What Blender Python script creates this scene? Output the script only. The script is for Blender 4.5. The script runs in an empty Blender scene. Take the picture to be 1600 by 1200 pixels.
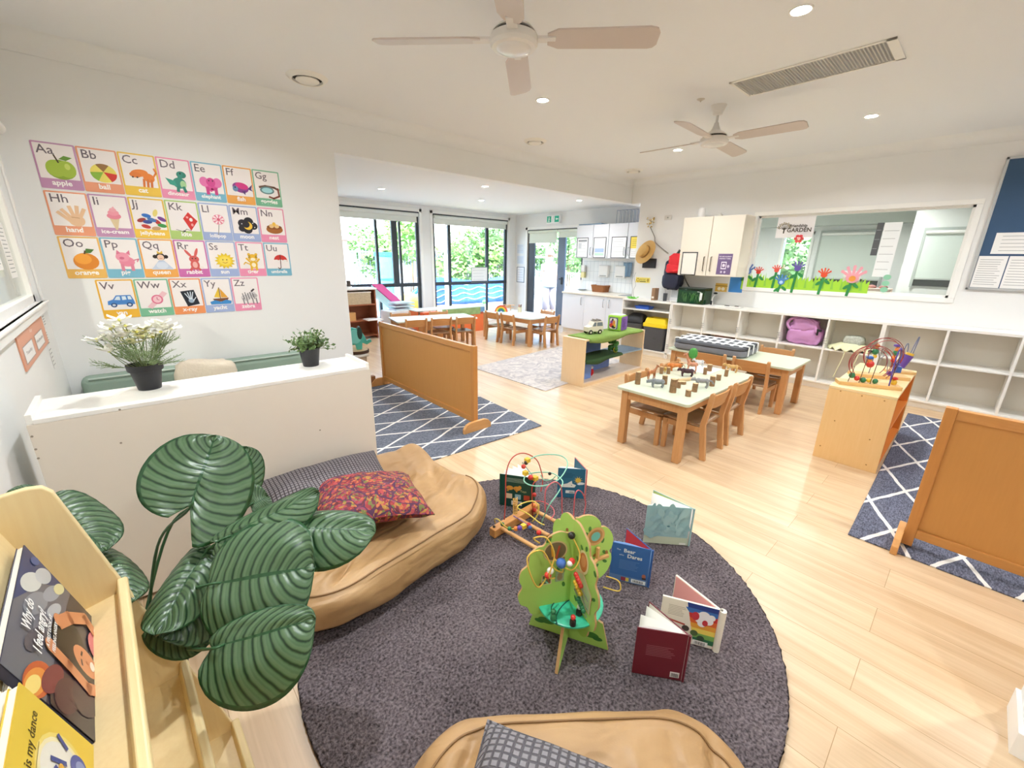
SKY_S=1.6; SUN_E=4; MAIN_W=12; BACK_W=8; OFF_W=20; EXPO=0.85
import bpy, bmesh, math, random
from mathutils import Vector, Matrix, Euler, noise
random.seed(7)
SC = bpy.context.scene
COL = SC.collection
PI = math.pi
R_ = math.radians
# ---------------------------------------------------------------- camera frame
CF = 653.14
CH = 1.5
def _rot(rx, ry, rz):
    cx,sx,cy,sy,cz,sz = math.cos(rx),math.sin(rx),math.cos(ry),math.sin(ry),math.cos(rz),math.sin(rz)
    return Matrix(((1,0,0),(0,cx,-sx),(0,sx,cx))) @ Matrix(((cy,0,sy),(0,1,0),(-sy,0,cy))) @ Matrix(((cz,-sz,0),(sz,cz,0),(0,0,1)))
CR = _rot(1.86337338, 0.0165200030, 0.735583907)
CRT = CR.transposed()
def ray(px, py):
    return CRT @ Vector(((px-800)/CF, (py-600)/CF, 1.0))
def PZ(px, py, z=0.0):
    d = ray(px, py); t = (z-CH)/d.z
    return Vector((d.x*t, d.y*t, z))
def PX(px, py, x):
    d = ray(px, py); t = x/d.x
    return Vector((x, d.y*t, CH+d.z*t))
def PY(px, py, y):
    d = ray(px, py); t = y/d.y
    return Vector((d.x*t, y, CH+d.z*t))
def PD(px, py, dist):
    return Vector((0,0,CH)) + ray(px, py).normalized()*dist
cam = bpy.data.cameras.new('camera'); camo = bpy.data.objects.new('camera', cam); COL.objects.link(camo)
cam.sensor_width = 36; cam.lens = CF/1600*36; cam.clip_start = .02
M = Matrix.Identity(4)
for i in range(3):
    M[i][0] = CR[0][i]; M[i][1] = -CR[1][i]; M[i][2] = -CR[2][i]
M[2][3] = CH
camo.matrix_world = M
SC.camera = camo
# ---------------------------------------------------------------- colour + materials
def lin(h):
    if isinstance(h, str):
        h = h.lstrip('#'); c = [int(h[i:i+2],16)/255 for i in (0,2,4)]
    else: c = list(h)
    return tuple((x/12.92 if x <= .04045 else ((x+.055)/1.055)**2.4) for x in c) + (1.0,)
MATS = {}
def nmat(name):
    m = bpy.data.materials.new(name); m.use_nodes = True
    nt = m.node_tree; b = nt.nodes['Principled BSDF']
    return m, nt, b
def mat(name, col='#cccccc', rough=.5, metal=0, var=0, scale=20, bump=0, bscale=60, emit=None, es=0, spec=.5, coat=0, alpha=1, trans=0):
    if name in MATS: return MATS[name]
    m, nt, b = nmat(name); N = nt.nodes; L = nt.links
    c = lin(col); b.inputs['Base Color'].default_value = c
    b.inputs['Roughness'].default_value = rough; b.inputs['Metallic'].default_value = metal
    b.inputs['Specular IOR Level'].default_value = spec; b.inputs['Coat Weight'].default_value = coat
    b.inputs['Transmission Weight'].default_value = trans; b.inputs['Alpha'].default_value = alpha
    tc = N.new('ShaderNodeTexCoord')
    if var:
        n = N.new('ShaderNodeTexNoise'); n.inputs['Scale'].default_value = scale; n.inputs['Detail'].default_value = 3
        L.new(tc.outputs['Object'], n.inputs['Vector'])
        mx = N.new('ShaderNodeMix'); mx.data_type = 'RGBA'
        mx.inputs[6].default_value = tuple(x*(1-var) for x in c[:3])+(1,); mx.inputs[7].default_value = tuple(min(1,x*(1+var)) for x in c[:3])+(1,)
        L.new(n.outputs['Fac'], mx.inputs[0]); L.new(mx.outputs[2], b.inputs['Base Color'])
    if bump:
        n2 = N.new('ShaderNodeTexNoise'); n2.inputs['Scale'].default_value = bscale; n2.inputs['Detail'].default_value = 4
        L.new(tc.outputs['Object'], n2.inputs['Vector'])
        bp = N.new('ShaderNodeBump'); bp.inputs['Strength'].default_value = bump; bp.inputs['Distance'].default_value = .01
        L.new(n2.outputs['Fac'], bp.inputs['Height']); L.new(bp.outputs['Normal'], b.inputs['Normal'])
    if emit:
        b.inputs['Emission Color'].default_value = lin(emit); b.inputs['Emission Strength'].default_value = es
    MATS[name] = m
    return m
def wood(name, c1, c2, axis='Z', scale=1.0, rough=.4, coat=.1, rings=9):
    if name in MATS: return MATS[name]
    m, nt, b = nmat(name); N = nt.nodes; L = nt.links
    tc = N.new('ShaderNodeTexCoord'); mp = N.new('ShaderNodeMapping')
    s = {'X':(.6,8,8),'Y':(8,.6,8),'Z':(8,8,.6)}[axis]
    mp.inputs['Scale'].default_value = tuple(v*scale for v in s)
    L.new(tc.outputs['Object'], mp.inputs['Vector'])
    n = N.new('ShaderNodeTexNoise'); n.inputs['Scale'].default_value = 2.2; n.inputs['Detail'].default_value = 5; n.inputs['Distortion'].default_value = 1.2
    L.new(mp.outputs['Vector'], n.inputs['Vector'])
    mul = N.new('ShaderNodeMath'); mul.operation = 'MULTIPLY'; mul.inputs[1].default_value = rings; L.new(n.outputs['Fac'], mul.inputs[0])
    sn = N.new('ShaderNodeMath'); sn.operation = 'SINE'; L.new(mul.outputs[0], sn.inputs[0])
    ad = N.new('ShaderNodeMath'); ad.operation = 'MULTIPLY_ADD'; ad.inputs[1].default_value = .3; ad.inputs[2].default_value = .5; L.new(sn.outputs[0], ad.inputs[0])
    n3 = N.new('ShaderNodeTexNoise'); n3.inputs['Scale'].default_value = 12; n3.inputs['Detail'].default_value = 3; L.new(mp.outputs['Vector'], n3.inputs['Vector'])
    av = N.new('ShaderNodeMath'); av.operation = 'MULTIPLY_ADD'; av.inputs[1].default_value = .7; L.new(n3.outputs['Fac'], av.inputs[0]); 
    hf = N.new('ShaderNodeMath'); hf.operation = 'MULTIPLY'; hf.inputs[1].default_value = .5; L.new(ad.outputs[0], hf.inputs[0]); L.new(hf.outputs[0], av.inputs[2])
    mx = N.new('ShaderNodeMix'); mx.data_type = 'RGBA'; mx.inputs[6].default_value = lin(c1); mx.inputs[7].default_value = lin(c2)
    L.new(av.outputs[0], mx.inputs[0]); L.new(mx.outputs[2], b.inputs['Base Color'])
    b.inputs['Roughness'].default_value = rough; b.inputs['Coat Weight'].default_value = coat; b.inputs['Coat Roughness'].default_value = .25
    MATS[name] = m
    return m
def artmat(name='art_print', rough=.5):
    if name in MATS: return MATS[name]
    m, nt, b = nmat(name)
    a = nt.nodes.new('ShaderNodeAttribute'); a.attribute_name = 'Col'
    nt.links.new(a.outputs['Color'], b.inputs['Base Color']); b.inputs['Roughness'].default_value = rough
    MATS[name] = m
    return m
def glassmat(name, tint='#eef5f4', refl=1.0):
    if name in MATS: return MATS[name]
    m = bpy.data.materials.new(name); m.use_nodes = True; nt = m.node_tree; N = nt.nodes; L = nt.links
    N.clear(); o = N.new('ShaderNodeOutputMaterial'); t = N.new('ShaderNodeBsdfTransparent'); g = N.new('ShaderNodeBsdfGlossy')
    t.inputs[0].default_value = lin(tint); g.inputs['Roughness'].default_value = .02
    f = N.new('ShaderNodeLayerWeight'); f.inputs['Blend'].default_value = .5
    pw = N.new('ShaderNodeMath'); pw.operation = 'POWER'; pw.inputs[1].default_value = 5; L.new(f.outputs['Facing'], pw.inputs[0])
    ml = N.new('ShaderNodeMath'); ml.operation = 'MULTIPLY_ADD'; ml.inputs[1].default_value = .9*refl; ml.inputs[2].default_value = .04*refl; L.new(pw.outputs[0], ml.inputs[0])
    mx = N.new('ShaderNodeMixShader'); L.new(ml.outputs[0], mx.inputs[0]); L.new(t.outputs[0], mx.inputs[1]); L.new(g.outputs[0], mx.inputs[2])
    L.new(mx.outputs[0], o.inputs[0]); MATS[name] = m
    return m
# ---------------------------------------------------------------- objects
def tag(o, label=None, cat=None, group=None, kind=None):
    if label: o['label'] = label
    if cat: o['category'] = cat
    if group: o['group'] = group
    if kind: o['kind'] = kind
    return o
def thing(name, label, cat, loc=(0,0,0), rz=0.0, group=None, rot=None):
    o = bpy.data.objects.new(name, None); COL.objects.link(o); o.empty_display_size = .05
    o.location = loc; o.rotation_euler = rot if rot else (0,0,rz)
    return tag(o, label, cat, group)
def kids(o): return [c for c in bpy.data.objects if c.parent == o]
def copy_tree(o, parent=None, top=True):
    c = o.copy(); COL.objects.link(c); c.parent = parent
    for k in list(o.children): copy_tree(k, c, False)
    return c
class MB:
    def __init__(s): s.v=[]; s.f=[]; s.m=[]; s.c=0; s.T=None; s.uv=[]
    def add(s, vs, fs):
        b = len(s.v)
        for p in vs:
            p = Vector(p)
            if s.T is not None: p = s.T @ p
            s.v.append(p)
        for f in fs: s.f.append([b+i for i in f]); s.m.append(s.c)
        return s
    def box(s, x0,x1,y0,y1,z0,z1):
        if x1<x0: x0,x1=x1,x0
        if y1<y0: y0,y1=y1,y0
        if z1<z0: z0,z1=z1,z0
        return s.add([(x0,y0,z0),(x1,y0,z0),(x1,y1,z0),(x0,y1,z0),(x0,y0,z1),(x1,y0,z1),(x1,y1,z1),(x0,y1,z1)],
                     [(3,2,1,0),(4,5,6,7),(0,1,5,4),(1,2,6,5),(2,3,7,6),(3,0,4,7)])
    def cbox(s, c, sz): return s.box(c[0]-sz[0]/2,c[0]+sz[0]/2,c[1]-sz[1]/2,c[1]+sz[1]/2,c[2]-sz[2]/2,c[2]+sz[2]/2)
    def beam(s, a, b, w, h, up=(0,0,1)):
        a=Vector(a); b=Vector(b); d=(b-a).normalized(); u=Vector(up)
        if abs(d.dot(u))>.98: u=Vector((0,1,0))
        sx=d.cross(u).normalized(); uu=sx.cross(d)
        vs=[]
        for p in (a,b):
            for i,j in ((-1,-1),(1,-1),(1,1),(-1,1)): vs.append(p+sx*(w/2*i)+uu*(h/2*j))
        return s.add(vs, [(3,2,1,0),(4,5,6,7),(0,1,5,4),(1,2,6,5),(2,3,7,6),(3,0,4,7)])
    def prism(s, poly, h0, h1, M=None):
        n=len(poly); 
        # keep counter-clockwise
        ar=sum(poly[i][0]*poly[(i+1)%n][1]-poly[(i+1)%n][0]*poly[i][1] for i in range(n))
        if ar<0: poly=poly[::-1]
        vs=[(p[0],p[1],h0) for p in poly]+[(p[0],p[1],h1) for p in poly]
        if M is not None: vs=[M@Vector(v) for v in vs]
        return s.add(vs, [tuple(range(n-1,-1,-1)),tuple(range(n,2*n))]+[(i,(i+1)%n,n+(i+1)%n,n+i) for i in range(n)])
    def lathe(s, prof, n=24, c=(0,0,0), M=None):
        vs=[];fs=[]; c=Vector(c)
        for r,z in prof:
            for i in range(n):
                a=2*PI*i/n; p=Vector((r*math.cos(a),r*math.sin(a),z))
                if M is not None: p=M@p
                vs.append(p+c)
        k=len(prof)
        for j in range(k-1):
            for i in range(n):
                i2=(i+1)%n
                fs.append((j*n+i,j*n+i2,(j+1)*n+i2,(j+1)*n+i))
        if prof[0][0]>1e-6: fs.append(tuple(range(n-1,-1,-1)))
        if prof[-1][0]>1e-6: fs.append(tuple((k-1)*n+i for i in range(n)))
        return s.add(vs,fs)
    def cyl(s, a, b, r, n=16, r2=None):
        a=Vector(a); b=Vector(b); d=b-a; q=Vector((0,0,1)).rotation_difference(d.normalized()).to_matrix()
        return s.lathe([(r,0),(r if r2 is None else r2,d.length)], n, a, q)
    def sph(s, c, r, n=14, m=9, q=None):
        if not hasattr(r,'__len__'): r=(r,r,r)
        prof=[(math.sin(PI*j/m),-math.cos(PI*j/m)) for j in range(m+1)]
        prof[0]=(1e-4,-1); prof[-1]=(1e-4,1)
        S=Matrix.Diagonal(Vector(r))
        if q is not None: S=q@S
        return s.lathe(prof,n,c,S)
    def tube(s, pts, r, n=8, closed=False, cap=True):
        pts=[Vector(p) for p in pts]; k=len(pts)
        rs=r if hasattr(r,'__len__') else [r]*k
        vs=[];fs=[]; up=None
        for i,p in enumerate(pts):
            if closed: d=pts[(i+1)%k]-pts[i-1]
            else: d=pts[min(i+1,k-1)]-pts[max(i-1,0)]
            d=d.normalized() if d.length>1e-9 else Vector((0,0,1))
            if up is None:
                up=Vector((0,0,1)) if abs(d.z)<.9 else Vector((1,0,0))
            sx=d.cross(up)
            if sx.length<1e-6: sx=d.cross(Vector((0,1,0)))
            sx.normalize(); up=sx.cross(d).normalized()
            for j in range(n):
                a=2*PI*j/n; vs.append(p+(sx*math.cos(a)+up*math.sin(a))*rs[i])
        for i in range(k if closed else k-1):
            i2=(i+1)%k
            for j in range(n):
                j2=(j+1)%n; fs.append((i*n+j,i*n+j2,i2*n+j2,i2*n+j))
        if not closed and cap: fs.append(tuple(range(n-1,-1,-1))); fs.append(tuple((k-1)*n+j for j in range(n)))
        return s.add(vs,fs)
    def grid(s, fn, nu, nv, cu=False, cv=False):
        vs=[fn(i/(nu if cu else nu-1), j/(nv if cv else nv-1)) for j in range(nv) for i in range(nu)]
        fs=[]
        for j in range(nv if cv else nv-1):
            for i in range(nu if cu else nu-1):
                i2=(i+1)%nu; j2=(j+1)%nv
                fs.append((j*nu+i,j*nu+i2,j2*nu+i2,j2*nu+i))
        return s.add(vs,fs)
    def build(s, name, mats, parent=None, smooth=0, bevel=0, seg=2, solid=0, recalc=False, sub=0):
        me=bpy.data.meshes.new(name); me.from_pydata([tuple(v) for v in s.v],[],s.f)
        if not isinstance(mats,(list,tuple)): mats=[mats]
        for m in mats: me.materials.append(m)
        if len(mats)>1: me.polygons.foreach_set('material_index', s.m)
        if recalc:
            bm=bmesh.new(); bm.from_mesh(me); bmesh.ops.recalc_face_normals(bm,faces=bm.faces); bm.to_mesh(me); bm.free()
        me.update()
        if smooth:
            me.shade_smooth()
            if smooth<3: me.set_sharp_from_angle(angle=smooth)
        o=bpy.data.objects.new(name,me); COL.objects.link(o)
        if parent is not None: o.parent=parent
        if bevel:
            md=o.modifiers.new('bevel','BEVEL'); md.width=bevel; md.segments=seg; md.limit_method='ANGLE'; md.angle_limit=R_(40)
            md.harden_normals=False
        if solid:
            md=o.modifiers.new('solid','SOLIDIFY'); md.thickness=solid; md.offset=0
        if sub:
            md=o.modifiers.new('sub','SUBSURF'); md.levels=sub; md.render_levels=sub
        return o
def box(name, x0,x1,y0,y1,z0,z1, m, parent=None, bevel=0):
    return MB().box(x0,x1,y0,y1,z0,z1).build(name,m,parent,bevel=bevel)
def struct(o): o['kind']='structure'; return o
def curve_pts(ctrl, n=40, closed=False):
    """Catmull-Rom through ctrl"""
    P=[Vector(p) for p in ctrl]; k=len(P); out=[]
    segs=k if closed else k-1
    for s in range(segs):
        if closed: p0,p1,p2,p3=P[s-1],P[s],P[(s+1)%k],P[(s+2)%k]
        else: p0,p1,p2,p3=P[max(s-1,0)],P[s],P[s+1],P[min(s+2,k-1)]
        m=max(2,n//segs)
        for i in range(m):
            t=i/m
            out.append(.5*((2*p1)+(-p0+p2)*t+(2*p0-5*p1+4*p2-p3)*t*t+(-p0+3*p1-3*p2+p3)*t**3))
    if not closed: out.append(P[-1])
    return out
# ---------------------------------------------------------------- flat printed art
_TX={}
def textmesh(s, bold=0):
    k=(s,bold)
    if k in _TX: return _TX[k]
    cu=bpy.data.curves.new('t','FONT'); cu.body=s; cu.size=1; cu.resolution_u=2; cu.offset=bold
    cu.dimensions='2D'; cu.fill_mode='FRONT'
    ob=bpy.data.objects.new('t',cu); COL.objects.link(ob)
    dg=bpy.context.evaluated_depsgraph_get(); dg.update()
    me=bpy.data.meshes.new_from_object(ob.evaluated_get(dg))
    V=[(v.co.x,v.co.y) for v in me.vertices]; F=[tuple(p.vertices) for p in me.polygons]
    bpy.data.objects.remove(ob); bpy.data.curves.remove(cu); bpy.data.meshes.remove(me)
    w=(min([v[0] for v in V]) if V else 0, max([v[0] for v in V]) if V else 1)
    _TX[k]=(V,F,w); return _TX[k]
class Art:
    """flat printed picture in a local x (right) y (up) z (out) frame; each ink layer a hair above the last"""
    def __init__(s, z0=.0006, dz=.00012): s.v=[]; s.f=[]; s.c=[]; s.z=z0; s.dz=dz; s.box0=None
    def _add(s, vs, fs, col):
        b=len(s.v); s.v+= [(x,y,s.z) for x,y in vs]; c=lin(col)
        for f in fs: s.f.append([b+i for i in f]); s.c.append(c)
        s.z+=s.dz; return s
    def poly(s, pts, col):
        n=len(pts); ar=sum(pts[i][0]*pts[(i+1)%n][1]-pts[(i+1)%n][0]*pts[i][1] for i in range(n))
        if ar<0: pts=pts[::-1]
        return s._add(pts,[tuple(range(n))],col)
    def rect(s,x0,y0,x1,y1,col): return s.poly([(x0,y0),(x1,y0),(x1,y1),(x0,y1)],col)
    def rrect(s,x0,y0,x1,y1,r,col):
        p=[]
        for cx,cy,a0 in ((x1-r,y0+r,-90),(x1-r,y1-r,0),(x0+r,y1-r,90),(x0+r,y0+r,180)):
            for k in range(5): a=R_(a0+k*22.5); p.append((cx+r*math.cos(a),cy+r*math.sin(a)))
        return s.poly(p,col)
    def ell(s,cx,cy,rx,ry,col,rot=0,n=20,a0=0,a1=360):
        p=[]; full=(a1-a0)>=360
        for i in range(n if full else n+1):
            a=R_(a0+(a1-a0)*i/n); x=rx*math.cos(a); y=ry*math.sin(a); c,t=math.cos(R_(rot)),math.sin(R_(rot))
            p.append((cx+x*c-y*t,cy+x*t+y*c))
        return s.poly(p,col)
    def line(s,pts,w,col):
        vs=[];fs=[]
        for i in range(len(pts)-1):
            (x0,y0),(x1,y1)=pts[i],pts[i+1]; dx,dy=x1-x0,y1-y0; L=math.hypot(dx,dy) or 1; nx,ny=-dy/L*w/2,dx/L*w/2
            e=w*.3; ex,ey=dx/L*e,dy/L*e; b=len(vs)
            vs+=[(x0-nx-ex,y0-ny-ey),(x1-nx+ex,y1-ny+ey),(x1+nx+ex,y1+ny+ey),(x0+nx-ex,y0+ny-ey)]; fs.append((b,b+1,b+2,b+3))
        return s._add(vs,fs,col)
    def text(s,t,x,y,size,col,al='L',rot=0,bold=0,sx=1):
        V,F,(w0,w1)=textmesh(t,bold)
        ox={'L':0,'C':-(w0+w1)/2,'R':-w1}[al]; c,q=math.cos(R_(rot)),math.sin(R_(rot))
        vs=[]
        for vx,vy in V:
            a=(vx+ox)*size*sx; b=vy*size; vs.append((x+a*c-b*q,y+a*q+b*c))
        return s._add(vs,F,col)
    def lines(s,x0,y0,x1,y1,n,col,w=None,rag=.25):
        """printed body text too small to read: n ruled lines"""
        if n<1: return s
        h=(y1-y0)/n; w=w or min(h*.35,.0045)
        vs=[];fs=[]
        for i in range(n):
            y=y1-h*(i+.5); xe=x1-(x1-x0)*rag*random.random(); b=len(vs)
            vs+=[(x0,y-w/2),(xe,y-w/2),(xe,y+w/2),(x0,y+w/2)]; fs.append((b,b+1,b+2,b+3))
        return s._add(vs,fs,col)
    def build(s,name,parent=None,M=None,back=None,thick=.001,rough=.5):
        """back: list of outline pts giving the board behind the ink"""
        if back is not None:
            n=len(back); bcol=lin(back[1]) if isinstance(back[1],str) else None
        me=bpy.data.meshes.new(name); me.from_pydata(s.v,[],s.f); me.materials.append(artmat('art_print%d'%int(rough*100),rough))
        ca=me.color_attributes.new('Col','FLOAT_COLOR','CORNER'); i=0
        dat=[]
        for p,c in zip(me.polygons,s.c):
            for _ in range(p.loop_total): dat+=list(c)
        ca.data.foreach_set('color',dat); me.update()
        o=bpy.data.objects.new(name,me); COL.objects.link(o)
        if parent is not None: o.parent=parent
        if M is not None: o.matrix_local=M
        return o
def frame(o, u, v, n=None):
    """matrix whose local x,y,z are u,v,n at o"""
    u=Vector(u).normalized(); v=Vector(v); v=(v-u*v.dot(u)).normalized(); n=u.cross(v)
    M=Matrix.Identity(4)
    for i in range(3): M[i][0]=u[i]; M[i][1]=v[i]; M[i][2]=n[i]; M[i][3]=o[i]
    return M
def at(name,label,cat,M,group=None):
    o=bpy.data.objects.new(name,None); COL.objects.link(o); o.empty_display_size=.05; o.matrix_world=M
    return tag(o,label,cat,group)
def panel(name,label,cat,M,w,h,col,art=None,th=.004,group=None,rough=.5,edge=None,partname='print'):
    """thin board w x h (origin = lower left) with an art print as its part"""
    o=MB().box(0,w,0,h,0,th).build(name,mat('board_'+str(col),col,rough)); o.matrix_world=M
    tag(o,label,cat,group)
    if art is not None:
        if art.v: art.build(partname,o,Matrix.Translation((0,0,th)),rough=rough)
    return o
# ================================================================ SETTING
XL=-.42; YA=4.275; XW=6.55; XK=7.45; YF=8.1; HC=2.76; HB=2.5; YB=-2.6; HBM=2.4
wallm = mat('wall_paint','#eeeeec',.65,var=.015,scale=1.5)
ceilm = mat('ceiling_paint','#ecedee',.8)
whitegloss = mat('white_gloss_paint','#f6f5f1',.3)
trimm = mat('white_trim','#f7f6f2',.35)
def floormat():
    m,nt,b=nmat('laminate_planks'); N=nt.nodes; L=nt.links
    tc=N.new('ShaderNodeTexCoord'); mp=N.new('ShaderNodeMapping'); mp.inputs['Rotation'].default_value=(0,0,PI/2)
    L.new(tc.outputs['Object'],mp.inputs['Vector'])
    br=N.new('ShaderNodeTexBrick'); br.inputs['Scale'].default_value=1; br.inputs['Brick Width'].default_value=1.25; br.inputs['Row Height'].default_value=.19
    br.inputs['Mortar Size'].default_value=.0012; br.inputs['Mortar Smooth'].default_value=.3; br.offset=.37
    br.inputs['Color1'].default_value=(0,0,0,1); br.inputs['Color2'].default_value=(1,1,1,1); br.inputs['Mortar'].default_value=(.5,.5,.5,1)
    L.new(mp.outputs[0],br.inputs['Vector'])
    mp2=N.new('ShaderNodeMapping'); mp2.inputs['Scale'].default_value=(5,.45,1); L.new(tc.outputs['Object'],mp2.inputs['Vector'])
    n=N.new('ShaderNodeTexNoise'); n.inputs['Scale'].default_value=2.4; n.inputs['Detail'].default_value=7; n.inputs['Distortion'].default_value=.8; L.new(mp2.outputs[0],n.inputs['Vector'])
    mp3=N.new('ShaderNodeMapping'); mp3.inputs['Scale'].default_value=(60,2,1); L.new(tc.outputs['Object'],mp3.inputs['Vector'])
    n2=N.new('ShaderNodeTexNoise'); n2.inputs['Scale'].default_value=1.5; n2.inputs['Detail'].default_value=4; L.new(mp3.outputs[0],n2.inputs['Vector'])
    r=N.new('ShaderNodeValToRGB'); r.color_ramp.elements[0].position=.3; r.color_ramp.elements[0].color=lin('#d6b48c'); r.color_ramp.elements[1].position=.68; r.color_ramp.elements[1].color=lin('#ead1ae')
    L.new(n.outputs['Fac'],r.inputs[0])
    mx=N.new('ShaderNodeMix'); mx.data_type='RGBA'; mx.blend_type='MULTIPLY'; mx.inputs[0].default_value=.35; L.new(r.outputs[0],mx.inputs[6])
    r2=N.new('ShaderNodeValToRGB'); r2.color_ramp.elements[0].color=(.72,.68,.6,1); r2.color_ramp.elements[0].position=.3; r2.color_ramp.elements[1].position=.7; L.new(n2.outputs['Fac'],r2.inputs[0]); L.new(r2.outputs[0],mx.inputs[7])
    mx2=N.new('ShaderNodeMix'); mx2.data_type='RGBA'; mx2.blend_type='MULTIPLY'; mx2.inputs[0].default_value=1; L.new(mx.outputs[2],mx2.inputs[6])
    r3=N.new('ShaderNodeValToRGB'); r3.color_ramp.elements[0].color=(.9,.88,.86,1); r3.color_ramp.elements[1].color=(1,1,1,1); L.new(br.outputs['Color'],r3.inputs[0]); L.new(r3.outputs[0],mx2.inputs[7])
    mx3=N.new('ShaderNodeMix'); mx3.data_type='RGBA'; L.new(br.outputs['Fac'],mx3.inputs[0]); L.new(mx2.outputs[2],mx3.inputs[6]); mx3.inputs[7].default_value=lin('#a88359')
    L.new(mx3.outputs[2],b.inputs['Base Color']); b.inputs['Roughness'].default_value=.36; b.inputs['Coat Weight'].default_value=.12; b.inputs['Coat Roughness'].default_value=.3
    return m
struct(MB().box(XL-.13,XK+.1,YB-.1,YF+.1,-.1,0).build('floor',floormat()))
# ceilings
struct(MB().box(XL-.13,XW+.2,YB-.1,YA,HC,HC+.1).build('ceiling',ceilm))
struct(MB().box(.5,XK+.13,YA+.12,YF+.13,HB,HB+.1).build('ceiling',ceilm))
# left wall with a window hole y -.6..4.12, z 1.18..2.1
def holed(name, axis, c0, c1, a0, a1, z0, z1, holes, m=wallm):
    """wall slab normal to axis between c0..c1, spanning a0..a1; holes (a,b,zlo,zhi) left open"""
    mb=MB()
    def put(a,b,lo,hi):
        if b-a<1e-4 or hi-lo<1e-4: return
        if axis=='x': mb.box(c0,c1,a,b,lo,hi)
        else: mb.box(a,b,c0,c1,lo,hi)
    cur=a0
    for a,b,lo,hi in sorted(holes):
        put(cur,a,z0,z1); put(a,b,z0,lo); put(a,b,hi,z1); cur=b
    put(cur,a1,z0,z1)
    return struct(mb.build(name,m))
holed('wall_left','x',XL-.13,XL,YB-.1,YA+.12,0,HC,[(2.0,4.12,1.18,2.1)])
struct(box('wall_back',XL,1.65,YA,YA+.12,0,HC,wallm))
struct(MB().box(1.65,XK,YA,YA+.12,HBM,HC).box(XW,XW+.2,4.11,YA,HBM,HC).build('wall_beam',wallm))
holed('wall_right','x',XW,XW+.13,YB-.1,4.11,0,HC,[(.24,2.27,1.165,2.1)])
struct(box('wall_nib',XW+.13,XK+.13,3.98,4.11,0,HC,wallm))
struct(box('wall_front',XL-.13,XW+.13,YB-.1,YB,0,HC,wallm))
struct(MB().box(1.855,2.06,YB,-.4,0,HC).build('wall_stub',wallm))
struct(MB().box(1.84,1.855,YB,-.4,0,.09).box(1.84,2.06,-.4,-.388,0,.09).build('baseboard_stub',trimm))
struct(box('baseboard_left',XL,XL+.012,YB,YA,0,.09,trimm)); struct(box('baseboard_back',XL,1.65,YA-.012,YA,0,.09,trimm))
# cove cornices (quarter round)
def cornice(name, p0, p1, inward, s=.11):
    mb=MB(); p0=Vector(p0); p1=Vector(p1); iw=Vector(inward)
    prof=[(0,0),(0,-s)]
    for k in range(7):
        a=PI/2*k/6; prof.append((s-s*math.cos(a)+.008*(k==0), -s+s*math.sin(a)))
    prof.append((s,0))
    vs=[]
    for p in (p0,p1):
        for a,z in prof: vs.append(p+iw*a+Vector((0,0,z)))
    n=len(prof); fs=[(i,(i+1)%n,n+(i+1)%n,n+i) for i in range(n)]
    mb.add(vs,fs); return struct(mb.build(name,wallm,smooth=.6,recalc=True))
cornice('trim_1',(XL,YA,HC),(XW,YA,HC),(0,-1,0))
cornice('trim_2',(XW,YA,HC),(XW,YB,HC),(-1,0,0))
cornice('trim_3',(XL,YB,HC),(XL,YA,HC),(1,0,0))
# far room
struct(box('wall_partition',.5,.62,YA+.12,YF,0,HB,wallm))
holed('wall_far','y',YF,YF+.13,.5,XK+.13,0,HB,[(2.5,4.74,.12,2.37),(5.06,7.18,.12,2.37)])
holed('wall_door','x',XK,XK+.13,YA-.165,YF,0,HB,[(5.96,7.68,0,2.15)])
struct(MB().box(XK-.012,XK,7.69,YF,0,.09).box(.62,XK,YF-.012,YF,0,.09).build('baseboard_far',trimm))
dark = mat('charcoal_aluminium','#3b4248',.45,metal=.2)
glass = glassmat('window_glass','#f8fbfa')
blindm = mat('roller_blind_fabric','#e9ece6',.8,trans=0)
def far_window(n,x0,x1,mull,lower):
    r=bpy.data.objects.new('window_%d'%n,None); COL.objects.link(r); struct(r); r.location=(0,0,0)
    fr=MB()
    y0,y1=YF+.035,YF+.085
    for x in (x0+.03,x1-.03): fr.box(x-.035,x+.035,y0,y1,.12,2.37)
    fr.box(x0,x1,y0,y1,.12,.18).box(x0,x1,y0,y1,2.31,2.37).box(x0,x1,y0-.01,y1,.89,.965)
    for x,w in mull: fr.box(x-w/2,x+w/2,y0,y1,.93,2.35)
    for x in lower: fr.box(x-.025,x+.025,y0,y1,.15,.93)
    fr.build('window_frame',dark,r,bevel=.004)
    MB().box(x0,x1,YF+.055,YF+.06,.15,2.33).build('pane',glass,r)
    t=MB().box(x0-.06,x0,YF-.012,YF,.1,2.43).box(x1,x1+.06,YF-.012,YF,.1,2.43).box(x0-.06,x1+.06,YF-.012,YF,2.37,2.43)
    t.build('architrave',trimm,r,bevel=.003)
    b=MB().cyl((x0+.03,YF+.0,2.31),(x1-.03,YF+.0,2.31),.035,16).box(x0+.04,x1-.04,YF+.03,YF+.032,2.18,2.31).box(x0+.04,x1-.04,YF+.022,YF+.04,2.165,2.185)
    b.build('rolled_blind',blindm,r,smooth=.6)
    MB().box(x0+.0,x1-.0,YF+.0,YF+.012,2.345,2.37).build('blind_rail',dark,r)
far_window(1,2.5,4.74,[(3.81,.05),(4.19,.12),(4.31,.04)],[3.81,4.3])
far_window(2,5.06,7.18,[(5.5,.07),(6.57,.08)],[5.5,6.57])
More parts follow.
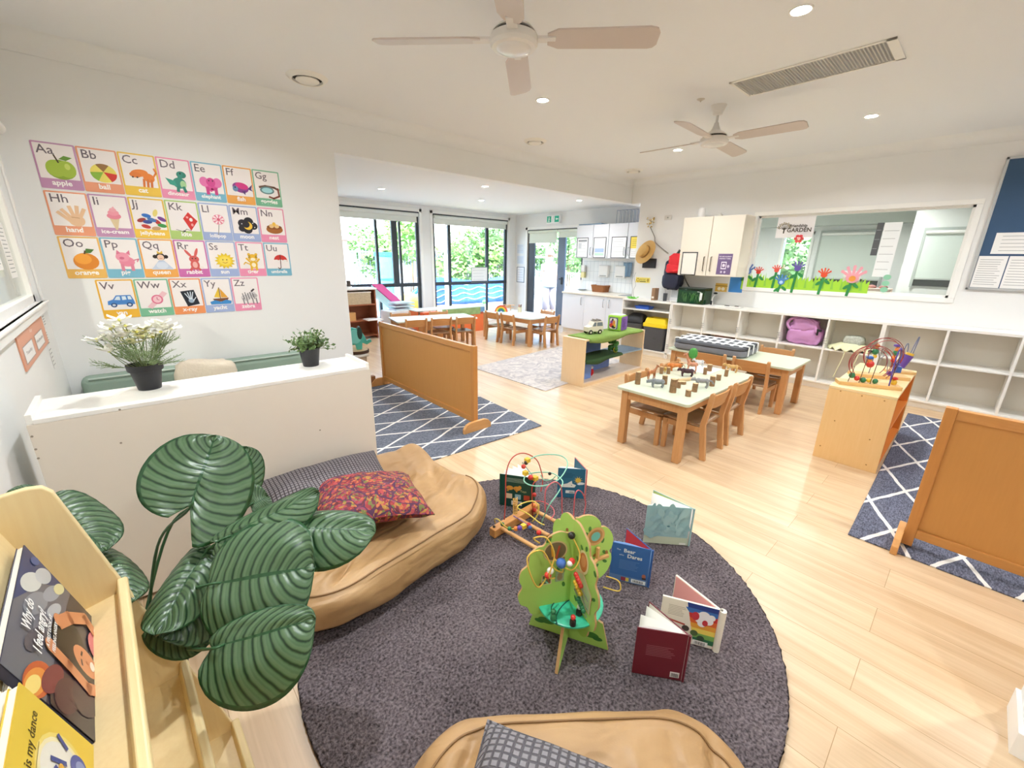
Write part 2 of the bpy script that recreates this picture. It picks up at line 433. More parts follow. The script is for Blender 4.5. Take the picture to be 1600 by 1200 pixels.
# glazed door in the far right wall
r=bpy.data.objects.new('door_1',None); COL.objects.link(r); struct(r)
xa,xb=XK+.03,XK+.1
MB().box(xa,xb,7.62,7.68,0,2.15).box(xa,xb,5.96,6.02,0,2.15).box(xa,xb,5.96,7.68,2.09,2.15).box(xa,xb,5.96,7.68,0,.03).build('door_frame',dark,r,bevel=.004)
MB().box(xa-.03,xa+.02,7.44,7.6,.03,2.08).build('stile',mat('dark_stile','#2b333d',.5),r,bevel=.004)
MB().box(xa-.03,xa+.02,6.47,6.68,.03,2.08).build('stile',mat('grey_blue_stile','#5f6c80',.5),r,bevel=.004)
MB().box(xa,xa+.02,6.02,7.6,.03,.14).build('rail',dark,r)
MB().box(xa+.025,xa+.03,6.02,7.6,.1,2.08).build('pane',glass,r)
MB().cbox((xa-.045,6.52,1.02),(.03,.03,.16)).cyl((xa-.05,6.52,1.06),(xa-.05,6.6,1.06),.01).build('door_handle',mat('dark_handle','#23272b',.4),r,bevel=.003)
for ya,yb,zb,nm in ((6.72,7.62,1.86,'blind'),(6.02,6.68,1.97,'blind')):
    MB().cyl((XK-.02,ya,2.1),(XK-.02,yb,2.1),.03,14).box(XK-.008,XK-.004,ya+.01,yb-.01,zb,2.1).box(XK-.014,XK+.0,ya+.01,yb-.01,zb-.012,zb+.012).build(nm,mat('blind_pale_green','#dfe6da',.8),r,smooth=.6)
MB().box(XK-.012,XK,7.68,7.74,0,2.21).box(XK-.012,XK,5.93,7.74,2.15,2.21).build('architrave',trimm,r,bevel=.003)
# interior window to the office (right wall)
r=bpy.data.objects.new('window_3',None); COL.objects.link(r); struct(r)
MB().box(XW-.012,XW,.19,2.32,2.1,2.15).box(XW-.012,XW,.19,2.32,1.115,1.165).box(XW-.012,XW,.19,.24,1.165,2.1).box(XW-.012,XW,2.27,2.32,1.165,2.1).build('architrave',trimm,r,bevel=.003)
MB().box(XW+.04,XW+.09,.24,2.27,1.165,1.19).box(XW+.04,XW+.09,.24,2.27,2.075,2.1).box(XW+.04,XW+.09,.24,.265,1.165,2.1).box(XW+.04,XW+.09,2.245,2.27,1.165,2.1).build('window_frame',trimm,r)
MB().box(XW+.06,XW+.066,.26,2.25,1.18,2.08).build('pane',glass,r)
# office beyond
officem=mat('office_wall','#e8ebe9',.7)
struct(box('floor',XW+.13,9.6,-1.5,3.98,-.1,0,mat('office_carpet','#9a958c',.9,var=.1,scale=60)))
struct(box('ceiling',XW+.13,9.7,-1.6,3.98,2.55,2.65,officem))
holed('wall_office_far','x',9.3,9.4,-1.5,3.98,0,2.55,[(2.28,2.7,.9,2.0)],officem)
struct(box('wall_office_left',XW+.13,9.4,3.88,3.98,0,2.55,officem))
struct(box('wall_office_right',XW+.13,9.4,-1.6,-1.5,0,2.55,officem))
struct(MB().box(8.3,8.4,-1.5,.86,0,2.55).build('wall_office_near',officem))
struct(MB().box(9.0,9.3,.9,3.88,2.12,2.3).build('trim_4',mat('office_soffit','#c6cdc8',.6)))
r=bpy.data.objects.new('window_5',None); COL.objects.link(r); struct(r)
MB().box(9.32,9.34,2.28,2.7,.9,2.0).build('pane',glass,r)
MB().box(9.28,9.31,2.24,2.28,.86,2.04).box(9.28,9.31,2.7,2.74,.86,2.04).box(9.28,9.31,2.24,2.74,2.0,2.04).build('window_frame',trimm,r)
def officeblind(x,y0,y1,z0,z1,lab,frm=True):
    t=thing('roller_blind',lab,'blind',(x,(y0+y1)/2,z0)); w=(y1-y0)/2; h=z1-z0
    MB().box(-.006,0,-w,w,0,h).build('fabric',mat('office_blind','#d0dad4',.75),t)
    MB().cyl((-.02,-w,h),(-.02,w,h),.025,12).build('roller',trimm,t,smooth=.6)
    MB().box(-.012,.004,-w,w,-.012,.008).build('bottom_bar',mat('blind_bar','#b6bcb8',.5),t)
    MB().box(0,.004,-w+.01,w+.01,-.1,0).build('dark_glass_strip',mat('dark_glass','#2d3333',.15),t)
    MB().box(-.01,.006,-w-.03,-w,-.12,h+.03).box(-.01,.006,w,w+.03,-.12,h+.03).box(-.01,.006,-w-.03,w+.03,h+.03,h+.06).build('frame',mat('office_frame','#aeb6b2',.5),t)
officeblind(9.28,1.2,2.12,1.25,1.99,'pale roller blind pulled down in the office behind the garden sign window')
officeblind(8.28,.18,.70,1.32,1.93,'smaller pale roller blind on the nearer office wall, dark strip below it')
# left interior window
r=bpy.data.objects.new('window_4',None); COL.objects.link(r); struct(r)
x=XL-.04
MB().box(x-.03,x+.02,4.06,4.12,1.18,2.1).box(x-.03,x+.02,2.0,4.12,1.18,1.225).box(x-.03,x+.02,2.0,4.12,2.06,2.1).build('window_frame',trimm,r,bevel=.003)
MB().box(XL,XL+.02,1.95,4.18,1.12,1.18).box(XL,XL+.03,1.95,4.2,1.165,1.18).box(XL,XL+.012,4.12,4.17,1.12,2.16).build('architrave',trimm,r,bevel=.004)
MB().box(x-.01,x-.004,2.0,4.07,1.2,2.08).build('pane',glass,r)
MB().cyl((XL+.03,2.0,2.2),(XL+.03,4.19,2.2),.035,16).build('rolled_blind',trimm,r,smooth=.6)
struct(box('wall_side_room',-3.2,-3.1,0,6,0,2.6,mat('cream_wall','#efe6cf',.8)))
struct(box('wall_side_room_end',-3.1,XL-.13,4.9,5.0,0,2.6,mat('side_room_wall','#dfe2d8',.8)))
struct(box('wall_side_room_near',-3.1,XL-.13,0,.1,0,2.6,mat('side_room_wall','#dfe2d8',.8)))
struct(box('ceiling',-3.2,XL-.13,0,5,2.6,2.7,ceilm)); struct(box('floor',-3.2,XL-.13,0,5,-.1,0,mat('side_floor','#d9c29a',.6)))
# outer ground
struct(box('ground',-4,30,YF+.13,30,-.15,-.05,mat('pale_paving','#928f88',.8,var=.1,scale=3)))
struct(box('ground',XK+.13,30,2.5,YF+.13,-.15,-.05,mat('pale_paving','#d9d4c8',.8)))
# ---------------------------------------------------------------- LIGHT
w=bpy.data.worlds.new('sky'); SC.world=w; w.use_nodes=True; nt=w.node_tree; bg=nt.nodes['Background']
sky=nt.nodes.new('ShaderNodeTexSky'); sky.sky_type='NISHITA'; sky.sun_elevation=R_(52); sky.sun_rotation=R_(200); sky.sun_disc=False; sky.air_density=1; sky.dust_density=2.5
nt.links.new(sky.outputs[0],bg.inputs[0]); bg.inputs[1].default_value=SKY_S
sun=bpy.data.lights.new('sun','SUN'); sun.energy=SUN_E; sun.angle=R_(1); sun.color=(1,.96,.9); so=bpy.data.objects.new('sun',sun); COL.objects.link(so)
so.rotation_euler=Vector((-.5,-.55,1)).to_track_quat('Z','Y').to_euler()
lampw=mat('lamp_lens','#ffffff',.4,emit='#fff6e6',es=40)
lring=mat('lamp_trim_ring','#f5f3ee',.4)
def downlight(x,y,z,lab,power,group,col=(.9,.95,1),lens=True):
    t=thing('ceiling_downlight',lab,'downlight',(x,y,z),group=group)
    MB().lathe([(.045,-.001),(.047,-.006),(.055,-.006),(.056,0)],24).build('trim_ring',lring,t,smooth=.6)
    MB().lathe([(.0001,-.002),(.045,-.002)],20).build('lamp_lens',lampw,t)
    l=bpy.data.lights.new('lamp','AREA'); l.shape='DISK'; l.size=.09; l.energy=power; l.color=col; l.spread=R_(150)
    lo=bpy.data.objects.new('lamp',l); COL.objects.link(lo); lo.parent=t; lo.location=(0,0,-.009)
LP=MAIN_W
for px,py,lab in ((1252,15,'bright downlight in the main ceiling nearest the long grey grille'),(848,156,'bright downlight in the main ceiling between the nearer fan and the round vent'),(1362,181,'bright downlight in the main ceiling nearest the office window'),(1059,234,'downlight in the main ceiling behind the farther fan')):
    p=PZ(px,py,HC); downlight(p.x,p.y,HC,lab,LP,'downlights in the main ceiling')
for i,(x,y) in enumerate(((.55,1.1),(.55,3.0),(3.0,-1.0),(5.4,-1.0),(.6,-1.2))):  # unseen ceiling lamps, added to brighten the main room
    downlight(x,y,HC,'unseen downlight added to the main ceiling out of the picture',LP,'unseen added downlights out of the picture')
for px,py,lab in ((596,295,'downlight in the back room ceiling, leftmost, over the first window'),(758,291,'downlight in the back room ceiling nearest the beam'),(752,313,'downlight in the back room ceiling between the two windows'),(905,313,'downlight in the back room ceiling over the kitchen cabinets')):
    p=PZ(px,py,HB); downlight(p.x,p.y,HB,lab,BACK_W,'downlights in the back room',(.95,.97,1))
for x,y in ((7.6,1.2),(7.6,2.9)): downlight(x,y,2.55,'unseen downlight added in the office ceiling',OFF_W,'unseen added downlights in the office',(1,.98,.95))  # unseen lamps added so the closed office has its own light
for x,y in ((-1.6,3.0),): downlight(x,y,2.6,'downlight in the side room beyond the left window',OFF_W,'downlights in the side room',(1,.95,.85))
SC.view_settings.view_transform='Standard'; SC.view_settings.look='None'; SC.view_settings.gamma=1; SC.view_settings.use_curve_mapping=False
SC.view_settings.exposure=EXPO
cy=SC.cycles; cy.max_bounces=8; cy.diffuse_bounces=5; cy.glossy_bounces=3; cy.transmission_bounces=4; cy.transparent_max_bounces=8; cy.caustics_reflective=False; cy.caustics_refractive=False
cy.sample_clamp_indirect=6; cy.use_denoising=True
try: cy.denoiser='OPENIMAGEDENOISE'
except Exception: pass
# ================================================================ ALPHABET CARDS
def apple(a,s):
    a.ell(0,-.02,.26,.22,'#8aa832'); a.ell(-.09,0,.17,.19,'#a9c445'); a.ell(.1,0,.16,.19,'#a9c445'); a.ell(.12,.06,.05,.07,'#cfdf74'); a.line([(-.02,.14),(-.07,.3)],.03,'#4a3b22'); a.poly([(0,.22),(.1,.3),(.24,.27),(.12,.19)],'#6f9a35')
def ball(a,s):
    a.ell(0,0,.25,.22,'#f0df6a')
    for k,c in ((0,'#8cb83c'),(2,'#d8392c'),(4,'#9a6f3c')): a.poly([(0,.03)]+[(.25*math.cos(R_(200+60*k+t)),.22*math.sin(R_(200+60*k+t))) for t in range(-20,41,10)],c)
def cat(a,s):
    a.ell(-.05,.1,.18,.09,'#e8842f',8); a.ell(.13,0,.12,.11,'#e8842f',-20); a.ell(-.16,-.02,.12,.09,'#f4f0e8'); a.ell(-.14,.05,.12,.07,'#e07a28')
    for x in (.02,.1,.18): a.line([(x,-.05),(x-.02,-.22)],.05,'#d9742a')
    a.line([(.22,.02),(.3,.14),(.27,.24)],.04,'#e8842f'); a.ell(-.2,-.01,.02,.02,'#222222'); a.ell(-.11,-.01,.02,.02,'#222222')
def dino(a,s):
    a.ell(.02,-.05,.15,.14,'#2f8f7c'); a.ell(.09,.17,.11,.09,'#2a8472'); a.poly([(-.08,0),(-.28,.06),(-.2,-.1),(-.05,-.14)],'#35a08a'); a.line([(.05,.1),(.08,.2)],.1,'#2f8f7c'); a.ell(.1,-.08,.07,.1,'#a8d39b'); a.line([(-.02,-.15),(-.04,-.26)],.07,'#2a8472'); a.line([(.1,-.15),(.13,-.26)],.07,'#2a8472'); a.ell(.07,.2,.02,.02,'#111111')
def elephant(a,s):
    a.ell(0,-.02,.17,.15,'#e0559f'); a.ell(-.16,.06,.11,.13,'#e878b4'); a.ell(.16,.06,.11,.13,'#e878b4'); a.ell(.0,.06,.11,.12,'#d94a94'); a.line([(0,.02),(.02,-.12),(-.03,-.17)],.06,'#d94a94')
    for x in (-.1,.1): a.line([(x,-.1),(x,-.25)],.08,'#cf4289')
    a.ell(-.04,.1,.015,.02,'#222222'); a.ell(.05,.1,.015,.02,'#222222')
def fish(a,s):
    a.ell(-.02,0,.21,.14,'#8f3f8f',-12); a.ell(.02,.05,.17,.09,'#d63a86',-12); a.ell(-.16,-.04,.07,.08,'#6e8fb5'); a.poly([(.16,-.02),(.3,.12),(.26,-.02),(.3,-.08)],'#5b3576'); a.poly([(0,-.1),(.08,-.2),(.1,-.08)],'#5b3576'); a.ell(-.16,.0,.02,.02,'#111111')
def goggles(a,s):
    a.line([(-.26,.08),(-.1,.12),(.15,.1),(.27,.04)],.06,'#7a5a48'); a.ell(-.06,0,.2,.11,'#6b8f92'); a.ell(-.06,0,.15,.075,'#a9dde0'); a.line([(.25,.08),(.27,-.14),(.1,-.22),(-.02,-.18)],.05,'#8c4a3a')
def hand(a,s):
    sk='#e9c19a'; a.ell(.04,-.1,.15,.14,sk)
    for t,l in ((-38,.32),(-12,.36),(8,.37),(28,.33)): 
        x=.04+.12*math.sin(R_(t)); a.line([(x,-.06),(x+l*.75*math.sin(R_(t)),-.06+l*.8*math.cos(R_(t)))],.075,sk)
    a.line([(-.05,-.14),(-.26,.08)],.075,sk); a.line([(-.04,-.02),(.1,-.04)],.012,'#b98558')
def icecream(a,s):
    a.poly([(-.1,.02),(.1,.02),(.02,-.28),(-.02,-.28)],'#dfc9a0'); a.ell(0,.06,.14,.08,'#e88a9c'); a.ell(0,.14,.11,.07,'#ef9cab'); a.ell(0,.21,.07,.05,'#f0a8b4'); a.poly([(-.04,.23),(.05,.24),(.02,.3)],'#f3b5bf')
def jelly(a,s):
    for x,y,r,c in ((-.1,.12,-10,'#2f74c8'),(.1,.2,70,'#ead87a'),(.22,.05,-30,'#7a3d8f'),(-.22,0,20,'#9a3430'),(-.1,-.04,0,'#3c4f9a'),(.12,-.04,-50,'#c4372f'),(.2,-.12,-10,'#3f9a4c'),(-.15,-.16,-15,'#c23b33'),(.06,-.2,5,'#c9a07a'),(.0,.02,-20,'#4c78b8')): a.ell(x,y,.1,.05,c,r)
def kite(a,s):
    a.poly([(.08,.28),(.27,.05),(.08,-.22),(-.06,.1)],'#d8332d'); a.ell(.12,.08,.04,.05,'#f3f0ea'); a.ell(.04,.14,.03,.03,'#f3a79f'); a.ell(.13,-.06,.03,.04,'#f3a79f'); a.line([(.08,-.22),(-.02,-.18),(-.1,-.26),(-.26,-.2)],.012,'#555555'); a.ell(-.08,-.24,.03,.02,'#333333')
def lolly(a,s):
    a.line([(.02,-.02),(-.03,-.3)],.02,'#9a9a90'); a.ell(.03,.13,.15,.14,'#e88aa0')
    for k in range(8): a.poly([(.03,.13)]+[(.03+.14*math.cos(R_(45*k+t)),.13+.13*math.sin(R_(45*k+t))) for t in (0,11,22)],'#fbe9ec')
    a.ell(.03,.13,.04,.04,'#e0607c')
def moon(a,s):
    for x,y,r in ((-.12,.06,.12),(.05,.12,.13),(.17,0,.11),(.0,-.1,.13),(-.14,-.08,.1)): a.ell(x,y,r,r,'#26242c')
    a.ell(.02,.0,.12,.12,'#f0c540'); a.ell(-.03,.04,.1,.1,'#26242c'); a.ell(.16,.08,.015,.015,'#ffffff'); a.ell(.2,-.04,.015,.015,'#ffffff'); a.ell(-.14,.05,.015,.015,'#ffffff')
def nest(a,s):
    a.ell(0,-.07,.24,.13,'#a8662a'); a.ell(0,0,.22,.07,'#8a4f20'); a.ell(-.08,.03,.07,.06,'#ecc98c'); a.ell(.07,.03,.07,.06,'#ecc98c'); a.ell(0,.09,.05,.06,'#f0c24a')
def orange(a,s):
    a.ell(0,-.04,.24,.21,'#e0892c'); a.ell(-.05,.02,.16,.13,'#f0a23c'); a.poly([(0,.16),(.05,.28),(.2,.26),(.12,.17)],'#4f7a35'); a.line([(0,.15),(.02,.22)],.03,'#5a4020')
def pig(a,s):
    a.ell(.03,-.04,.16,.13,'#eb8fa6'); a.ell(-.04,.08,.14,.12,'#ef9db2'); a.poly([(-.16,.14),(-.13,.26),(-.06,.18)],'#e07c97'); a.poly([(.04,.18),(.12,.26),(.12,.12)],'#e07c97'); a.ell(-.06,.05,.05,.035,'#d9708c')
    for x in (-.08,.12): a.line([(x,-.12),(x,-.26)],.07,'#e48aa0')
    a.line([(.18,0),(.28,.03),(.24,-.04)],.025,'#e07c97')
def queen(a,s):
    a.poly([(-.05,0),(-.25,-.25),(.25,-.25),(.06,0)],'#c7d3e6'); a.ell(0,-.14,.13,.1,'#dbe3f0'); a.ell(0,.1,.1,.1,'#2c2220'); a.ell(-.12,.1,.05,.05,'#2c2220'); a.ell(.12,.1,.05,.05,'#2c2220'); a.ell(0,.08,.075,.08,'#f0cdb2'); a.poly([(-.06,.18),(-.06,.26),(0,.21),(.06,.26),(.06,.18)],'#e6bc45'); a.line([(-.03,.05),(.03,.05)],.012,'#b8403a')
def rabbit(a,s):
    c='#d9605c'; a.ell(0,-.12,.11,.14,c); a.ell(0,.04,.12,.1,c); a.ell(-.12,.2,.035,.13,c,35); a.ell(.07,.22,.035,.14,c,-20); a.ell(0,-.12,.06,.09,'#f2b9b0'); a.ell(.15,-.2,.05,.04,'#f0e6e0'); a.ell(-.04,.06,.015,.02,'#222222'); a.ell(.04,.06,.015,.02,'#222222'); a.line([(-.08,-.2),(-.12,-.27)],.06,c); a.line([(.06,-.2),(.1,-.27)],.06,c)
def sunp(a,s):
    for k in range(14): t=R_(k*360/14); u=R_(k*360/14+13); w=R_(k*360/14-13); a.poly([(.27*math.cos(t),.24*math.sin(t)),(.19*math.cos(u),.17*math.sin(u)),(.19*math.cos(w),.17*math.sin(w))],'#e8c52e')
    a.ell(0,0,.19,.17,'#f2d22e'); a.ell(0,0,.15,.13,'#f7de5c'); a.ell(-.05,.03,.015,.02,'#6b4a10'); a.ell(.05,.03,.015,.02,'#6b4a10'); a.line([(-.06,-.04),(0,-.07),(.06,-.04)],.014,'#c07a20')
def tiger(a,s):
    c='#ecbb33'; a.ell(0,-.1,.11,.12,c); a.ell(0,.1,.13,.11,c); a.ell(-.1,.2,.04,.04,c); a.ell(.1,.2,.04,.04,c); a.ell(0,.05,.07,.05,'#f8eccd'); a.ell(0,-.12,.06,.07,'#f8eccd')
    for y in (.16,.12): a.line([(-.12,y),(-.07,y-.01)],.015,'#4a3312'); a.line([(.07,y-.01),(.12,y)],.015,'#4a3312')
    for x in (-.07,.07): a.line([(x,-.18),(x,-.27)],.06,c)
    a.line([(-.1,-.1),(-.22,-.04),(-.27,-.1)],.03,c); a.line([(-.1,-.02),(-.18,.08)],.05,c); a.line([(.1,-.02),(.17,.06)],.05,c)
def umbrella(a,s):
    a.ell(.04,.02,.2,.18,'#d4312b',a0=0,a1=180,rot=-8)
    for k in (-1,0,1): a.ell(.04+k*.13,.02,.065,.03,'#f3efe9')
    a.line([(.04,.2),(.02,-.2),(-.02,-.25),(-.06,-.2)],.022,'#5a2f2a')
def van(a,s):
    a.poly([(-.28,-.1),(-.27,0),(-.16,.04),(-.08,.15),(.22,.15),(.27,.0),(.28,-.1)],'#4a86cc'); a.poly([(-.13,.03),(-.07,.12),(-.01,.12),(-.01,.02)],'#dce9f2'); a.poly([(.03,.02),(.03,.12),(.11,.12),(.12,.03)],'#dce9f2'); a.poly([(.15,.03),(.15,.12),(.21,.12),(.23,.03)],'#dce9f2')
    for x in (-.16,.16): a.ell(x,-.11,.065,.06,'#234a80'); a.ell(x,-.11,.035,.03,'#cfd8e2')
def watch(a,s):
    a.poly([(-.24,-.2),(-.14,-.26),(.26,.16),(.16,.23)],'#eec3ca'); a.ell(.01,0,.13,.13,'#de6f8f'); a.ell(.01,0,.095,.095,'#f3c7cf'); a.line([(.01,.06),(.01,0),(.05,-.02)],.015,'#b8476a')
def xray(a,s):
    a.poly([(-.2,.2),(.13,.24),(.22,-.18),(-.08,-.24)],'#1d2430'); a.ell(.03,-.07,.07,.07,'#9fb4c8')
    for t in (-40,-18,2,20): a.line([(.03+.05*math.sin(R_(t)),-.03),(.03+.2*math.sin(R_(t)),.02+.16*math.cos(R_(t)))],.022,'#dfe8f0')
    a.line([(.08,-.08),(.15,.02)],.02,'#dfe8f0')
def yacht(a,s):
    a.poly([(-.01,.28),(-.16,.0),(-.01,-.02)],'#f0c840'); a.poly([(.02,.26),(.2,-.02),(.02,-.02)],'#e9a93c'); a.line([(0,.28),(0,-.05)],.02,'#6b4a2a'); a.poly([(-.2,-.05),(.22,-.03),(.16,-.14),(-.14,-.14)],'#7a4a2c'); a.poly([(-.28,-.14),(-.14,-.09),(0,-.15),(.14,-.09),(.28,-.13),(.26,-.22),(-.26,-.22)],'#3d8ed0')
def zebra(a,s):
    a.ell(.08,.02,.14,.1,'#d5d0d0',20); a.ell(-.08,-.06,.13,.1,'#d5d0d0'); a.ell(.17,.0,.08,.06,'#bdb7b8')
    for k in range(5): a.line([(-.16+.07*k,.08+.03*(k%2)),(-.12+.07*k,-.1)],.02,'#4b4448')
    for x in (-.16,-.06,.1,.2): a.line([(x,-.08),(x+.02,-.25)],.035,'#8f888b')
    a.line([(.1,.14),(.17,.2)],.05,'#4b4448')
PU,OR,YE,PK,BL,GR='#c593b8','#eda07c','#f2c84b','#ee94b5','#7fbcd2','#7dbd98'
LB,LG,MG,PE='#a3b4dc','#b2cf78','#cf6fb0','#f0ab55'
CARDS=[[('Aa','apple',apple,PU),('Bb','ball',ball,OR),('Cc','cat',cat,YE),('Dd','dinosaur',dino,PK),('Ee','elephant',elephant,BL),('Ff','fish',fish,PE),('Gg','goggles',goggles,GR)],
[('Hh','hand',hand,OR),('Ii','ice-cream',icecream,PU),('Jj','jellybeans',jelly,YE),('Kk','kite',kite,LG),('Ll','lollipop',lolly,LB),('Mm','moon',moon,LB),('Nn','nest',nest,PK)],
[('Oo','orange',orange,'#f0bd62'),('Pp','pig',pig,BL),('Qq','queen',queen,PE),('Rr','rabbit',rabbit,MG),('Ss','sun',sunp,LB),('Tt','tiger',tiger,PK),('Uu','umbrella',umbrella,BL)],
[('Vv','van',van,'#f0b83a'),('Ww','watch',watch,GR),('Xx','x-ray',xray,'#f0975f'),('Yy','yacht',yacht,LB),('Zz','zebra',zebra,PK)]]
inkc={'Aa':'#6e6468'}
RX=(-.279,-.279,-.275,-.147); RT=(2.172,1.878,1.592,1.300); cw=.2055; ch=.282
for ri,row in enumerate(CARDS):
    for ci,(L2,word,fn,col) in enumerate(row):
        W=cw-.004; H=ch-.004
        x=RX[ri]+ci*cw; z=RT[ri]-ch+ri*.002
        M=frame((x,YA-.001,z),(1,0,0),(0,0,1))
        o=MB(); poly=Art(); poly.rrect(0,0,W,H,.008,col)
        o.prism([(v[0],v[1]) for v in poly.v],0,.0015); o=o.build('alphabet_card',mat('card_'+col,col,.45)); o.matrix_world=M
        tag(o,'letter %s card with a picture of %s %s on the white wall'%(L2,'an' if word[0] in 'aeiou' else 'a',word.replace('jellybeans','jellybean pile')),'poster','alphabet cards on the wall')
        a=Art(z0=.0019); a.rrect(.009,.062,W-.009,H-.009,.004,'#f6efec'); a.text(L2,.018,H-.068,.074,'#6e6269',bold=.006); a.text(word,W/2,.024,.044 if len(word)<8 else .037,'#fffaf6','C',bold=.03); a.build('lettering',o)
        b=Art(z0=.0024); 
        n0=len(b.v); fn(b,1); sc=.27
        b.v=[(W/2+.012+p[0]*sc,.125+p[1]*sc,p[2]) for p in b.v]; b.build('picture',o)
# orange day chart on left wall
def onleft(y,z): return frame((XL+.001,y,z),(0,1,0),(0,0,1))
a=Art(); a.text('Today is',.22,.44,.1,'#fbe9df','L'); a.text('day',.4,.33,.07,'#fbe9df','L')
for x0,t in ((.06,'Tuesday'),(.5,'Wednesday')):
    a.rect(x0,.04,x0+.33,.25,'#f6f3f0'); a.line([(x0,.04),(x0+.33,.04),(x0+.33,.25),(x0,.25),(x0,.04)],.012,'#a99a94'); a.text(t,x0+.165,.13,.06,'#4d4a4c','C')
p0=PX(21,524,XL+.001); p1=PX(62,495,XL+.001)
panel('day_chart','orange felt day chart with two white cards on the left wall under the window','chart',onleft(p0.y,.945),p1.y-p0.y,.22,'#e2a183',None,.006)
cc=[o for o in bpy.data.objects if o.name=='day_chart'][0]
a.v=[(v[0]*.92,v[1]*.38+.01,v[2]+.006) for v in a.v]; a.build('chart_lettering',cc)
for (px,py,h,lab) in ((66,500,.1,'small white note beside the orange day chart, upper'),(72,530,.1,'small white note beside the orange day chart, middle'),(80,560,.14,'long thin white note below the others beside the day chart')):
    p=PX(px,py,XL+.001); a=Art(); a.lines(.01,.01,.1,h-.01,5,'#8a8a88'); panel('paper_note',lab,'note',onleft(p.y,p.z-h/2),.12,h,'#f1f0ec',a,.001)
for yy,zz,lab in ((3.55,1.35,'white printed sheet taped on the left window glass'),(3.2,1.4,'second printed sheet hanging in the left window')):
    a=Art(); a.lines(.02,.02,.17,.27,12,'#9aa0a0'); panel('printed_sheet',lab,'paper',frame((XL-.02,yy,zz),(0,1,0),(0,0,1)),.19,.29,'#f4f4f0',a,.001)
# ================================================================ NOTICE BOARD, signs on the right wall
def onright(y,z,d=.001): return frame((XW-d,y,z),(0,-1,0),(0,0,1))
t=at('notice_board','large blue felt notice board with aluminium frame on the right wall','board',onright(.134,1.265))
bw=1.55; bh=1.245
MB().box(0,bw,0,bh,0,.012).build('felt',mat('navy_felt','#3d5878',.9,var=.06,scale=200),t)
MB().box(0,bw,0,.022,0,.02).box(0,bw,bh-.022,bh,0,.02).box(0,.022,0,bh,0,.02).box(bw-.022,bw,0,bh,0,.02).build('frame',mat('brushed_aluminium','#c9ccce',.35,metal=.6),t,bevel=.003)
def paper(lab,M,w,h,n=14,col='#f5f4f2',title=None,frm=None,extra=None,rough=.5):
    a=Art(); a.lines(w*.08,h*.07,w*.92,h*(.78 if title else .92),n,'#a3a4a6')
    if title: a.text(title,w/2,h*.84,h*.075,'#44464a','C',bold=.01)
    if extra: extra(a,w,h)
    o=panel('paper_notice',lab,'notice',M,w,h,col,a,.0015,rough=rough)
    if frm:
        MB().box(-.012,w+.012,-.012,0,0,.006).box(-.012,w+.012,h,h+.012,0,.006).box(-.012,0,0,h,0,.006).box(w,w+.012,0,h,0,.006).build('frame',mat('frame_'+frm,frm,.4),o)
    return o
paper('white rounded sheet pinned mid way up the blue notice board',onright(.04,1.62,.014),.6,.2,5)
paper('printed form pinned at the lower left of the blue notice board',onright(.108,1.29,.014),.2,.31,12)
paper('printed form beside the first along the bottom of the blue notice board',onright(-.1,1.29,.014),.22,.31,10)
# Friendship Garden sign on the office window
p=PX(1214,377,XW-.005); q=PX(1276,337,XW-.005)
w=.40; h=.27; p=PX(1210,377,XW+.05); q=PX(1276,339,XW+.05); w=p.y-q.y; h=.265
a=Art(); a.rect(0,0,w,h,'#f3f0f0')
def tree(a,x,y,s,c='#3e3524'):
    a.line([(x,y),(x+.01*s,y+.35*s)],.09*s,c)
    for t in range(-70,71,20):
        a.line([(x,y+.25*s),(x+.45*s*math.sin(R_(t)),y+.3*s+.4*s*math.cos(R_(t)))],.035*s,c)
    for k in range(26):
        t=R_(-95+k*7.3); r=(.33+.2*((k*7)%5)/5)*s; a.ell(x+r*math.sin(t),y+.35*s+r*.85*math.cos(t),.045*s,.035*s,('#8a7b4a','#5b5234','#a5935c')[k%3],n=8)
tree(a,.09,.06,.17); a.text('Friendship',.15,.13,.05,'#3a2f24','L',bold=.02,sx=.95); a.text('GARDEN',.125,.07,.07,'#4a4033','L',bold=.02,sx=.98)
panel('window_sign','white clear-edged sign with tree and Friendship Garden lettering on the office window','sign',onright(p.y,1.815,-.05),w,h,'#f3f0f0',a,.003)
# painted hand flowers on grass across the lower office window
t=at('window_painting','long green painted grass strip with handprint flowers on the office window','artwork',onright(2.345,1.13,.004))
a=Art(z0=.002); L=1.42
random.seed(3)
pts=[(0,0),(L,0)]
x=L; 
while x>0:
    pts.append((x,.17+.06*random.random())); x-=.02+.02*random.random(); pts.append((max(x,0),.13+.03*random.random())); x-=.012
pts.append((0,.1)); a.poly(pts,'#a9dc3c')
for k in range(14):
    x=.1+k*.095; a.poly([(x,.06),(x+.01,.2+.04*random.random()),(x+.03,.06)],'#8ecb4a')
def handflower(a,x,y,s,c,pet=5,stem='#2f8c4a',cen=None):
    a.line([(x-.02,0.0),(x,y-.02)],.03,stem); a.ell(x-.04,y-.1,.04,.018,stem,40); a.ell(x+.045,y-.08,.04,.018,stem,-40)
    a.ell(x,y,.055*s,.045*s,c)
    for k in range(pet):
        t=R_(-60+120*k/(pet-1)); a.line([(x+.03*s*math.sin(t),y+.02*s),(x+.11*s*math.sin(t),y+.02*s+.1*s*math.cos(t))],.025*s,c)
        a.ell(x+.11*s*math.sin(t),y+.02*s+.1*s*math.cos(t),.015*s,.018*s,c,n=8)
    if cen: a.ell(x,y,.03*s,.03*s,cen,n=10)
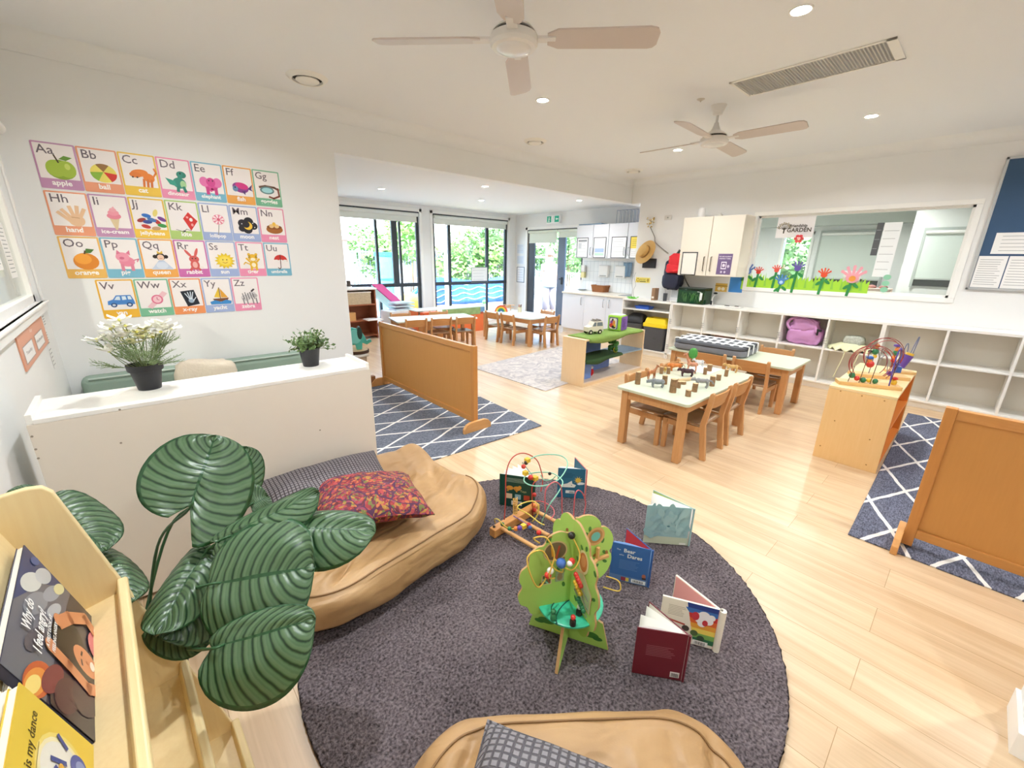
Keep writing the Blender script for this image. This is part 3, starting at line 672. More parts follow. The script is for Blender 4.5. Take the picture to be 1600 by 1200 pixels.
for x,y,s,c,cen in ((.06,.24,.85,'#5a78b8','#8fb5dd'),(.2,.24,.55,'#d9402f',None),(.42,.27,.55,'#e2584a',None),(.5,.12,.75,'#4f86c8','#b5d4ee'),(.66,.30,.7,'#6a58a8',None),(.96,.23,.65,'#e2502c',None),(1.25,.2,1.15,'#e8a0ac','#e89a3c')): handflower(a,x,y,s,c,cen=cen)
a.build('painted_paper',t)
o=at('paper_flower','small red paper flower beside the Friendship Garden sign','decoration',onright(1.745,1.8,.0)); a=Art()
for k in range(6): a.ell(.035*math.cos(k*1.05),.035*math.sin(k*1.05),.022,.018,'#e04a50')
a.ell(0,0,.015,.015,'#f0a0a0'); a.build('petals',o)
# Posters hung near office window (inside)
paper('white notice hanging in the office behind the garden window',frame((XW+.055,.93,1.36),(0,-1,0),(0,0,1)),.155,.60,6,'#f2f5f5')
paper('narrow strip of dark photographs hanging in the office',frame((XW+.055,.995,1.60),(0,-1,0),(0,0,1)),.06,.36,3,'#56595c')
paper('small heart drawing on paper low on the office window',frame((XW+.05,1.2,1.24),(0,-1,0),(0,0,1)),.17,.18,0,'#f4f2f4',extra=lambda a,w,h:(a.ell(.06,.1,.035,.035,'#e79ab0'),a.ell(.11,.1,.035,.035,'#e79ab0'),a.poly([(.03,.09),(.14,.09),(.085,.03)],'#e79ab0')))
# green dots strip
for k,z in enumerate((1.22,1.29,1.36)):
    o=at('round_sticker',('lowest','middle','topmost')[k]+' of three green round stickers on the office window','sticker',onright(.78,z,.002)); a=Art(); a.ell(0,0,.035,.03,'#8fc9a8'); a.build('disc',o)
# office things: dark bag, boxes, counter
t=thing('office_counter','pale office counter behind the window painting','counter',(7.5,1.6,0)); MB().box(0,.5,-1.2,.8,1.05,1.09).build('top',mat('office_laminate','#e9e2d4',.5),t,bevel=.004); MB().box(.05,.45,-1.18,.78,0,1.05).build('base',mat('office_base','#dcd8ce',.6),t)
t=thing('black_bag','black soft bag slumped on the office counter','bag',(7.7,PX(1338,437,7.7).y,1.09)); 
MB().grid(lambda u,v:( .14*math.cos(2*PI*u)*math.sin(PI*v)**.7, .2*math.sin(2*PI*u)*math.sin(PI*v)**.7*(1+.1*math.sin(6*PI*u)), .09-.09*math.cos(PI*v)+.015*math.sin(8*PI*u)*math.sin(PI*v)),28,12,cu=True).build('body',mat('black_fabric','#1c1c20',.8),t,smooth=3)
MB().tube(curve_pts([(0,-.08,.16),(0,-.05,.2),(0,.05,.2),(0,.08,.16)],12),.01).build('handle',mat('black_fabric','#1c1c20',.8),t,smooth=3)
t=thing('storage_carton','pale pink open carton on the office counter','box',(7.62,PX(1372,452,7.62).y+.03,1.09)); MB().box(-.1,.1,-.17,.17,0,.1).build('carton',mat('pink_card','#e4c9bc',.7),t,bevel=.004); MB().sph((0,-.08,.11),(.05,.05,.03)).sph((0,.05,.11),(.05,.06,.03)).build('contents',mat('red_brown','#8d5a52',.7),t,smooth=3)
# ================================================================ CEILING FITTINGS
fanm=mat('fan_white','#e2ded8',.35)
def make_fan(name,lab,x,y,rz):
    t=thing(name,lab,'fan',(x,y,2.5),rz,'ceiling fans in the main room')
    h=HC-2.5
    MB().lathe([(.02,h-.075),(.035,h-.07),(.062,h-.008),(.064,h)],28).build('canopy',fanm,t,smooth=.6)
    MB().cyl((0,0,.09),(0,0,h-.07),.011,14).build('downrod',fanm,t,smooth=.6)
    MB().lathe([(.018,.13),(.022,.11),(.04,.07),(.085,.045),(.1,.03)],32).build('motor_cover',fanm,t,smooth=.6)
    MB().lathe([(.092,.028),(.092,.018)],32).build('gap_ring',mat('fan_gap','#4a4540',.6),t)
    MB().lathe([(.1,.018),(.112,.012),(.115,-.02),(.105,-.035),(.085,-.038)],36).build('hub',fanm,t,smooth=.6)
    MB().lathe([(.085,-.036),(.08,-.042),(.05,-.052),(.0001,-.057)],32).build('hub_cap',mat('fan_cap','#e6e4e2',.25),t,smooth=.9)
    for k in range(4):
        M=Matrix.Rotation(k*PI/2,4,'Z')@Matrix.Rotation(R_(-13),4,'X')
        out=[(.16,-.035),(.21,-.062),(.63,-.07),(.665,-.06),(.68,-.035),(.68,.04),(.665,.06),(.64,.066),(.21,.06),(.16,.035)]
        mb=MB(); mb.prism(out,-.004,.004,M); mb.build('blade',mat('fan_blade','#cfc3bc',.45),t,bevel=.002)
        mb=MB(); mb.beam(M@Vector((.09,0,.0)),M@Vector((.2,0,0)),.05,.012); mb.build('blade_bracket',fanm,t,bevel=.003)
    return t
p=PZ(803,62,2.5); make_fan('ceiling_fan','larger-looking white four-blade ceiling fan nearest the camera',p.x,p.y,R_(44))
p=PZ(1116,219,2.5); make_fan('ceiling_fan','white four-blade ceiling fan farther back by the long grille',p.x,p.y,R_(3))
ventm=mat('vent_white','#efece4',.45)
for px,py,s,lab in ((480,121,1,'round ceiling air vent nearest the alphabet wall'),(836,220,.9,'round ceiling air vent in the middle by the beam'),(990,266,.9,'round ceiling air vent farthest away in the corner by the beam')):
    p=PZ(px,py,HC); t=thing('ceiling_vent',lab,'vent',(p.x,p.y,HC),group='round ceiling vents'); 
    MB().lathe([(.104*s,-.002),(.106*s,-.022),(.115*s,-.024),(.138*s,-.006),(.145*s,0)],36).build('outer_ring',ventm,t,smooth=.8)
    MB().lathe([(.104*s,-.004),(.02,-.0035)],36).build('dark_throat',mat('vent_throat','#3d3833',.8),t)
    MB().lathe([(.02*s,-.004),(.078*s,-.014),(.082*s,-.022),(.07*s,-.03),(.0001,-.032)],36).build('disc',ventm,t,smooth=.6)
# long return-air grille
p=PZ(1138,129,HC); q=PZ(1412,93,HC)
t=thing('return_air_grille','long grey slotted return air grille in the ceiling','vent',(0,0,0))
x0,x1=p.x,PZ(1178,148,HC).x; y1=p.y-.005; y0=PZ(1402,55,HC).y
MB().box(x0,x1,y0,y0+.05,HC-.008,HC).box(x0,x1,y1-.02,y1,HC-.008,HC).box(x0,x0+.02,y0,y1,HC-.008,HC).box(x1-.02,x1,y0,y1,HC-.008,HC).build('frame',ventm,t,bevel=.002)
mb=MB()
n=46
for k in range(n):
    y=y0+.055+(y1-y0-.08)*k/n; mb.add([(x0+.02,y,HC-.001),(x1-.02,y,HC-.001),(x1-.02,y+.008,HC-.007),(x0+.02,y+.008,HC-.007)],[(0,1,2,3),(3,2,1,0)])
mb.build('slats',mat('grille_grey','#d0cfcc',.5),t)
MB().box(x0+.02,x1-.02,y0+.05,y1-.02,HC-.0015,HC-.0005).build('filter',mat('grille_back','#c9c9c6',.8),t)
p=PZ(1095,155,HC); t=thing('ceiling_sensor','tiny metal sensor in the ceiling next to the farther fan','sensor',(p.x,p.y,HC)); MB().lathe([(.012,-.012),(.03,-.003),(.032,0)],16).build('body',mat('sensor_metal','#bdb7ac',.4),t,smooth=.6); MB().cyl((0,0,-.02),(0,0,0),.005,8).build('pin',mat('sensor_metal','#bdb7ac',.4),t)
# ================================================================ WOODS
beech=wood('beech','#bb8350','#d4a470','Z'); beechy=wood('beech_long','#bb8350','#d4a470','X')
darkbeech=wood('beech_seat','#8d6a4d','#a88462','X',rough=.35)
birch=wood('birch_ply','#e6c596','#f0d6ad','Z',rings=4); honey=wood('honey_ply','#e4b877','#eec88e','Z',rings=3)
pine=wood('orange_pine','#bd8040','#d2954f','Y',rings=5); pinev=wood('orange_pine_v','#b8783a','#cf904b','Z',rings=5)
amberpanel=wood('amber_panel','#c58a45','#d0954f','Z',rings=1.5,rough=.5)
greentop=mat('green_laminate','#ced4bd',.35,var=.05,scale=40)
whitelam=mat('white_laminate','#f4f1ea',.4); whitelam2=mat('white_melamine_back','#e9e3d6',.5)
ivory=mat('ivory_board','#e9dfd0',.5,var=.015,scale=6)
# ================================================================ CHAIRS AND TABLES
def make_chair(name='child_chair',bm=None,sm=None):
    bm=bm or beech; sm=sm or darkbeech
    t=thing(name,'','chair')
    w=.165
    for s in (-1,1):
        o=[(-.195,0),(-.15,0),(-.115,.27),(-.118,.3),(-.152,.5),(-.16,.545),(-.176,.557),(-.192,.548),(-.19,.5),(-.158,.29)]
        M=Matrix(((0,0,1,s*w-.014),(1,0,0,0),(0,1,0,0),(0,0,0,1)))
        MB().prism(o,0,.028,M).build('leg',bm,t,bevel=.004)
        MB().add(*_taper((s*(w-.002),.165,0),(s*(w-.002),.165,.262),.034,.04)).build('leg',bm,t,bevel=.004)
        MB().box(s*w-.01,s*w+.01,-.14,.15,.215,.262).build('side_rail',bm,t,bevel=.003)
    MB().box(-w,w,.155,.175,.215,.262).build('front_rail',bm,t,bevel=.003)
    MB().grid(lambda u,v:((u-.5)*.335, -.135+.325*v, .262+.018-.01*(1-(2*u-1)**2)*(1-(2*v-1)**2)),9,9).build('seat',sm,t,smooth=3,solid=.014)
    mb=MB(); n=10
    vs=[];fs=[]
    for k in range(n+1):
        u=k/n*2-1; x=u*.152; y=-.148-.018*(1-u*u); zt=.527+.006*(1-u*u); 
        for yy,zz,dy in ((y,.415,.008),(y,zt,-.018),(y-.015,zt,-.018),(y-.015,.415,.008)): vs.append((x,yy+dy,zz))
    for k in range(n):
        a=4*k
        for i in range(4): fs.append((a+i,a+(i+1)%4,a+4+(i+1)%4,a+4+i))
    fs+=[(3,2,1,0),(4*n,4*n+1,4*n+2,4*n+3)]
    mb.add(vs,fs); mb.build('backrest',wood('beech_back','#b67b45','#d29d64','X'),t,bevel=.002,recalc=True)
    return t
def _taper(a,b,w0,w1):
    vs=[]
    for p,w in ((a,w0),(b,w1)):
        for i,j in ((-1,-1),(1,-1),(1,1),(-1,1)): vs.append((p[0]+i*w/2,p[1]+j*w/2,p[2]))
    return vs,[(3,2,1,0),(4,5,6,7),(0,1,5,4),(1,2,6,5),(2,3,7,6),(3,0,4,7)]
chair0=make_chair(); _used=[False]
def put_chair(x,y,rz,lab,group):
    if not _used[0]: o=chair0; _used[0]=True
    else: o=copy_tree(chair0)
    o.location=(x,y,0); o.rotation_euler=(0,0,rz); tag(o,lab,'chair',group); return o
def make_table(lab,x0,x1,y0,y1,z=.5,name='child_table',top=greentop,round_right=False,leg=.058):
    t=thing(name,lab,'table',((x0+x1)/2,(y0+y1)/2,0)); a=(x1-x0)/2; b=(y1-y0)/2
    r=.035 if not round_right else .12
    p=[]
    for cx,cy,a0 in ((a-r,-b+r,-90),(a-r,b-r,0),(-a+r,b-r,90),(-a+r,-b+r,180)):
        for k in range(7): q=R_(a0+k*15); p.append((cx+r*math.cos(q),cy+r*math.sin(q)))
    MB().prism(p,z-.024,z).build('tabletop',[top],t,bevel=.005)
    i=.035
    for sx in (-1,1):
        for sy in (-1,1):
            MB().box(sx*(a-i)-(leg if sx>0 else 0),sx*(a-i)+(leg if sx<0 else 0),sy*(b-i)-(leg if sy>0 else 0),sy*(b-i)+(leg if sy<0 else 0),0,z-.024).build('leg',beech,t,bevel=.005)
    for sy in (-1,1): MB().box(-a+i+leg,a-i-leg,sy*(b-i-.02)-.01,sy*(b-i-.02)+.01,z-.1,z-.024).build('apron',beechy,t,bevel=.002)
    for sx in (-1,1): MB().box(sx*(a-i-.02)-.01,sx*(a-i-.02)+.01,-b+i+leg,b-i-leg,z-.1,z-.024).build('apron',beech,t,bevel=.002)
    return t
make_table('wooden child table with pale green top set with toy animals and log blocks',2.875,4.18,1.245,1.865)
make_table('wooden child table with pale green top holding the folded striped mattress by the cubbies',4.72,5.40,1.085,2.40)
g='small wooden chairs at the animal table'
put_chair(3.295,1.36,0,'wooden child chair pushed under the animal table, nearest the camera',g)
put_chair(3.735,1.36,0,'wooden child chair under the animal table, right behind the nearest one',g)
put_chair(3.27,1.74,PI,'wooden child chair on the far side of the animal table at its left corner',g)
put_chair(3.875,1.745,PI,'wooden child chair on the far side of the animal table at its far end',g)
g='small wooden chairs at the mattress table'
put_chair(4.80,1.435,-PI/2,'wooden child chair with bold grain back at the mattress table, nearer the right cabinet',g)
put_chair(4.80,1.86,-PI/2,'wooden child chair at the mattress table, behind the green toy tree',g)
put_chair(5.38,1.47,PI/2,'wooden child chair mostly hidden on the cubby side of the mattress table',g)
# ================================================================ CUBBY UNITS
def cubby(lab,y0,y1,xf,xb,top,cols,shelves,back=True,plinth=.07,name='cubby_shelf',th=.02):
    t=thing(name,lab,'shelf',((xf+xb)/2,(y0+y1)/2,0)); L=(y1-y0)/2; D=(xb-xf)/2
    MB().box(-D,D,-L,L,top-.028,top).build('top',whitelam,t,bevel=.002)
    MB().box(-D,D,-L,L,plinth,plinth+.02).build('base_board',whitelam,t,bevel=.0015)
    MB().box(-D+.03,-D+.045,-L,L,0,plinth).build('plinth',whitelam,t)
    for i,yy in enumerate(cols):
        yy=yy-(y0+y1)/2; lo=0 if i in (0,len(cols)-1) else plinth+.02
        yy=min(max(yy,-L+th/2),L-th/2)
        MB().box(-D,D,yy-th/2,yy+th/2,lo,top-.028).build('side_panel' if i in (0,len(cols)-1) else 'divider',whitelam,t,bevel=.0015)
    for (a,b,z) in shelves:
        a-=(y0+y1)/2; b-=(y0+y1)/2; a=max(a,-L)+th/2; b=min(b,L)-th/2
        MB().box(-D+.002,D-.012,a,b,z-.018,z).build('shelf',whitelam,t,bevel=.0015)
    if back: MB().box(D-.012,D-.002,-L+.01,L-.01,plinth+.02,top-.028).build('back_panel',whitelam2,t)
    return t
cols1=[.66,1.16,1.66,2.17,2.66,3.16]
cubby('long white cubby unit under the office window, ten open squares',.65,3.17,6.2,6.545,.885,cols1,[(cols1[i],cols1[i+1],.505) for i in range(5)])
cols2=[-1.85,-1.35,-.86,-.36,.145,.64]
cubby('white cubby unit at the right, empty squares behind the orange partition',-1.86,.65,6.2,6.545,.885,cols2,[(cols2[i],cols2[i+1],.505) for i in range(5)])
cubby('white bin shelf beside the kitchen wall end holding the yellow-lidded bin',3.175,4.05,6.2,6.545,.885,[3.18,4.045],[(3.18,4.045,.73)],name='bin_shelf')
# wire catches on the cubby dividers
wire=mat('chrome_wire','#9a9ca0',.3,metal=.8)
def catch(y,z,lab):
    t=thing('wire_catch',lab,'hook',(6.196,y,z),group='wire catches on the cubbies'); MB().tube([(0,.02,.03),(0,-.02,.032),(0,-.02,.0),(0,.016,-.002),(0,.016,-.03),(0,-.022,-.03)],.0022,6).tube([(0,-.0,.032),(.004,-.0,-.03)],.0018,5).build('wire',wire,t)
for y,z,l in ((3.16,.6,'upper catch at the bin shelf end'),(3.16,.2,'lower catch at the bin shelf end'),(2.66,.6,'catch on the first inner cubby divider'),(2.17,.6,'catch on the second inner cubby divider'),(1.66,.6,'catch beside the pink bag cubby'),(1.16,.6,'catch beside the sun hat cubby')): catch(y,z,'small wire '+l)
# things in cubbies
def blob(name,m,parent,c,r,seed=0,amp=.1,nu=40,nv=20,flat=.0,exp=.6,smooth=3,freq=3.0):
    def f(u,v):
        th=2*PI*u; ph=PI*v
        def se(x,e): return math.copysign(abs(x)**e,x)
        x=se(math.cos(th),exp)*se(math.sin(ph),exp); y=se(math.sin(th),exp)*se(math.sin(ph),exp); z=-se(math.cos(ph),exp)
        d=1+amp*noise.noise(Vector((x*freq+seed,y*freq,z*freq)))
        return (c[0]+r[0]*x*d,c[1]+r[1]*y*d,max(c[2]-r[2]+flat,c[2]+r[2]*z*d))
    return MB().grid(f,nu,nv,cu=True).build(name,m,parent,smooth=smooth)
pinkf=mat('pink_cloth','#d59cd0',.8,bump=.3,bscale=30)
t=thing('pink_backpack','pink cloth bag with black straps stuffed into a cubby','bag',(6.38,1.41,.505))
blob('body',pinkf,t,(0,0,.11),(.13,.19,.11),1,.18); blob('flap',pinkf,t,(-.03,.02,.23),(.1,.15,.09),4,.25)
MB().tube(curve_pts([(-.1,.13,.15),(-.12,.19,.24),(-.1,.16,.31),(-.06,.04,.33),(-.1,-.09,.27),(-.12,-.14,.17)],30),.016,8).build('handle',pinkf,t,smooth=3)
MB().cbox((-.12,-.16,.2),(.02,.05,.03)).cbox((-.13,-.15,.17),(.015,.02,.06)).build('strap_clip',mat('black_plastic','#1f1f22',.4),t,bevel=.003)
t=thing('sun_hat','pale yellow frilled sun hat with ties hanging from a cubby','hat',(6.34,.93,.505)); yel=mat('pale_yellow_cotton','#e9e8bd',.8,bump=.3,bscale=60)
blob('crown',mat('printed_cotton','#b9bcae',.8,var=.5,scale=60),t,(0,-.03,.11),(.09,.1,.07),2,.1)
MB().grid(lambda u,v:((.09+.1*v)*math.cos(2*PI*u)*.8-.02,-.02+(.1+.13*v)*math.sin(2*PI*u),.09-.075*v+.018*v*math.sin(28*PI*u)),90,6,cu=True).build('frilled_brim',yel,t,smooth=3,solid=.004)
for y in (-.1,.03): MB().tube(curve_pts([(-.12,y,.02),(-.16,y-.02,-.02),(-.165,y,-.16),(-.16,y+.03,-.32)],16),.005,6).build('tie',yel,t,smooth=3)
t=thing('folded_blanket','small brown and white patterned bundle in the second lower cubby','blanket',(6.36,2.42,.09)); blob('cloth',mat('patterned_cloth','#a5857a',.8,var=.8,scale=60),t,(0,-.05,.32),(.12,.14,.075),3,.2); MB().box(-.1,.12,-.2,.2,0,.24).build('carton',mat('brown_card','#8d7b6b',.8),t,bevel=.004)
MB().cbox((-.02,-.17,.3),(.2,.05,.1)).build('dark_pouch',mat('black_plastic','#1f1f22',.4),t,bevel=.01)
# bin etc
t=thing('waste_bin','tall dark grey bin with yellow rim on the bin shelf floor','bin',(6.33,3.43,.09)); dg=mat('dark_grey_plastic','#4b4c50',.45)

def rrt(hx,hy,r,z,n=8):
    out=[]
    for cx,cy,a0 in ((hx-r,-hy+r,-90),(hx-r,hy-r,0),(-hx+r,hy-r,90),(-hx+r,-hy+r,180)):
        for k in range(n+1): a=R_(a0+90*k/n); out.append((cx+r*math.cos(a),cy+r*math.sin(a),z))
    return out
def loft(mb,rings,cap0=True,cap1=True):
    n=len(rings[0]); vs=[p for r in rings for p in r]; fs=[]
    for j in range(len(rings)-1):
        for i in range(n): i2=(i+1)%n; fs.append((j*n+i,j*n+i2,(j+1)*n+i2,(j+1)*n+i))
    if cap0: fs.append(tuple(range(n-1,-1,-1)))
    if cap1: fs.append(tuple((len(rings)-1)*n+i for i in range(n)))
    return mb.add(vs,fs)
loft(MB(),[rrt(.1,.165,.03,0),rrt(.125,.2,.035,.4)]).build('body',dg,t,smooth=.8)
yp=mat('yellow_plastic','#f3d51c',.4)
loft(MB(),[rrt(.132,.207,.035,.38),rrt(.132,.207,.035,.43),rrt(.12,.19,.03,.435),rrt(.1,.165,.03,.52),rrt(.09,.155,.03,.52),rrt(.085,.15,.03,.44)],True,True).build('lid_rim',yp,t,smooth=.6)
MB().lathe([(.0001,.0),(.008,.0)],10,(-.118,-.02,.2),Matrix.Rotation(-PI/2,3,'Y')).build('sticker',whitelam,t)
t=thing('pet_carrier','dark grey round-topped storage tub beside the bin on the shelf','tub',(6.36,3.83,.09)); 
loft(MB(),[rrt(.12,.15,.05,.3),rrt(.14,.17,.06,.36),rrt(.14,.17,.06,.4)]).build('base_tub',dg,t,smooth=.8)
MB().grid(lambda u,v:(.13*math.cos(PI*u)*(1 if v<2 else 1),.165*(2*v-1),.4+.16*math.sin(PI*u)*(1-(2*v-1)**4*.5)),24,14).build('hood',mat('black_plastic','#1f1f22',.4),t,smooth=3,solid=.005)
MB().box(-.14,.14,-.17,.17,.25,.3).box(-.1,.1,-.12,.12,0,.25).build('pedestal',mat('light_grey_plastic','#bfc0c0',.5),t,bevel=.01)
t=thing('blue_tray','blue plastic tray on the upper shelf above the bin','tray',(6.35,3.72,.73)); bp=mat('blue_plastic','#2f63c9',.4)
loft(MB(),[rrt(.07,.12,.02,0),rrt(.09,.14,.025,.045)]).build('tub',bp,t,smooth=.7); MB().cbox((0,.0,.05),(.05,.2,.015)).build('lid',bp,t,bevel=.004)
# ---------------------------------------------------------------- on top of the units
z=.885
t=thing('fish_tank','green planted glass fish tank on top of the cubby','aquarium',(6.38,2.92,z)); 
tx,ty,tz=.13,.2,.235
MB().box(-tx,tx,-ty,ty,0,.01).box(-tx,tx,-ty,ty,tz-.008,tz).build('rim',mat('tank_rim','#47524c',.4),t)
MB().box(-tx,-tx+.005,-ty,ty,.01,tz-.008).box(tx-.005,tx,-ty,ty,.01,tz-.008).box(-tx,tx,-ty,-ty+.005,.01,tz-.008).box(-tx,tx,ty-.005,ty,.01,tz-.008).build('tank_glass',glassmat('tank_glass','#c9dccf'),t)
MB().box(-tx+.008,tx-.008,-ty+.008,ty-.008,.01,.19).build('water',mat('tank_water','#4f8062',.2,var=.5,scale=14),t)
mb=MB()
for k in range(26):
    x=random.uniform(-.12,-.115); y=random.uniform(-.15,.14); zz=random.uniform(.02,.06); mb.tube(curve_pts([(x-.004,y,zz),(x-.006,y+random.uniform(-.02,.02),zz+.06),(x-.006,y+random.uniform(-.04,.04),zz+.11)],6),.004,5)
mb.build('water_plants',mat('tank_plants','#7fb06a',.6),t,smooth=3)
MB().tube([( -.135,-.15,.05),(-.137,-.15,.18),(-.137,-.1,.185)],.006,8).cbox((-.138,-.16,.12),(.012,.035,.1)).build('filter',mat('tank_filter','#e6eae6',.4),t,bevel=.003)
t=thing('grey_tumbler','dark grey tumbler on the bin shelf top','cup',(6.36,3.38,z)); MB().lathe([(.028,0),(.034,.12),(.03,.12),(.026,.01)],24).build('cup',dg,t,smooth=.7); MB().tube([(.01,0,.1),(.0,.02,.19)],.003,6).build('straw',wire,t)
t=thing('brown_box_file','narrow brown box file standing on the bin shelf top','box',(6.36,3.56,z)); MB().box(-.06,.06,-.03,.03,0,.19).build('case',mat('brown_file','#9c7a5c',.6),t,bevel=.003); MB().box(-.062,-.06,-.02,.02,.03,.06).build('label_window',mat('pale_label','#e6ddd0',.6),t)
a=Art(); a.lines(.02,.06,.24,.17,6,'#7b93a5'); 
t=at('sheet_stand','white printed sheet leaning behind the bin shelf tumbler','paper',frame((6.43,3.34,z),(0,-1,0),(.1,0,1))); MB().box(0,.26,0,.2,-.004,0).build('board',mat('paper_white','#f3f5f6',.5),t); a.build('print',t,Matrix.Translation((0,0,.0005)))
t=thing('flat_dish','small white dish in front of the leaning sheet','dish',(6.28,3.2,z)); MB().lathe([(.03,0),(.05,.02),(.045,.022),(.0001,.006)],24).build('dish',whitelam,t,smooth=.7)
t=thing('remote_control','black microphone-like handset with cord standing beside the fish tank','gadget',(6.42,2.63,z)); MB().sph((0,0,.17),(.02,.03,.014)).build('head',mat('black_plastic','#1f1f22',.4),t,smooth=3); MB().tube(curve_pts([(0,0,.16),(-.01,.03,.1),(0,.03,.04),(0,.02,.005)],12),.008,8).build('stem',whitelam,t,smooth=3); MB().cbox((0,.04,.03),(.03,.03,.06)).build('foot',mat('black_plastic','#1f1f22',.4),t,bevel=.008)
t=thing('white_power_strip','thin white tray of small parts lying on the cubby top','tray',(6.33,2.38,z)); MB().cbox((0,0,.008),(.12,.36,.012)).build('tray',whitelam,t,bevel=.004); MB().cbox((-.02,.02,.018),(.02,.06,.008)).cbox((.01,-.1,.018),(.02,.05,.008)).build('small_parts',mat('black_plastic','#1f1f22',.4),t)
t=thing('green_mat','bright green plastic grass saucer on the bin shelf top','mat',(6.3,3.93,z)); mb=MB(); mb.cyl((0,0,0),(0,0,.01),.07,20)
for k in range(40): a_=random.random()*6.28; rr=random.uniform(.02,.09); mb.tube([(rr*math.cos(a_),rr*math.sin(a_),.008),(1.15*rr*math.cos(a_+.1),1.15*rr*math.sin(a_+.1),.03)],.004,4)
mb.build('grass',mat('bright_green','#6fd13f',.6),t)
t=thing('string_of_cords','thin grey drying rack wires standing over the green grass saucer','rack',(6.42,3.98,z)); 
MB().tube(curve_pts([(0,0,.0),(0,.02,.12),(0,-.01,.22),(0,.03,.34),(-.01,.0,.42)],20),.003,6).tube(curve_pts([(0,.05,.0),(0,.04,.14),(0,.07,.26),(0,.05,.36)],16),.003,6).build('wires',wire,t)
# ---------------------------------------------------------------- wall cabinet
cream=mat('cream_cabinet','#efe6d6',.35)
t=thing('wall_cabinet','cream two-door wall cabinet above the fish tank','cabinet',(6.375,2.72,1.3)); 
MB().box(-.16,.17,-.42,.42,0,.8).build('body',cream,t,bevel=.002)
for i,(a0,b0) in enumerate(((.004,.418),(-.418,-.004))):
    d=MB().box(-.18,-.161,a0,b0,.004,.796).build('door',cream,t,bevel=.002)
    y=.045 if i==0 else -.055
    MB().tube([(-.18,y,.07),(-.205,y,.072),(-.205,y,.26),(-.18,y,.262)],.006,8).build('handle',mat('bronze_handle','#6d6254',.35,metal=.6),d,smooth=.7)
pz=PX(1064,433,6.19); 
o=paper('black-framed blank notice on the left door of the cream cabinet',frame((6.193,3.085,1.315),(0,-1,0),(0,0,1)),.205,.30,0,'#f1ece2',frm='#3b3a3a')
def purple(a,w,h):
    a.text('WE ARE ALLERGY',w/2,h*.84,.021,'#f2ecf4','C',bold=.02); a.text('FRIENDLY HERE',w/2,h*.74,.021,'#f2ecf4','C',bold=.02)
    a.rect(w*.28,h*.26,w*.66,h*.62,'#efe9f2'); a.rect(w*.33,h*.31,w*.61,h*.57,'#6d5680'); a.ell(w*.47,h*.44,.018,.022,'#efe9f2'); a.ell(w*.8,h*.4,.016,.02,'#d9cfe2'); a.ell(w*.36,h*.12,.014,.016,'#d9cfe2'); a.ell(w*.6,h*.12,.014,.016,'#d9cfe2')
paper('purple poster with white headline on the right door of the cream cabinet',frame((6.193,2.575,1.33),(0,-1,0),(0,0,1)),.19,.275,0,'#75608a',extra=purple)
t=thing('white_canister','white lidded canister standing on top of the cream cabinet','jar',(6.36,2.97,2.1)); MB().lathe([(.04,0),(.05,.02),(.05,.1),(.04,.13),(.0001,.135)],24).build('jar',mat('white_plastic','#f2f0ee',.3),t,smooth=.7)
t=thing('small_clip','small pale gadget on top of the cream cabinet','gadget',(6.36,2.72,2.1)); MB().cbox((0,0,.015),(.05,.08,.03)).sph((0,-.02,.04),.016).build('body',mat('pale_plastic','#dfdcd4',.4),t,smooth=.6)
# ---------------------------------------------------------------- on the wall by the kitchen
def wsph(n,lab,cat,y,z): return thing(n,lab,cat,(XW,y,z))
p=PX(1013,394,XW-.03); t=thing('straw_hat','tan straw hat hanging on the wall by the kitchen opening','hat',(XW-.05,p.y,p.z)); straw=mat('straw','#c89f5c',.75,bump=.5,bscale=120)
t.rotation_euler=Vector((-1,.30,.45)).to_track_quat('Z','Y').to_euler(); t.location.x=XW-.12; t.scale=(1.2,1.2,1.2)
MB().lathe([(.0001,.085),(.06,.082),(.078,.07),(.085,.01),(.1,.0),(.15,-.006),(.165,-.002),(.165,.002),(.1,.006)],40).build('hat',straw,t,smooth=.8)
MB().lathe([(.0855,.012),(.087,.02),(.085,.032),(.083,.03)],40).build('hat_band',mat('brown_band','#8a6230',.7),t,smooth=3)
p=PX(1015,410,XW-.01); t=thing('wall_pocket','black mesh wall pocket below the straw hat','pocket',(XW,p.y,p.z)); MB().box(-.03,0,-.12,.12,-.09,.06).build('pocket',mat('black_mesh','#2d2e33',.6),t,bevel=.004); MB().box(-.034,-.03,-.12,.12,.04,.06).build('hem',mat('black_plastic','#1f1f22',.4),t)
def recyc(a,w,h): a.ell(w*.16,h*.5,h*.36,h*.36,'#b79a3a'); a.ell(w*.16,h*.5,h*.2,h*.2,'#f0dc6c'); a.text('RECYCLE',w*.3,h*.52,h*.3,'#7d6f2a','L',bold=.02); a.line([(w*.3,h*.25),(w*.7,h*.25)],h*.14,'#4b4426'); a.ell(w*.86,h*.5,h*.25,h*.32,'#b79a3a')
p=PX(993,441,XW-.002); paper('yellow recycling sign on the wall end above the bin shelf',onright(p.y,p.z,.001),.27,.085,0,'#f2df6e',extra=recyc)
p=PX(1117,453,XW-.002); paper('small gold and orange patterned sign under the cream cabinet',onright(p.y,p.z-.02,.001),.17,.12,0,'#d9b04c',extra=lambda a,w,h:(a.line([(0,h*.7),(w,h*.7)],.012,'#9c7724'),a.ell(w*.35,h*.35,.025,.025,'#f4e9cf'),a.ell(w*.68,h*.35,.025,.025,'#f4e9cf')))
p=PX(1136,457,XW-.002); paper('plain blue square sheet with white border beside the office window',onright(p.y,p.z-.005,.001),.215,.24,0,'#f2f4f6',extra=lambda a,w,h:a.rect(.014,.014,w-.014,h-.014,'#3f8bd6'))
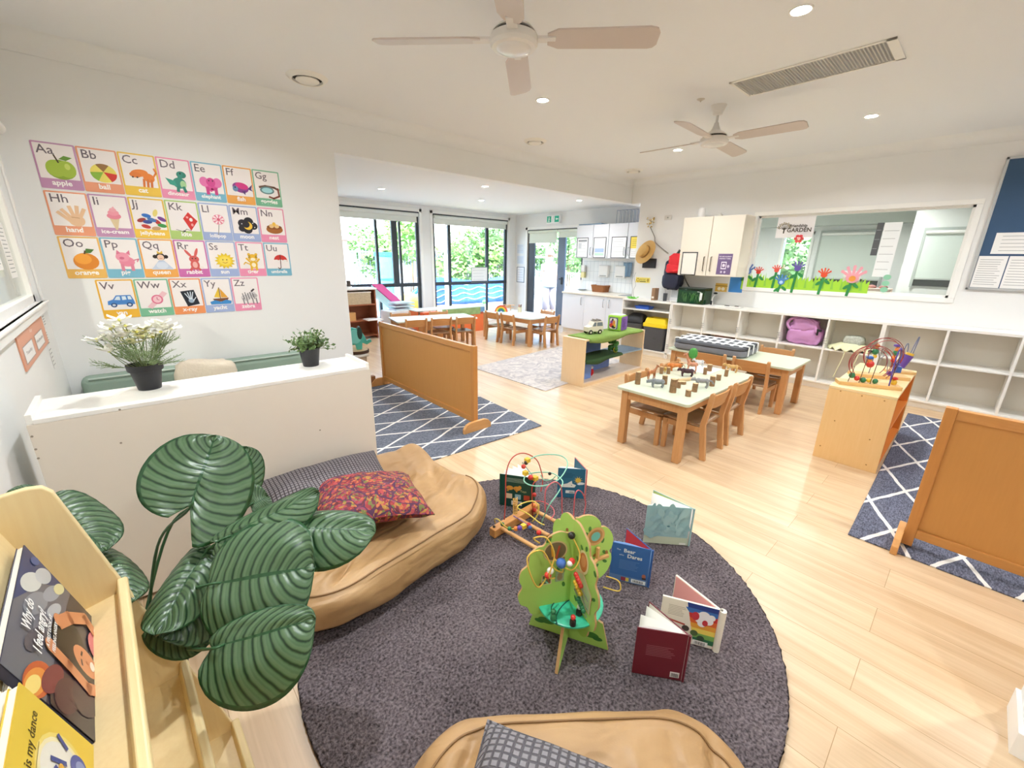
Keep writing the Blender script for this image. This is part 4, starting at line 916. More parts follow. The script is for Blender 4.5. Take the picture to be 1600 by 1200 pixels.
p=PX(1044,340,XW); t=thing('wall_socket','small square white switch plate high on the wall','switch',(XW,p.y,p.z)); MB().box(-.008,0,-.06,.06,-.035,.035).build('plate',mat('plate_grey','#e4e2dc',.4),t,bevel=.003); MB().lathe([(.01,0),(.009,.006),(.0001,.007)],14,(-.008,0,0),Matrix.Rotation(-PI/2,3,'Y')).build('button',mat('grey_btn','#a9a9a5',.4),t)
p=PX(1016,347,XW-.03); t=thing('wall_garland','gold and white bead ornament hanging high on the wall above the straw hat','ornament',(XW,p.y,p.z))
mb=MB(); random.seed(11)
for k in range(20): mb.sph((-.02,random.uniform(-.06,.06),random.uniform(-.08,.06)),random.uniform(.009,.014),8,6)
mb.build('beads',mat('gold_beads','#cfae5e',.4),t,smooth=3); mb=MB()
for k in range(8): mb.sph((-.03,random.uniform(-.05,.05),random.uniform(-.06,.08)),.013,8,6)
mb.build('white_beads',whitelam,t,smooth=3); MB().add([(-.03,.04,.03),(-.03,.075,.045),(-.03,.04,.065)],[(0,1,2),(2,1,0)]).build('black_flag',mat('black_plastic','#1f1f22',.4),t,solid=.003)
q=PX(1045,396,XW); MB().tube(curve_pts([(-.02,-.0,-.07),(-.01,-.09,-.22),(-.01,-.13,-.32),(-.012,q.y-p.y,q.z-p.z)],20),.005,6).build('cord',mat('grey_cord','#8c847a',.6),t,smooth=3)
# backpack and red cap hung at the cabinet side
t=thing('navy_backpack','navy blue backpack hanging on the wall beside the cream cabinet','bag',(XW-.1,3.32,1.0)); navy=mat('navy_nylon','#23273f',.6,bump=.3,bscale=40)
blob('body',navy,t,(0,0,.3),(.09,.155,.24),5,.12); blob('front_pocket',navy,t,(-.07,.01,.2),(.05,.135,.12),7,.1)
MB().tube(curve_pts([(0,.05,.52),(-.0,.04,.58),(0,-.03,.58),(0,-.04,.52)],12),.008,8).build('loop',navy,t,smooth=3)
MB().tube(curve_pts([(-.04,-.13,.3),(-.09,-.2,.29),(-.1,-.26,.2),(-.06,-.3,.12)],16),.009,6).tube(curve_pts([(-.04,-.12,.34),(-.11,-.2,.36),(-.11,-.36,.335)],12),.007,6).build('strap',mat('black_plastic','#1f1f22',.4),t,smooth=3)
t=thing('red_hat','bright red child cap hung over the navy backpack','hat',(XW-.18,3.27,1.42)); redm=mat('red_cotton','#e02a33',.75,bump=.3,bscale=50)
blob('crown',redm,t,(0,0,.06),(.06,.115,.13),9,.2); blob('flap',redm,t,(-.035,.02,-.03),(.04,.11,.07),8,.2)
MB().cyl((0,0,.18),(.02,-.03,.24),.02,14).build('band',mat('dark_green_band','#1f3b33',.6),t,smooth=.7)
# ================================================================ MATTRESS ON TABLE 2
t=thing('folded_mattress','folded grey mattress strapped with a white ribbon trellis on the far child table','mattress',(5.02,1.97,.5),R_(4)); grey=mat('grey_vinyl','#7e8086',.6,bump=.2,bscale=20)
loft(MB(),[rrt(.26,.38,.1,0),rrt(.28,.4,.11,.02),rrt(.28,.4,.11,.06),rrt(.27,.39,.1,.075)]).build('lower_pad',grey,t,smooth=.7)
loft(MB(),[rrt(.27,.385,.1,.075),rrt(.28,.395,.11,.09),rrt(.27,.39,.1,.11),rrt(.24,.36,.09,.118)]).build('upper_pad',mat('dark_stripe_pad','#505257',.6),t,smooth=.7)
wr=mat('white_ribbon','#f2f3f4',.6)
for k in range(8):
    y=-.33+k*.094; MB().box(-.22,.22,y-.017,y+.017,.118,.122).build('ribbon',wr,t)
for x in (-.17,.0,.17): MB().box(x-.018,x+.018,-.4,.4,.1215,.126).box(x-.018,x+.018,-.408,-.402,.02,.12).box(x-.018,x+.018,.402,.408,.02,.12).build('strap',wr,t)
MB().sph((0,.36,.05),(.12,.06,.045)).build('blue_liner',mat('pale_blue_cloth','#aab8d8',.8),t,smooth=3)
# ================================================================ LOW PLAY SHELF
t=thing('play_shelf','low birch shelf with green turf top, toy car and activity cube on it','shelf',(0,0,0))
X0,X1,Y0,Y1=3.93,5.24,3.02,3.375
MB().box(X0,X0+.018,Y0,Y1,0,.565).build('end_panel',birch,t,bevel=.002); MB().box(X1-.018,X1,Y0,Y1,0,.565).build('end_panel',birch,t,bevel=.002)
MB().box(X0,X1,Y0,Y1,.565,.583).build('top',wood('birch_top','#e6c596','#f0d6ad','X',rings=4),t,bevel=.002)
MB().box(X0+.018,X1-.018,Y0+.0,Y1,.035,.053).build('bottom_shelf',wood('birch_shelf','#dcc4ae','#e9d6c4','X',rings=4),t)
MB().box(X0+.018,X1-.018,Y0,Y0+.02,0,.035).build('kick_rail',birch,t)
bluef=mat('blue_felt','#7b9be0',.85,var=.12,scale=30); blues=mat('blue_grey_shelf','#7f97ad',.5)
MB().box(X0+.018,X1-.018,Y0+.01,Y1-.01,.3,.318).build('middle_shelf',blues,t)
MB().box(X0+.2,X1-.55,Y1-.03,Y1-.02,.318,.56).build('blue_back_cloth',bluef,t); MB().box(X0+.45,X1-.35,Y1-.05,Y1-.03,.055,.3).build('blue_back_cloth',bluef,t)
MB().box(X0+.02,X0+.28,Y0+.1,Y0+.115,.053,.3).build('blue_divider',bluef,t)
def turf(name,lab,x0,x1,y0,y1,z,sag,cat='mat',m=None,fr=.14,amp=.006,par=None):
    n=34; mb=MB()
    def f(u,v):
        x=x0+(x1-x0)*u; y=y1+(y0-y1)*v; zz=z+.006+amp*noise.noise(Vector((x*8,y*8,z)))
        return (x,y,zz)
    mb.grid(f,n,14)
    o=mb.build(name,m or mat('turf','#7f9c45',.95,var=.3,scale=120,bump=1,bscale=200),par,smooth=3,solid=.01)
    if lab: tag(o,lab,cat)
    return o
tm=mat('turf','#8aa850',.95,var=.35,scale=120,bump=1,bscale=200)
# draped over the front edge: profile bends down
def drape(name,lab,x0,x1,yb,yf,z,drop,m,par=None,skew=.25):
    def f(u,v):
        x=x0+(x1-x0)*u; L=(yb-yf)+drop*(.35+.65*math.exp(-((u-.3)/.28)**2))
        s=v*L; d=yb-yf
        if s<d: return (x+skew*(1-v)*-.0,yb-s,z+.007+.004*noise.noise(Vector((x*7,s*9,0))))
        e=s-d; return (x,yf-.012-.01*math.sin(x*14),z+.004-e)
    o=MB().grid(f,40,22).build(name,m,par,smooth=3,solid=.008)
    if lab: tag(o,lab,'mat')
    return o
drape('turf_mat','olive green turf mat draped over the front of the low birch shelf',4.0,5.16,3.36,Y0,.583,.075,tm)
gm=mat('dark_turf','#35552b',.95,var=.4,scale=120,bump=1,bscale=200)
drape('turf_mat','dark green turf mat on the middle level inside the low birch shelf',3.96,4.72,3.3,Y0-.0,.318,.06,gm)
# toy car
p=PZ(905,520,.595)
t=thing('toy_car','cream toy four-wheel-drive car on the olive turf mat','toy',(4.33,3.22,.597),R_(-18)); crm=mat('cream_plastic','#e9e2d0',.35)
prof=[(-.115,.03),(-.115,.09),(-.06,.1),(-.03,.155),(.1,.16),(.115,.09),(.118,.03),(.1,.03),(.09,.05),(.06,.055),(.035,.03),(-.04,.03),(-.06,.055),(-.085,.05),(-.095,.03)]
Mx=Matrix(((1,0,0,0),(0,0,-1,.055),(0,1,0,0),(0,0,0,1)))
MB().prism(prof,0,.11,Mx).build('body',crm,t,bevel=.006)
for x in (-.075,.062):
    for y in (-.06,.045): w_=MB().cyl((x,y,.026),(x,y+.018,.026),.028,18).build('wheel',mat('tyre_black','#26231f',.7),t,smooth=.6,bevel=.003); MB().cyl((x,y-.002,.026),(x,y+.02,.026),.013,12).build('wheel_hub',crm,w_)
MB().box(-.02,.085,-.045,.045,.162,.168).box(.0,.01,-.045,.045,.168,.18).box(.06,.07,-.045,.045,.168,.18).build('roof_rack',mat('rack_grey','#8d8478',.5),t)
MB().add([(-.055,-.0565,.1),(-.028,-.0565,.148),(.0,-.0565,.148),(.0,-.0565,.1)],[(0,1,2,3)]).add([(.012,-.0565,.1),(.012,-.0565,.148),(.09,-.0565,.148),(.1,-.0565,.1)],[(0,1,2,3)]).build('side_windows',mat('car_glass','#7b8790',.2),t)
# activity cube
t=thing('activity_cube','green and purple activity cube with rounded corners on the olive turf mat','toy',(4.82,3.2,.597),R_(8))
loft(MB(),[rrt(.09,.09,.03,0),rrt(.1,.1,.03,.012),rrt(.1,.1,.03,.19),rrt(.09,.09,.03,.2)]).build('body',mat('lime_plastic','#9fd04a',.4),t,smooth=.7)
a=Art(z0=.001); a.rrect(.03,.02,.155,.175,.02,'#5f4a9a'); a.rrect(.04,.025,.14,.165,.02,'#ece6dc'); a.ell(.075,.11,.03,.028,'#8a3f9c'); a.ell(.065,.07,.025,.03,'#d8332d'); a.ell(.1,.1,.02,.04,'#e88f3a'); a.ell(.1,.05,.03,.02,'#1f1b1c'); a.ell(.08,.145,.012,.015,'#1f1b1c'); a.ell(.115,.07,.015,.02,'#e5c33a')
a.build('front_picture',t,frame((-.1,.1,0),(0,-1,0),(0,0,1)))
a=Art(z0=.001); a.rrect(.01,.01,.19,.19,.02,'#8b63b8')
for k in range(18): a.line([(random.uniform(.03,.16),random.uniform(.03,.16)),(random.uniform(.03,.17),random.uniform(.03,.17))],.006,'#6f4aa0')
a.build('side_picture',t,frame((.1,-.1,0),(0,1,0),(0,0,1))); a.build('side_picture',t,frame((-.1,-.1,0),(1,0,0),(0,0,1)))
MB().box(-.08,.08,-.08,.08,.2,.21).build('lid',mat('white_plastic','#f2f0ee',.3),t,bevel=.01)
t=thing('toy_bush','small green and yellow toy bush inside the low birch shelf','toy',(4.66,3.12,.318)); mb=MB()
for k in range(22): a_=random.random()*6.28; r_=.03+random.random()*.03; mb.sph((r_*math.cos(a_),r_*math.sin(a_),.05+random.random()*.11),random.uniform(.018,.03),8,6)
mb.build('leaves',mat('bush_green','#3c7a34',.7,var=.3,scale=40),t,smooth=3); MB().sph((-.0,-.035,.045),(.035,.03,.04)).build('yellow_base',mat('bush_yellow','#d7dc58',.7),t,smooth=3)
t=thing('red_toy_figure','small red and white toy behind the blue divider in the low shelf','toy',(4.3,3.18,.053)); MB().sph((0,0,.05),(.03,.03,.05)).build('body',redm,t,smooth=3); MB().sph((0,0,.11),.022).build('head',whitelam,t,smooth=3)
# ================================================================ RIGHT CABINET WITH BEAD MAZES
t=thing('low_cabinet','honey plywood open cabinet with bead mazes on top, orange inside','cabinet',(0,0,0))
CX0,CX1,CY0,CY1,CZ=3.91,5.08,.235,.635,.6
MB().box(CX0,CX0+.018,CY0,CY1,0,CZ-.021).build('end_panel',honey,t,bevel=.001); MB().box(CX1-.018,CX1,CY0,CY1,0,CZ-.021).build('end_panel',honey,t,bevel=.002)
MB().box(CX0,CX1,CY0,CY1,CZ-.02,CZ+.0).build('top',wood('honey_top','#ecc98d','#f3d9a6','X',rings=3),t,bevel=.002)
MB().box(CX0+.018,CX1-.018,CY1-.012,CY1-.002,.03,CZ-.02).build('back_panel',honey,t)
om=mat('orange_laminate','#e88a3a',.45)
MB().box(CX0+.018,CX1-.018,CY0+.004,CY1-.012,.3,.318).build('shelf',om,t); MB().box(CX0+.018,CX1-.018,CY0+.004,CY1-.012,.03,.05).build('bottom_shelf',om,t)
MB().box(CX0+.0185,CX0+.022,CY0+.006,CY1-.012,.05,CZ-.02).build('inner_lining',om,t); MB().box(CX1-.022,CX1-.0185,CY0+.006,CY1-.012,.05,CZ-.02).build('inner_lining',om,t)
sc_=MB()
for y,z in ((.56,.57),(.43,.565),(.3,.56),(.55,.33),(.32,.25),(.6,.1),(.3,.05)): sc_.cyl((CX0-.001,y,z),(CX0+.001,y,z),.005,10)
sc_.build('screw_caps',mat('screw_brown','#a5712f',.5),t)
beadc={'r':'#d8392f','b':'#3f6cb8','g':'#2f7d4f','y':'#eec23a','o':'#e8843a','p':'#6b4aa8','w':'#f1ece4','k':'#2b2622','n':'#c58a4a'}
def bead(mb_by,c,p,r,sq=False):
    mb=mb_by.setdefault(c,MB())
    if sq: mb.cbox(p,(r*1.7,r*1.7,r*1.7))
    else: mb.sph(p,r,12,8)
def put_beads(t,lst):
    """each bead its own part"""
    for c,p,r,*sq in lst:
        m=MB()
        if sq and sq[0]=='c': m.cbox(p,(r*1.8,r*1.8,r*1.8))
        elif sq and sq[0]=='d': m.lathe([(r*.4,-r*.5),(r,-r*.25),(r,r*.25),(r*.4,r*.5)],14,p)
        else: m.sph(p,r,12,8)
        m.build('bead',mat('bead_'+c,beadc[c],.3,coat=.3),t,smooth=.7)
def wirem(c): return mat('wire_'+c,c,.35)
def desk_maze(lab,x,y,rz,kind):
    t=thing('bead_maze',lab,'toy',(x,y,CZ),rz,'bead mazes on the honey cabinet'); t.scale=(1.15,1.15,1.25)
    MB().box(-.17,.17,-.05,.05,0,.022).build('base',wood('maze_base','#dcae6b','#e8c184','X'),t,bevel=.003)
    R1=.115
    if kind==0:
        for k,(r_,ph) in enumerate(((.115,0),(.108,.03),(.1,-.02),(.09,.03))):
            pts=[(-.01+r_*math.cos(a_)*1.05,ph+.01*k-.02,.14+r_*math.sin(a_)) for a_ in [R_(-42+264*i/40) for i in range(41)]]
            MB().tube(pts,.0022,6).build('wire',wirem('#a23a36'),t,smooth=3)
        for x_ in (-.12,-.06,.0,.1): MB().tube([(x_,-.04,.02),(x_+.02,-.03,.24 if x_>-.1 else .12)],.0022,6).build('wire',wirem('#5e4a3a'),t,smooth=3)
        put_beads(t,[('b',(-.03,-.02,.18),.02,'d'),('o',(-.03,-.02,.16),.016),('r',(-.02,-.02,.14),.022),('g',(-.1,-.02,.06),.018),('r',(-.07,-.02,.045),.016),('g',(-.035,-.02,.038),.017),('y',(-.005,-.02,.04),.014),('g',(.03,-.02,.038),.016),('b',(.12,0,.15),.018,'d'),('b',(.13,0,.12),.02,'c'),('r',(.14,.02,.06),.018,'d'),('y',(.14,.02,.035),.018),('p',(.1,0,.09),.016)])
        MB().tube(curve_pts([(.1,-.04,.02),(.1,-.03,.2),(.115,-.02,.25),(.125,-.02,.19),(.11,-.03,.1)],24),.004,8).build('purple_spiral',wirem('#6456a8'),t,smooth=3)
    else:
        for k,(r_,ph) in enumerate(((.115,0),(.108,.03),(.1,-.02))):
            pts=[(r_*math.cos(a_),ph,.15+r_*math.sin(a_)) for a_ in [R_(-50+280*i/40) for i in range(41)]]
            MB().tube(pts,.0022,6).build('wire',wirem('#a23a36'),t,smooth=3)
        MB().tube(curve_pts([(-.06,0,.02),(-.05,0,.2),(-.02,0,.13),(.01,0,.15),(.03,0,.12),(.05,0,.02)],30),.003,6).build('wire',wirem('#8d8f98'),t,smooth=3)
        put_beads(t,[('n',(-.055,-.01,.21),.014),('g',(-.06,-.01,.17),.02),('y',(-.055,-.01,.14),.013),('p',(.055,-.01,.22),.018,'d'),('o',(.065,-.01,.195),.016),('g',(.06,-.01,.17),.018),('o',(.06,-.01,.145),.015),('r',(.06,-.01,.12),.016),('k',(-.09,-.01,.17),.012)])
    return t
desk_maze('bead maze with red hoops, blue bead on top, nearer edge of the honey cabinet',4.12,.44,R_(-66),0)
desk_maze('bead maze with tall red hoops just behind the first on the honey cabinet',4.52,.43,R_(-60),1)
t=thing('paper_fan_toy','purple and blue folded wire toy at the back of the honey cabinet','toy',(4.86,.33,CZ),R_(-60)); MB().box(-.1,.1,-.04,.04,0,.02).build('base',wood('maze_base','#dcae6b','#e8c184','X'),t,bevel=.003)
MB().tube(curve_pts([(-.02,0,.02),(-.015,0,.2),(0,0,.26),(.012,0,.2),(.01,0,.08)],24),.004,7).build('wire_loop',wirem('#7f86a0'),t,smooth=3); MB().tube(curve_pts([(.02,0,.05),(.04,0,.2),(.06,0,.31),(.065,0,.3),(.05,0,.15)],24),.004,7).build('wire_loop',wirem('#7f86a0'),t,smooth=3)
MB().cyl((.0,0,.05),(.03,0,.16),.022,10,.035).build('purple_cone',mat('bead_p','#6b4aa8',.3,coat=.3),t,smooth=.7); MB().cyl((.03,0,.16),(.035,0,.18),.03,10).build('yellow_cap',mat('bead_y','#eec23a',.3,coat=.3),t,smooth=.7)
# ================================================================ PARTITIONS
def partition(name,lab,x,ya,yb,H_,foot=True):
    """panel standing along y from ya (near) to yb (far)"""
    t=thing(name,lab,'partition',(x,ya,0)); s=1 if yb>ya else -1; L=abs(yb-ya)
    MB().box(-.022,.022,0,s*.045,.0 if not foot else .02,H_).build('end_post',pinev,t,bevel=.003); MB().box(-.022,.022,s*(L-.045),s*L,.02,H_).build('end_post',pinev,t,bevel=.003)
    MB().box(-.02,.02,s*.045,s*(L-.045),H_-.055,H_-.005).build('top_rail',wood('pine_rail','#c07c38','#d49a58','Y',rings=5),t,bevel=.003); MB().box(-.02,.02,s*.045,s*(L-.045),.075,.125).build('bottom_rail',pine,t,bevel=.003)
    MB().box(-.006,.006,s*.045,s*(L-.045),.12,H_-.05).build('infill_panel',amberpanel,t)
    for yy in ((0,L-.045) if foot else ()):
        prof=[(-.15,0),(.15,0),(.15,.05),(.12,.085),(.08,.1),(-.08,.1),(-.12,.085),(-.15,.05)]
        Mp=Matrix(((1,0,0,0),(0,0,s,s*(yy-.03) if yy==0 else s*(yy+.045)),(0,1,0,0),(0,0,0,1)))
        MB().prism(prof,0,.03,Mp).build('foot',wood('pine_foot','#c98a45','#dda566','X',rings=5),t,bevel=.004,recalc=True)
    return t
partition('room_divider','orange pine room divider standing on the trellis rug left of the play area',2.13,2.80,4.62,.775)
partition('room_divider','orange pine room divider cut off at the right edge of the picture',2.965,-.005,-1.25,.82)
# ================================================================ IVORY DIVIDER SHELF (back to us)
t=thing('ivory_bookcase','ivory bookcase with its plain back to the camera, two potted plants on top','shelf',(0,0,0))
DX0,DX1,DY0,DY1,DZ=-.355,.945,2.22,2.53,.905
MB().box(DX0+.0,DX1,DY0,DY0+.012,.02,DZ-.018).build('back_panel',ivory,t,bevel=.001)
MB().box(DX0+.018,DX1-.018,DY0+.0,DY1,DZ-.0175,DZ).build('top',whitelam,t,bevel=.002)
MB().box(DX0,DX0+.018,DY0+.012,DY1,0,DZ+.018).build('side_panel',whitelam,t,bevel=.002); MB().box(DX1-.018,DX1,DY0+.012,DY1,0,DZ+.018).build('side_panel',whitelam,t,bevel=.002)
MB().box(DX0+.018,DX1-.018,DY0+.012,DY1,.45,.468).build('shelf',whitelam,t)
MB().box(DX0+.018,DX1-.018,DY0+.012,DY1,.05,.068).build('bottom_board',whitelam,t)
mb=MB()
for px,py in ((50,682),(56,702),(60,716),(187,640),(189,692),(500,672)): p=PY(px,py,DY0); mb.cyl((p.x,DY0-.0015,p.z),(p.x,DY0,p.z),.004,8)
mb.build('screw_heads',mat('screw_grey','#9c8f7e',.5),t)
# ================================================================ SAGE SOFA behind
sage=mat('sage_fabric','#8fa394',.85,bump=.3,bscale=200)
t=thing('sage_sofa','sage green sofa with rounded back behind the ivory bookcase','sofa',(.385,3.9,0))
def rbox(x0,x1,y0,y1,z0,z1,r,name,m,par):
    return MB().box(x0,x1,y0,y1,z0,z1).build(name,m,par,bevel=r,seg=4,smooth=.5)
rbox(-.735,.735,.18,.34,.05,.64,.05,'backrest',sage,t); rbox(-.72,.72,-.35,.2,.1,.34,.05,'seat',sage,t); 
MB().tube([(-.69,.18,.632),(.69,.18,.632)],.006,8).build('piping',mat('sage_piping','#b9c6bc',.7),t)
for x in (-.65,.65):
    for y in (-.28,.27): MB().cyl((x,y,0),(x,y,.1),.02,12).build('leg',beech,t)
t=thing('cream_cushion','cream cushion on the sofa peeking over the bookcase','cushion',(.33,3.98,.36),rot=(0,R_(8),0)); blob('cushion',mat('cream_fabric','#d9cdb9',.85,bump=.4,bscale=60),t,(0,0,.17),(.2,.075,.17),3,.1,exp=.5)
# ================================================================ RUGS
def trellis(name,c1,c2,x0,y0,px=.66,py=.3,w=.035):
    m,nt,b=nmat(name); N=nt.nodes; L=nt.links
    tc=N.new('ShaderNodeNewGeometry'); sp=N.new('ShaderNodeSeparateXYZ')
    nz=N.new('ShaderNodeTexNoise'); nz.inputs['Scale'].default_value=7; L.new(tc.outputs['Position'],nz.inputs['Vector'])
    vm=N.new('ShaderNodeVectorMath'); vm.operation='MULTIPLY_ADD'; L.new(nz.outputs['Color'],vm.inputs[0]); vm.inputs[1].default_value=(.025,.025,0); L.new(tc.outputs['Position'],vm.inputs[2]); L.new(vm.outputs[0],sp.inputs[0])
    def M2(op,a,bv):
        n=N.new('ShaderNodeMath'); n.operation=op
        for i,v in enumerate((a,bv)):
            if isinstance(v,(int,float)): n.inputs[i].default_value=v
            elif v is not None: L.new(v,n.inputs[i])
        return n.outputs[0]
    u=M2('DIVIDE',M2('SUBTRACT',sp.outputs[0],x0),px); v=M2('DIVIDE',M2('SUBTRACT',sp.outputs[1],y0),py)
    def ln(e): return M2('ABSOLUTE',M2('SUBTRACT',M2('FRACT',e,None),.5),None)
    a1=ln(M2('ADD',M2('ADD',u,v),.5)); a2=ln(M2('ADD',M2('SUBTRACT',u,v),.5))
    mn=M2('MINIMUM',a1,a2); ls=M2('LESS_THAN',mn,w)
    n1=N.new('ShaderNodeTexNoise'); n1.inputs['Scale'].default_value=60; n1.inputs['Detail'].default_value=4
    mp=N.new('ShaderNodeMapping'); mp.inputs['Scale'].default_value=(1,3,1); L.new(tc.outputs['Position'],mp.inputs[0]); L.new(mp.outputs[0],n1.inputs['Vector'])
    cr=N.new('ShaderNodeValToRGB'); cr.color_ramp.elements[0].position=.38; cr.color_ramp.elements[0].color=lin(c1); cr.color_ramp.elements[1].position=.62; cr.color_ramp.elements[1].color=lin(c2); L.new(n1.outputs['Fac'],cr.inputs[0])
    mx=N.new('ShaderNodeMix'); mx.data_type='RGBA'; L.new(ls,mx.inputs[0]); L.new(cr.outputs[0],mx.inputs[6]); mx.inputs[7].default_value=lin('#ece8e2')
    L.new(mx.outputs[2],b.inputs['Base Color']); b.inputs['Roughness'].default_value=.95
    bp=N.new('ShaderNodeBump'); bp.inputs['Strength'].default_value=.6; bp.inputs['Distance'].default_value=.004; L.new(n1.outputs['Fac'],bp.inputs['Height']); L.new(bp.outputs[0],b.inputs['Normal'])
    return m
def rug(lab,pts,m,th=.009):
    return tag(MB().prism(pts,0.0005,th).build('rug',m,bevel=.003),lab,'rug')
tag_=rug('blue grey trellis rug under the left orange divider',[(.98,2.56),(2.66,2.49),(2.76,3.85),(2.78,4.6),(1.0,4.62)],trellis('rug_trellis_left','#4e5361','#7b818e',2.0,2.98),.01)
rug('blue grey trellis rug at the right beside the honey cabinet',[(2.84,.21),(5.88,.245),(5.88,-1.3),(2.86,-1.3)],trellis('rug_trellis_right','#454856','#74778a',3.74,.06,.66,.29,.04))
m,nt,b=nmat('rug_faded'); N=nt.nodes; L=nt.links; n=N.new('ShaderNodeTexNoise'); n.inputs['Scale'].default_value=9; n.inputs['Detail'].default_value=6; n.inputs['Distortion'].default_value=1.5
g_=N.new('ShaderNodeNewGeometry'); L.new(g_.outputs['Position'],n.inputs['Vector']); cr=N.new('ShaderNodeValToRGB'); cr.color_ramp.elements[0].position=.35; cr.color_ramp.elements[0].color=lin('#b0aaab'); cr.color_ramp.elements[1].position=.62; cr.color_ramp.elements[1].color=lin('#d6cfc8'); L.new(n.outputs['Fac'],cr.inputs[0]); L.new(cr.outputs[0],b.inputs['Base Color']); b.inputs['Roughness'].default_value=.95
rug('faded pale grey rug in the middle behind the birch shelf',[(3.43,3.36),(3.6,3.17),(3.69,3.17),(5.42,4.87),(5.55,4.87),(3.55,4.75)] if 0 else [(3.46,3.2),(5.55,3.2) if 0 else (5.55,3.42),(5.55,4.85),(3.46,4.62)],m,.008)
# round shag rug
m,nt,b=nmat('shag_pile'); N=nt.nodes; L=nt.links; g_=N.new('ShaderNodeNewGeometry')
n=N.new('ShaderNodeTexNoise'); n.inputs['Scale'].default_value=105; n.inputs['Detail'].default_value=3; L.new(g_.outputs['Position'],n.inputs['Vector'])
n2=N.new('ShaderNodeTexNoise'); n2.inputs['Scale'].default_value=4; L.new(g_.outputs['Position'],n2.inputs['Vector'])
ad=N.new('ShaderNodeMath'); ad.operation='MULTIPLY_ADD'; ad.inputs[1].default_value=.25; L.new(n2.outputs['Fac'],ad.inputs[0]); L.new(n.outputs['Fac'],ad.inputs[2])
cr=N.new('ShaderNodeValToRGB'); cr.color_ramp.elements[0].position=.42; cr.color_ramp.elements[0].color=lin('#393334'); cr.color_ramp.elements[1].position=.8; cr.color_ramp.elements[1].color=lin('#7f7477'); L.new(ad.outputs[0],cr.inputs[0]); L.new(cr.outputs[0],b.inputs['Base Color']); b.inputs['Roughness'].default_value=1; b.inputs['Specular IOR Level'].default_value=.1
bp=N.new('ShaderNodeBump'); bp.inputs['Strength'].default_value=.9; bp.inputs['Distance'].default_value=.012; L.new(n.outputs['Fac'],bp.inputs['Height']); L.new(bp.outputs[0],b.inputs['Normal'])
RC=(1.187,1.103); RR=1.01
def rf(u,v):
    th=2*PI*u; r=RR*(v*1.03 if v<.971 else 1.0)
    x=RC[0]+r*math.cos(th); y=RC[1]+r*math.sin(th)
    if v>.99: return (x,y,.001)
    z=.02+.006*noise.noise(Vector((x*60,y*60,0)))+.004*noise.noise(Vector((x*25,y*25,3)))
    e=.006*noise.noise(Vector((math.cos(th)*60,math.sin(th)*60,1))) if v>.9 else 0
    return (x+e*math.cos(th),y+e*math.sin(th),z)
o=MB().grid(rf,420,110,cu=True).build('rug',m,smooth=3); tag(o,'round charcoal shag rug under the books and beanbags','rug')
# ================================================================ FOREGROUND: BEANBAGS
def leather():
    m,nt,b=nmat('tan_leatherette'); N=nt.nodes; L=nt.links
    tc=N.new('ShaderNodeTexCoord'); n=N.new('ShaderNodeTexNoise'); n.inputs['Scale'].default_value=5; n.inputs['Detail'].default_value=3; L.new(tc.outputs['Object'],n.inputs['Vector'])
    cr=N.new('ShaderNodeValToRGB'); cr.color_ramp.elements[0].position=.3; cr.color_ramp.elements[0].color=lin('#b08a5c'); cr.color_ramp.elements[1].position=.7; cr.color_ramp.elements[1].color=lin('#c19b6c'); L.new(n.outputs['Fac'],cr.inputs[0]); L.new(cr.outputs[0],b.inputs['Base Color'])
    b.inputs['Roughness'].default_value=.45
    n2=N.new('ShaderNodeTexNoise'); n2.inputs['Scale'].default_value=220; L.new(tc.outputs['Object'],n2.inputs['Vector'])
    bp=N.new('ShaderNodeBump'); bp.inputs['Strength'].default_value=.12; bp.inputs['Distance'].default_value=.002; L.new(n2.outputs['Fac'],bp.inputs['Height'])
    mp=N.new('ShaderNodeMapping'); mp.inputs['Scale'].default_value=(2.2,6,6); mp.inputs['Rotation'].default_value=(0,0,-.35); L.new(tc.outputs['Object'],mp.inputs[0]); n3=N.new('ShaderNodeTexNoise'); n3.inputs['Scale'].default_value=2.6; n3.inputs['Detail'].default_value=1; n3.inputs['Distortion'].default_value=1; L.new(mp.outputs[0],n3.inputs['Vector'])
    b2=N.new('ShaderNodeBump'); b2.inputs['Strength'].default_value=.22; b2.inputs['Distance'].default_value=.05; L.new(n3.outputs['Fac'],b2.inputs['Height']); L.new(bp.outputs[0],b2.inputs['Normal']); L.new(b2.outputs[0],b.inputs['Normal'])
    return m
lea=leather(); leaseam=mat('tan_seam','#8f6b42',.6)
def sm(x,a,b): 
    t=min(1,max(0,(x-a)/(b-a))); return t*t*(3-2*t)
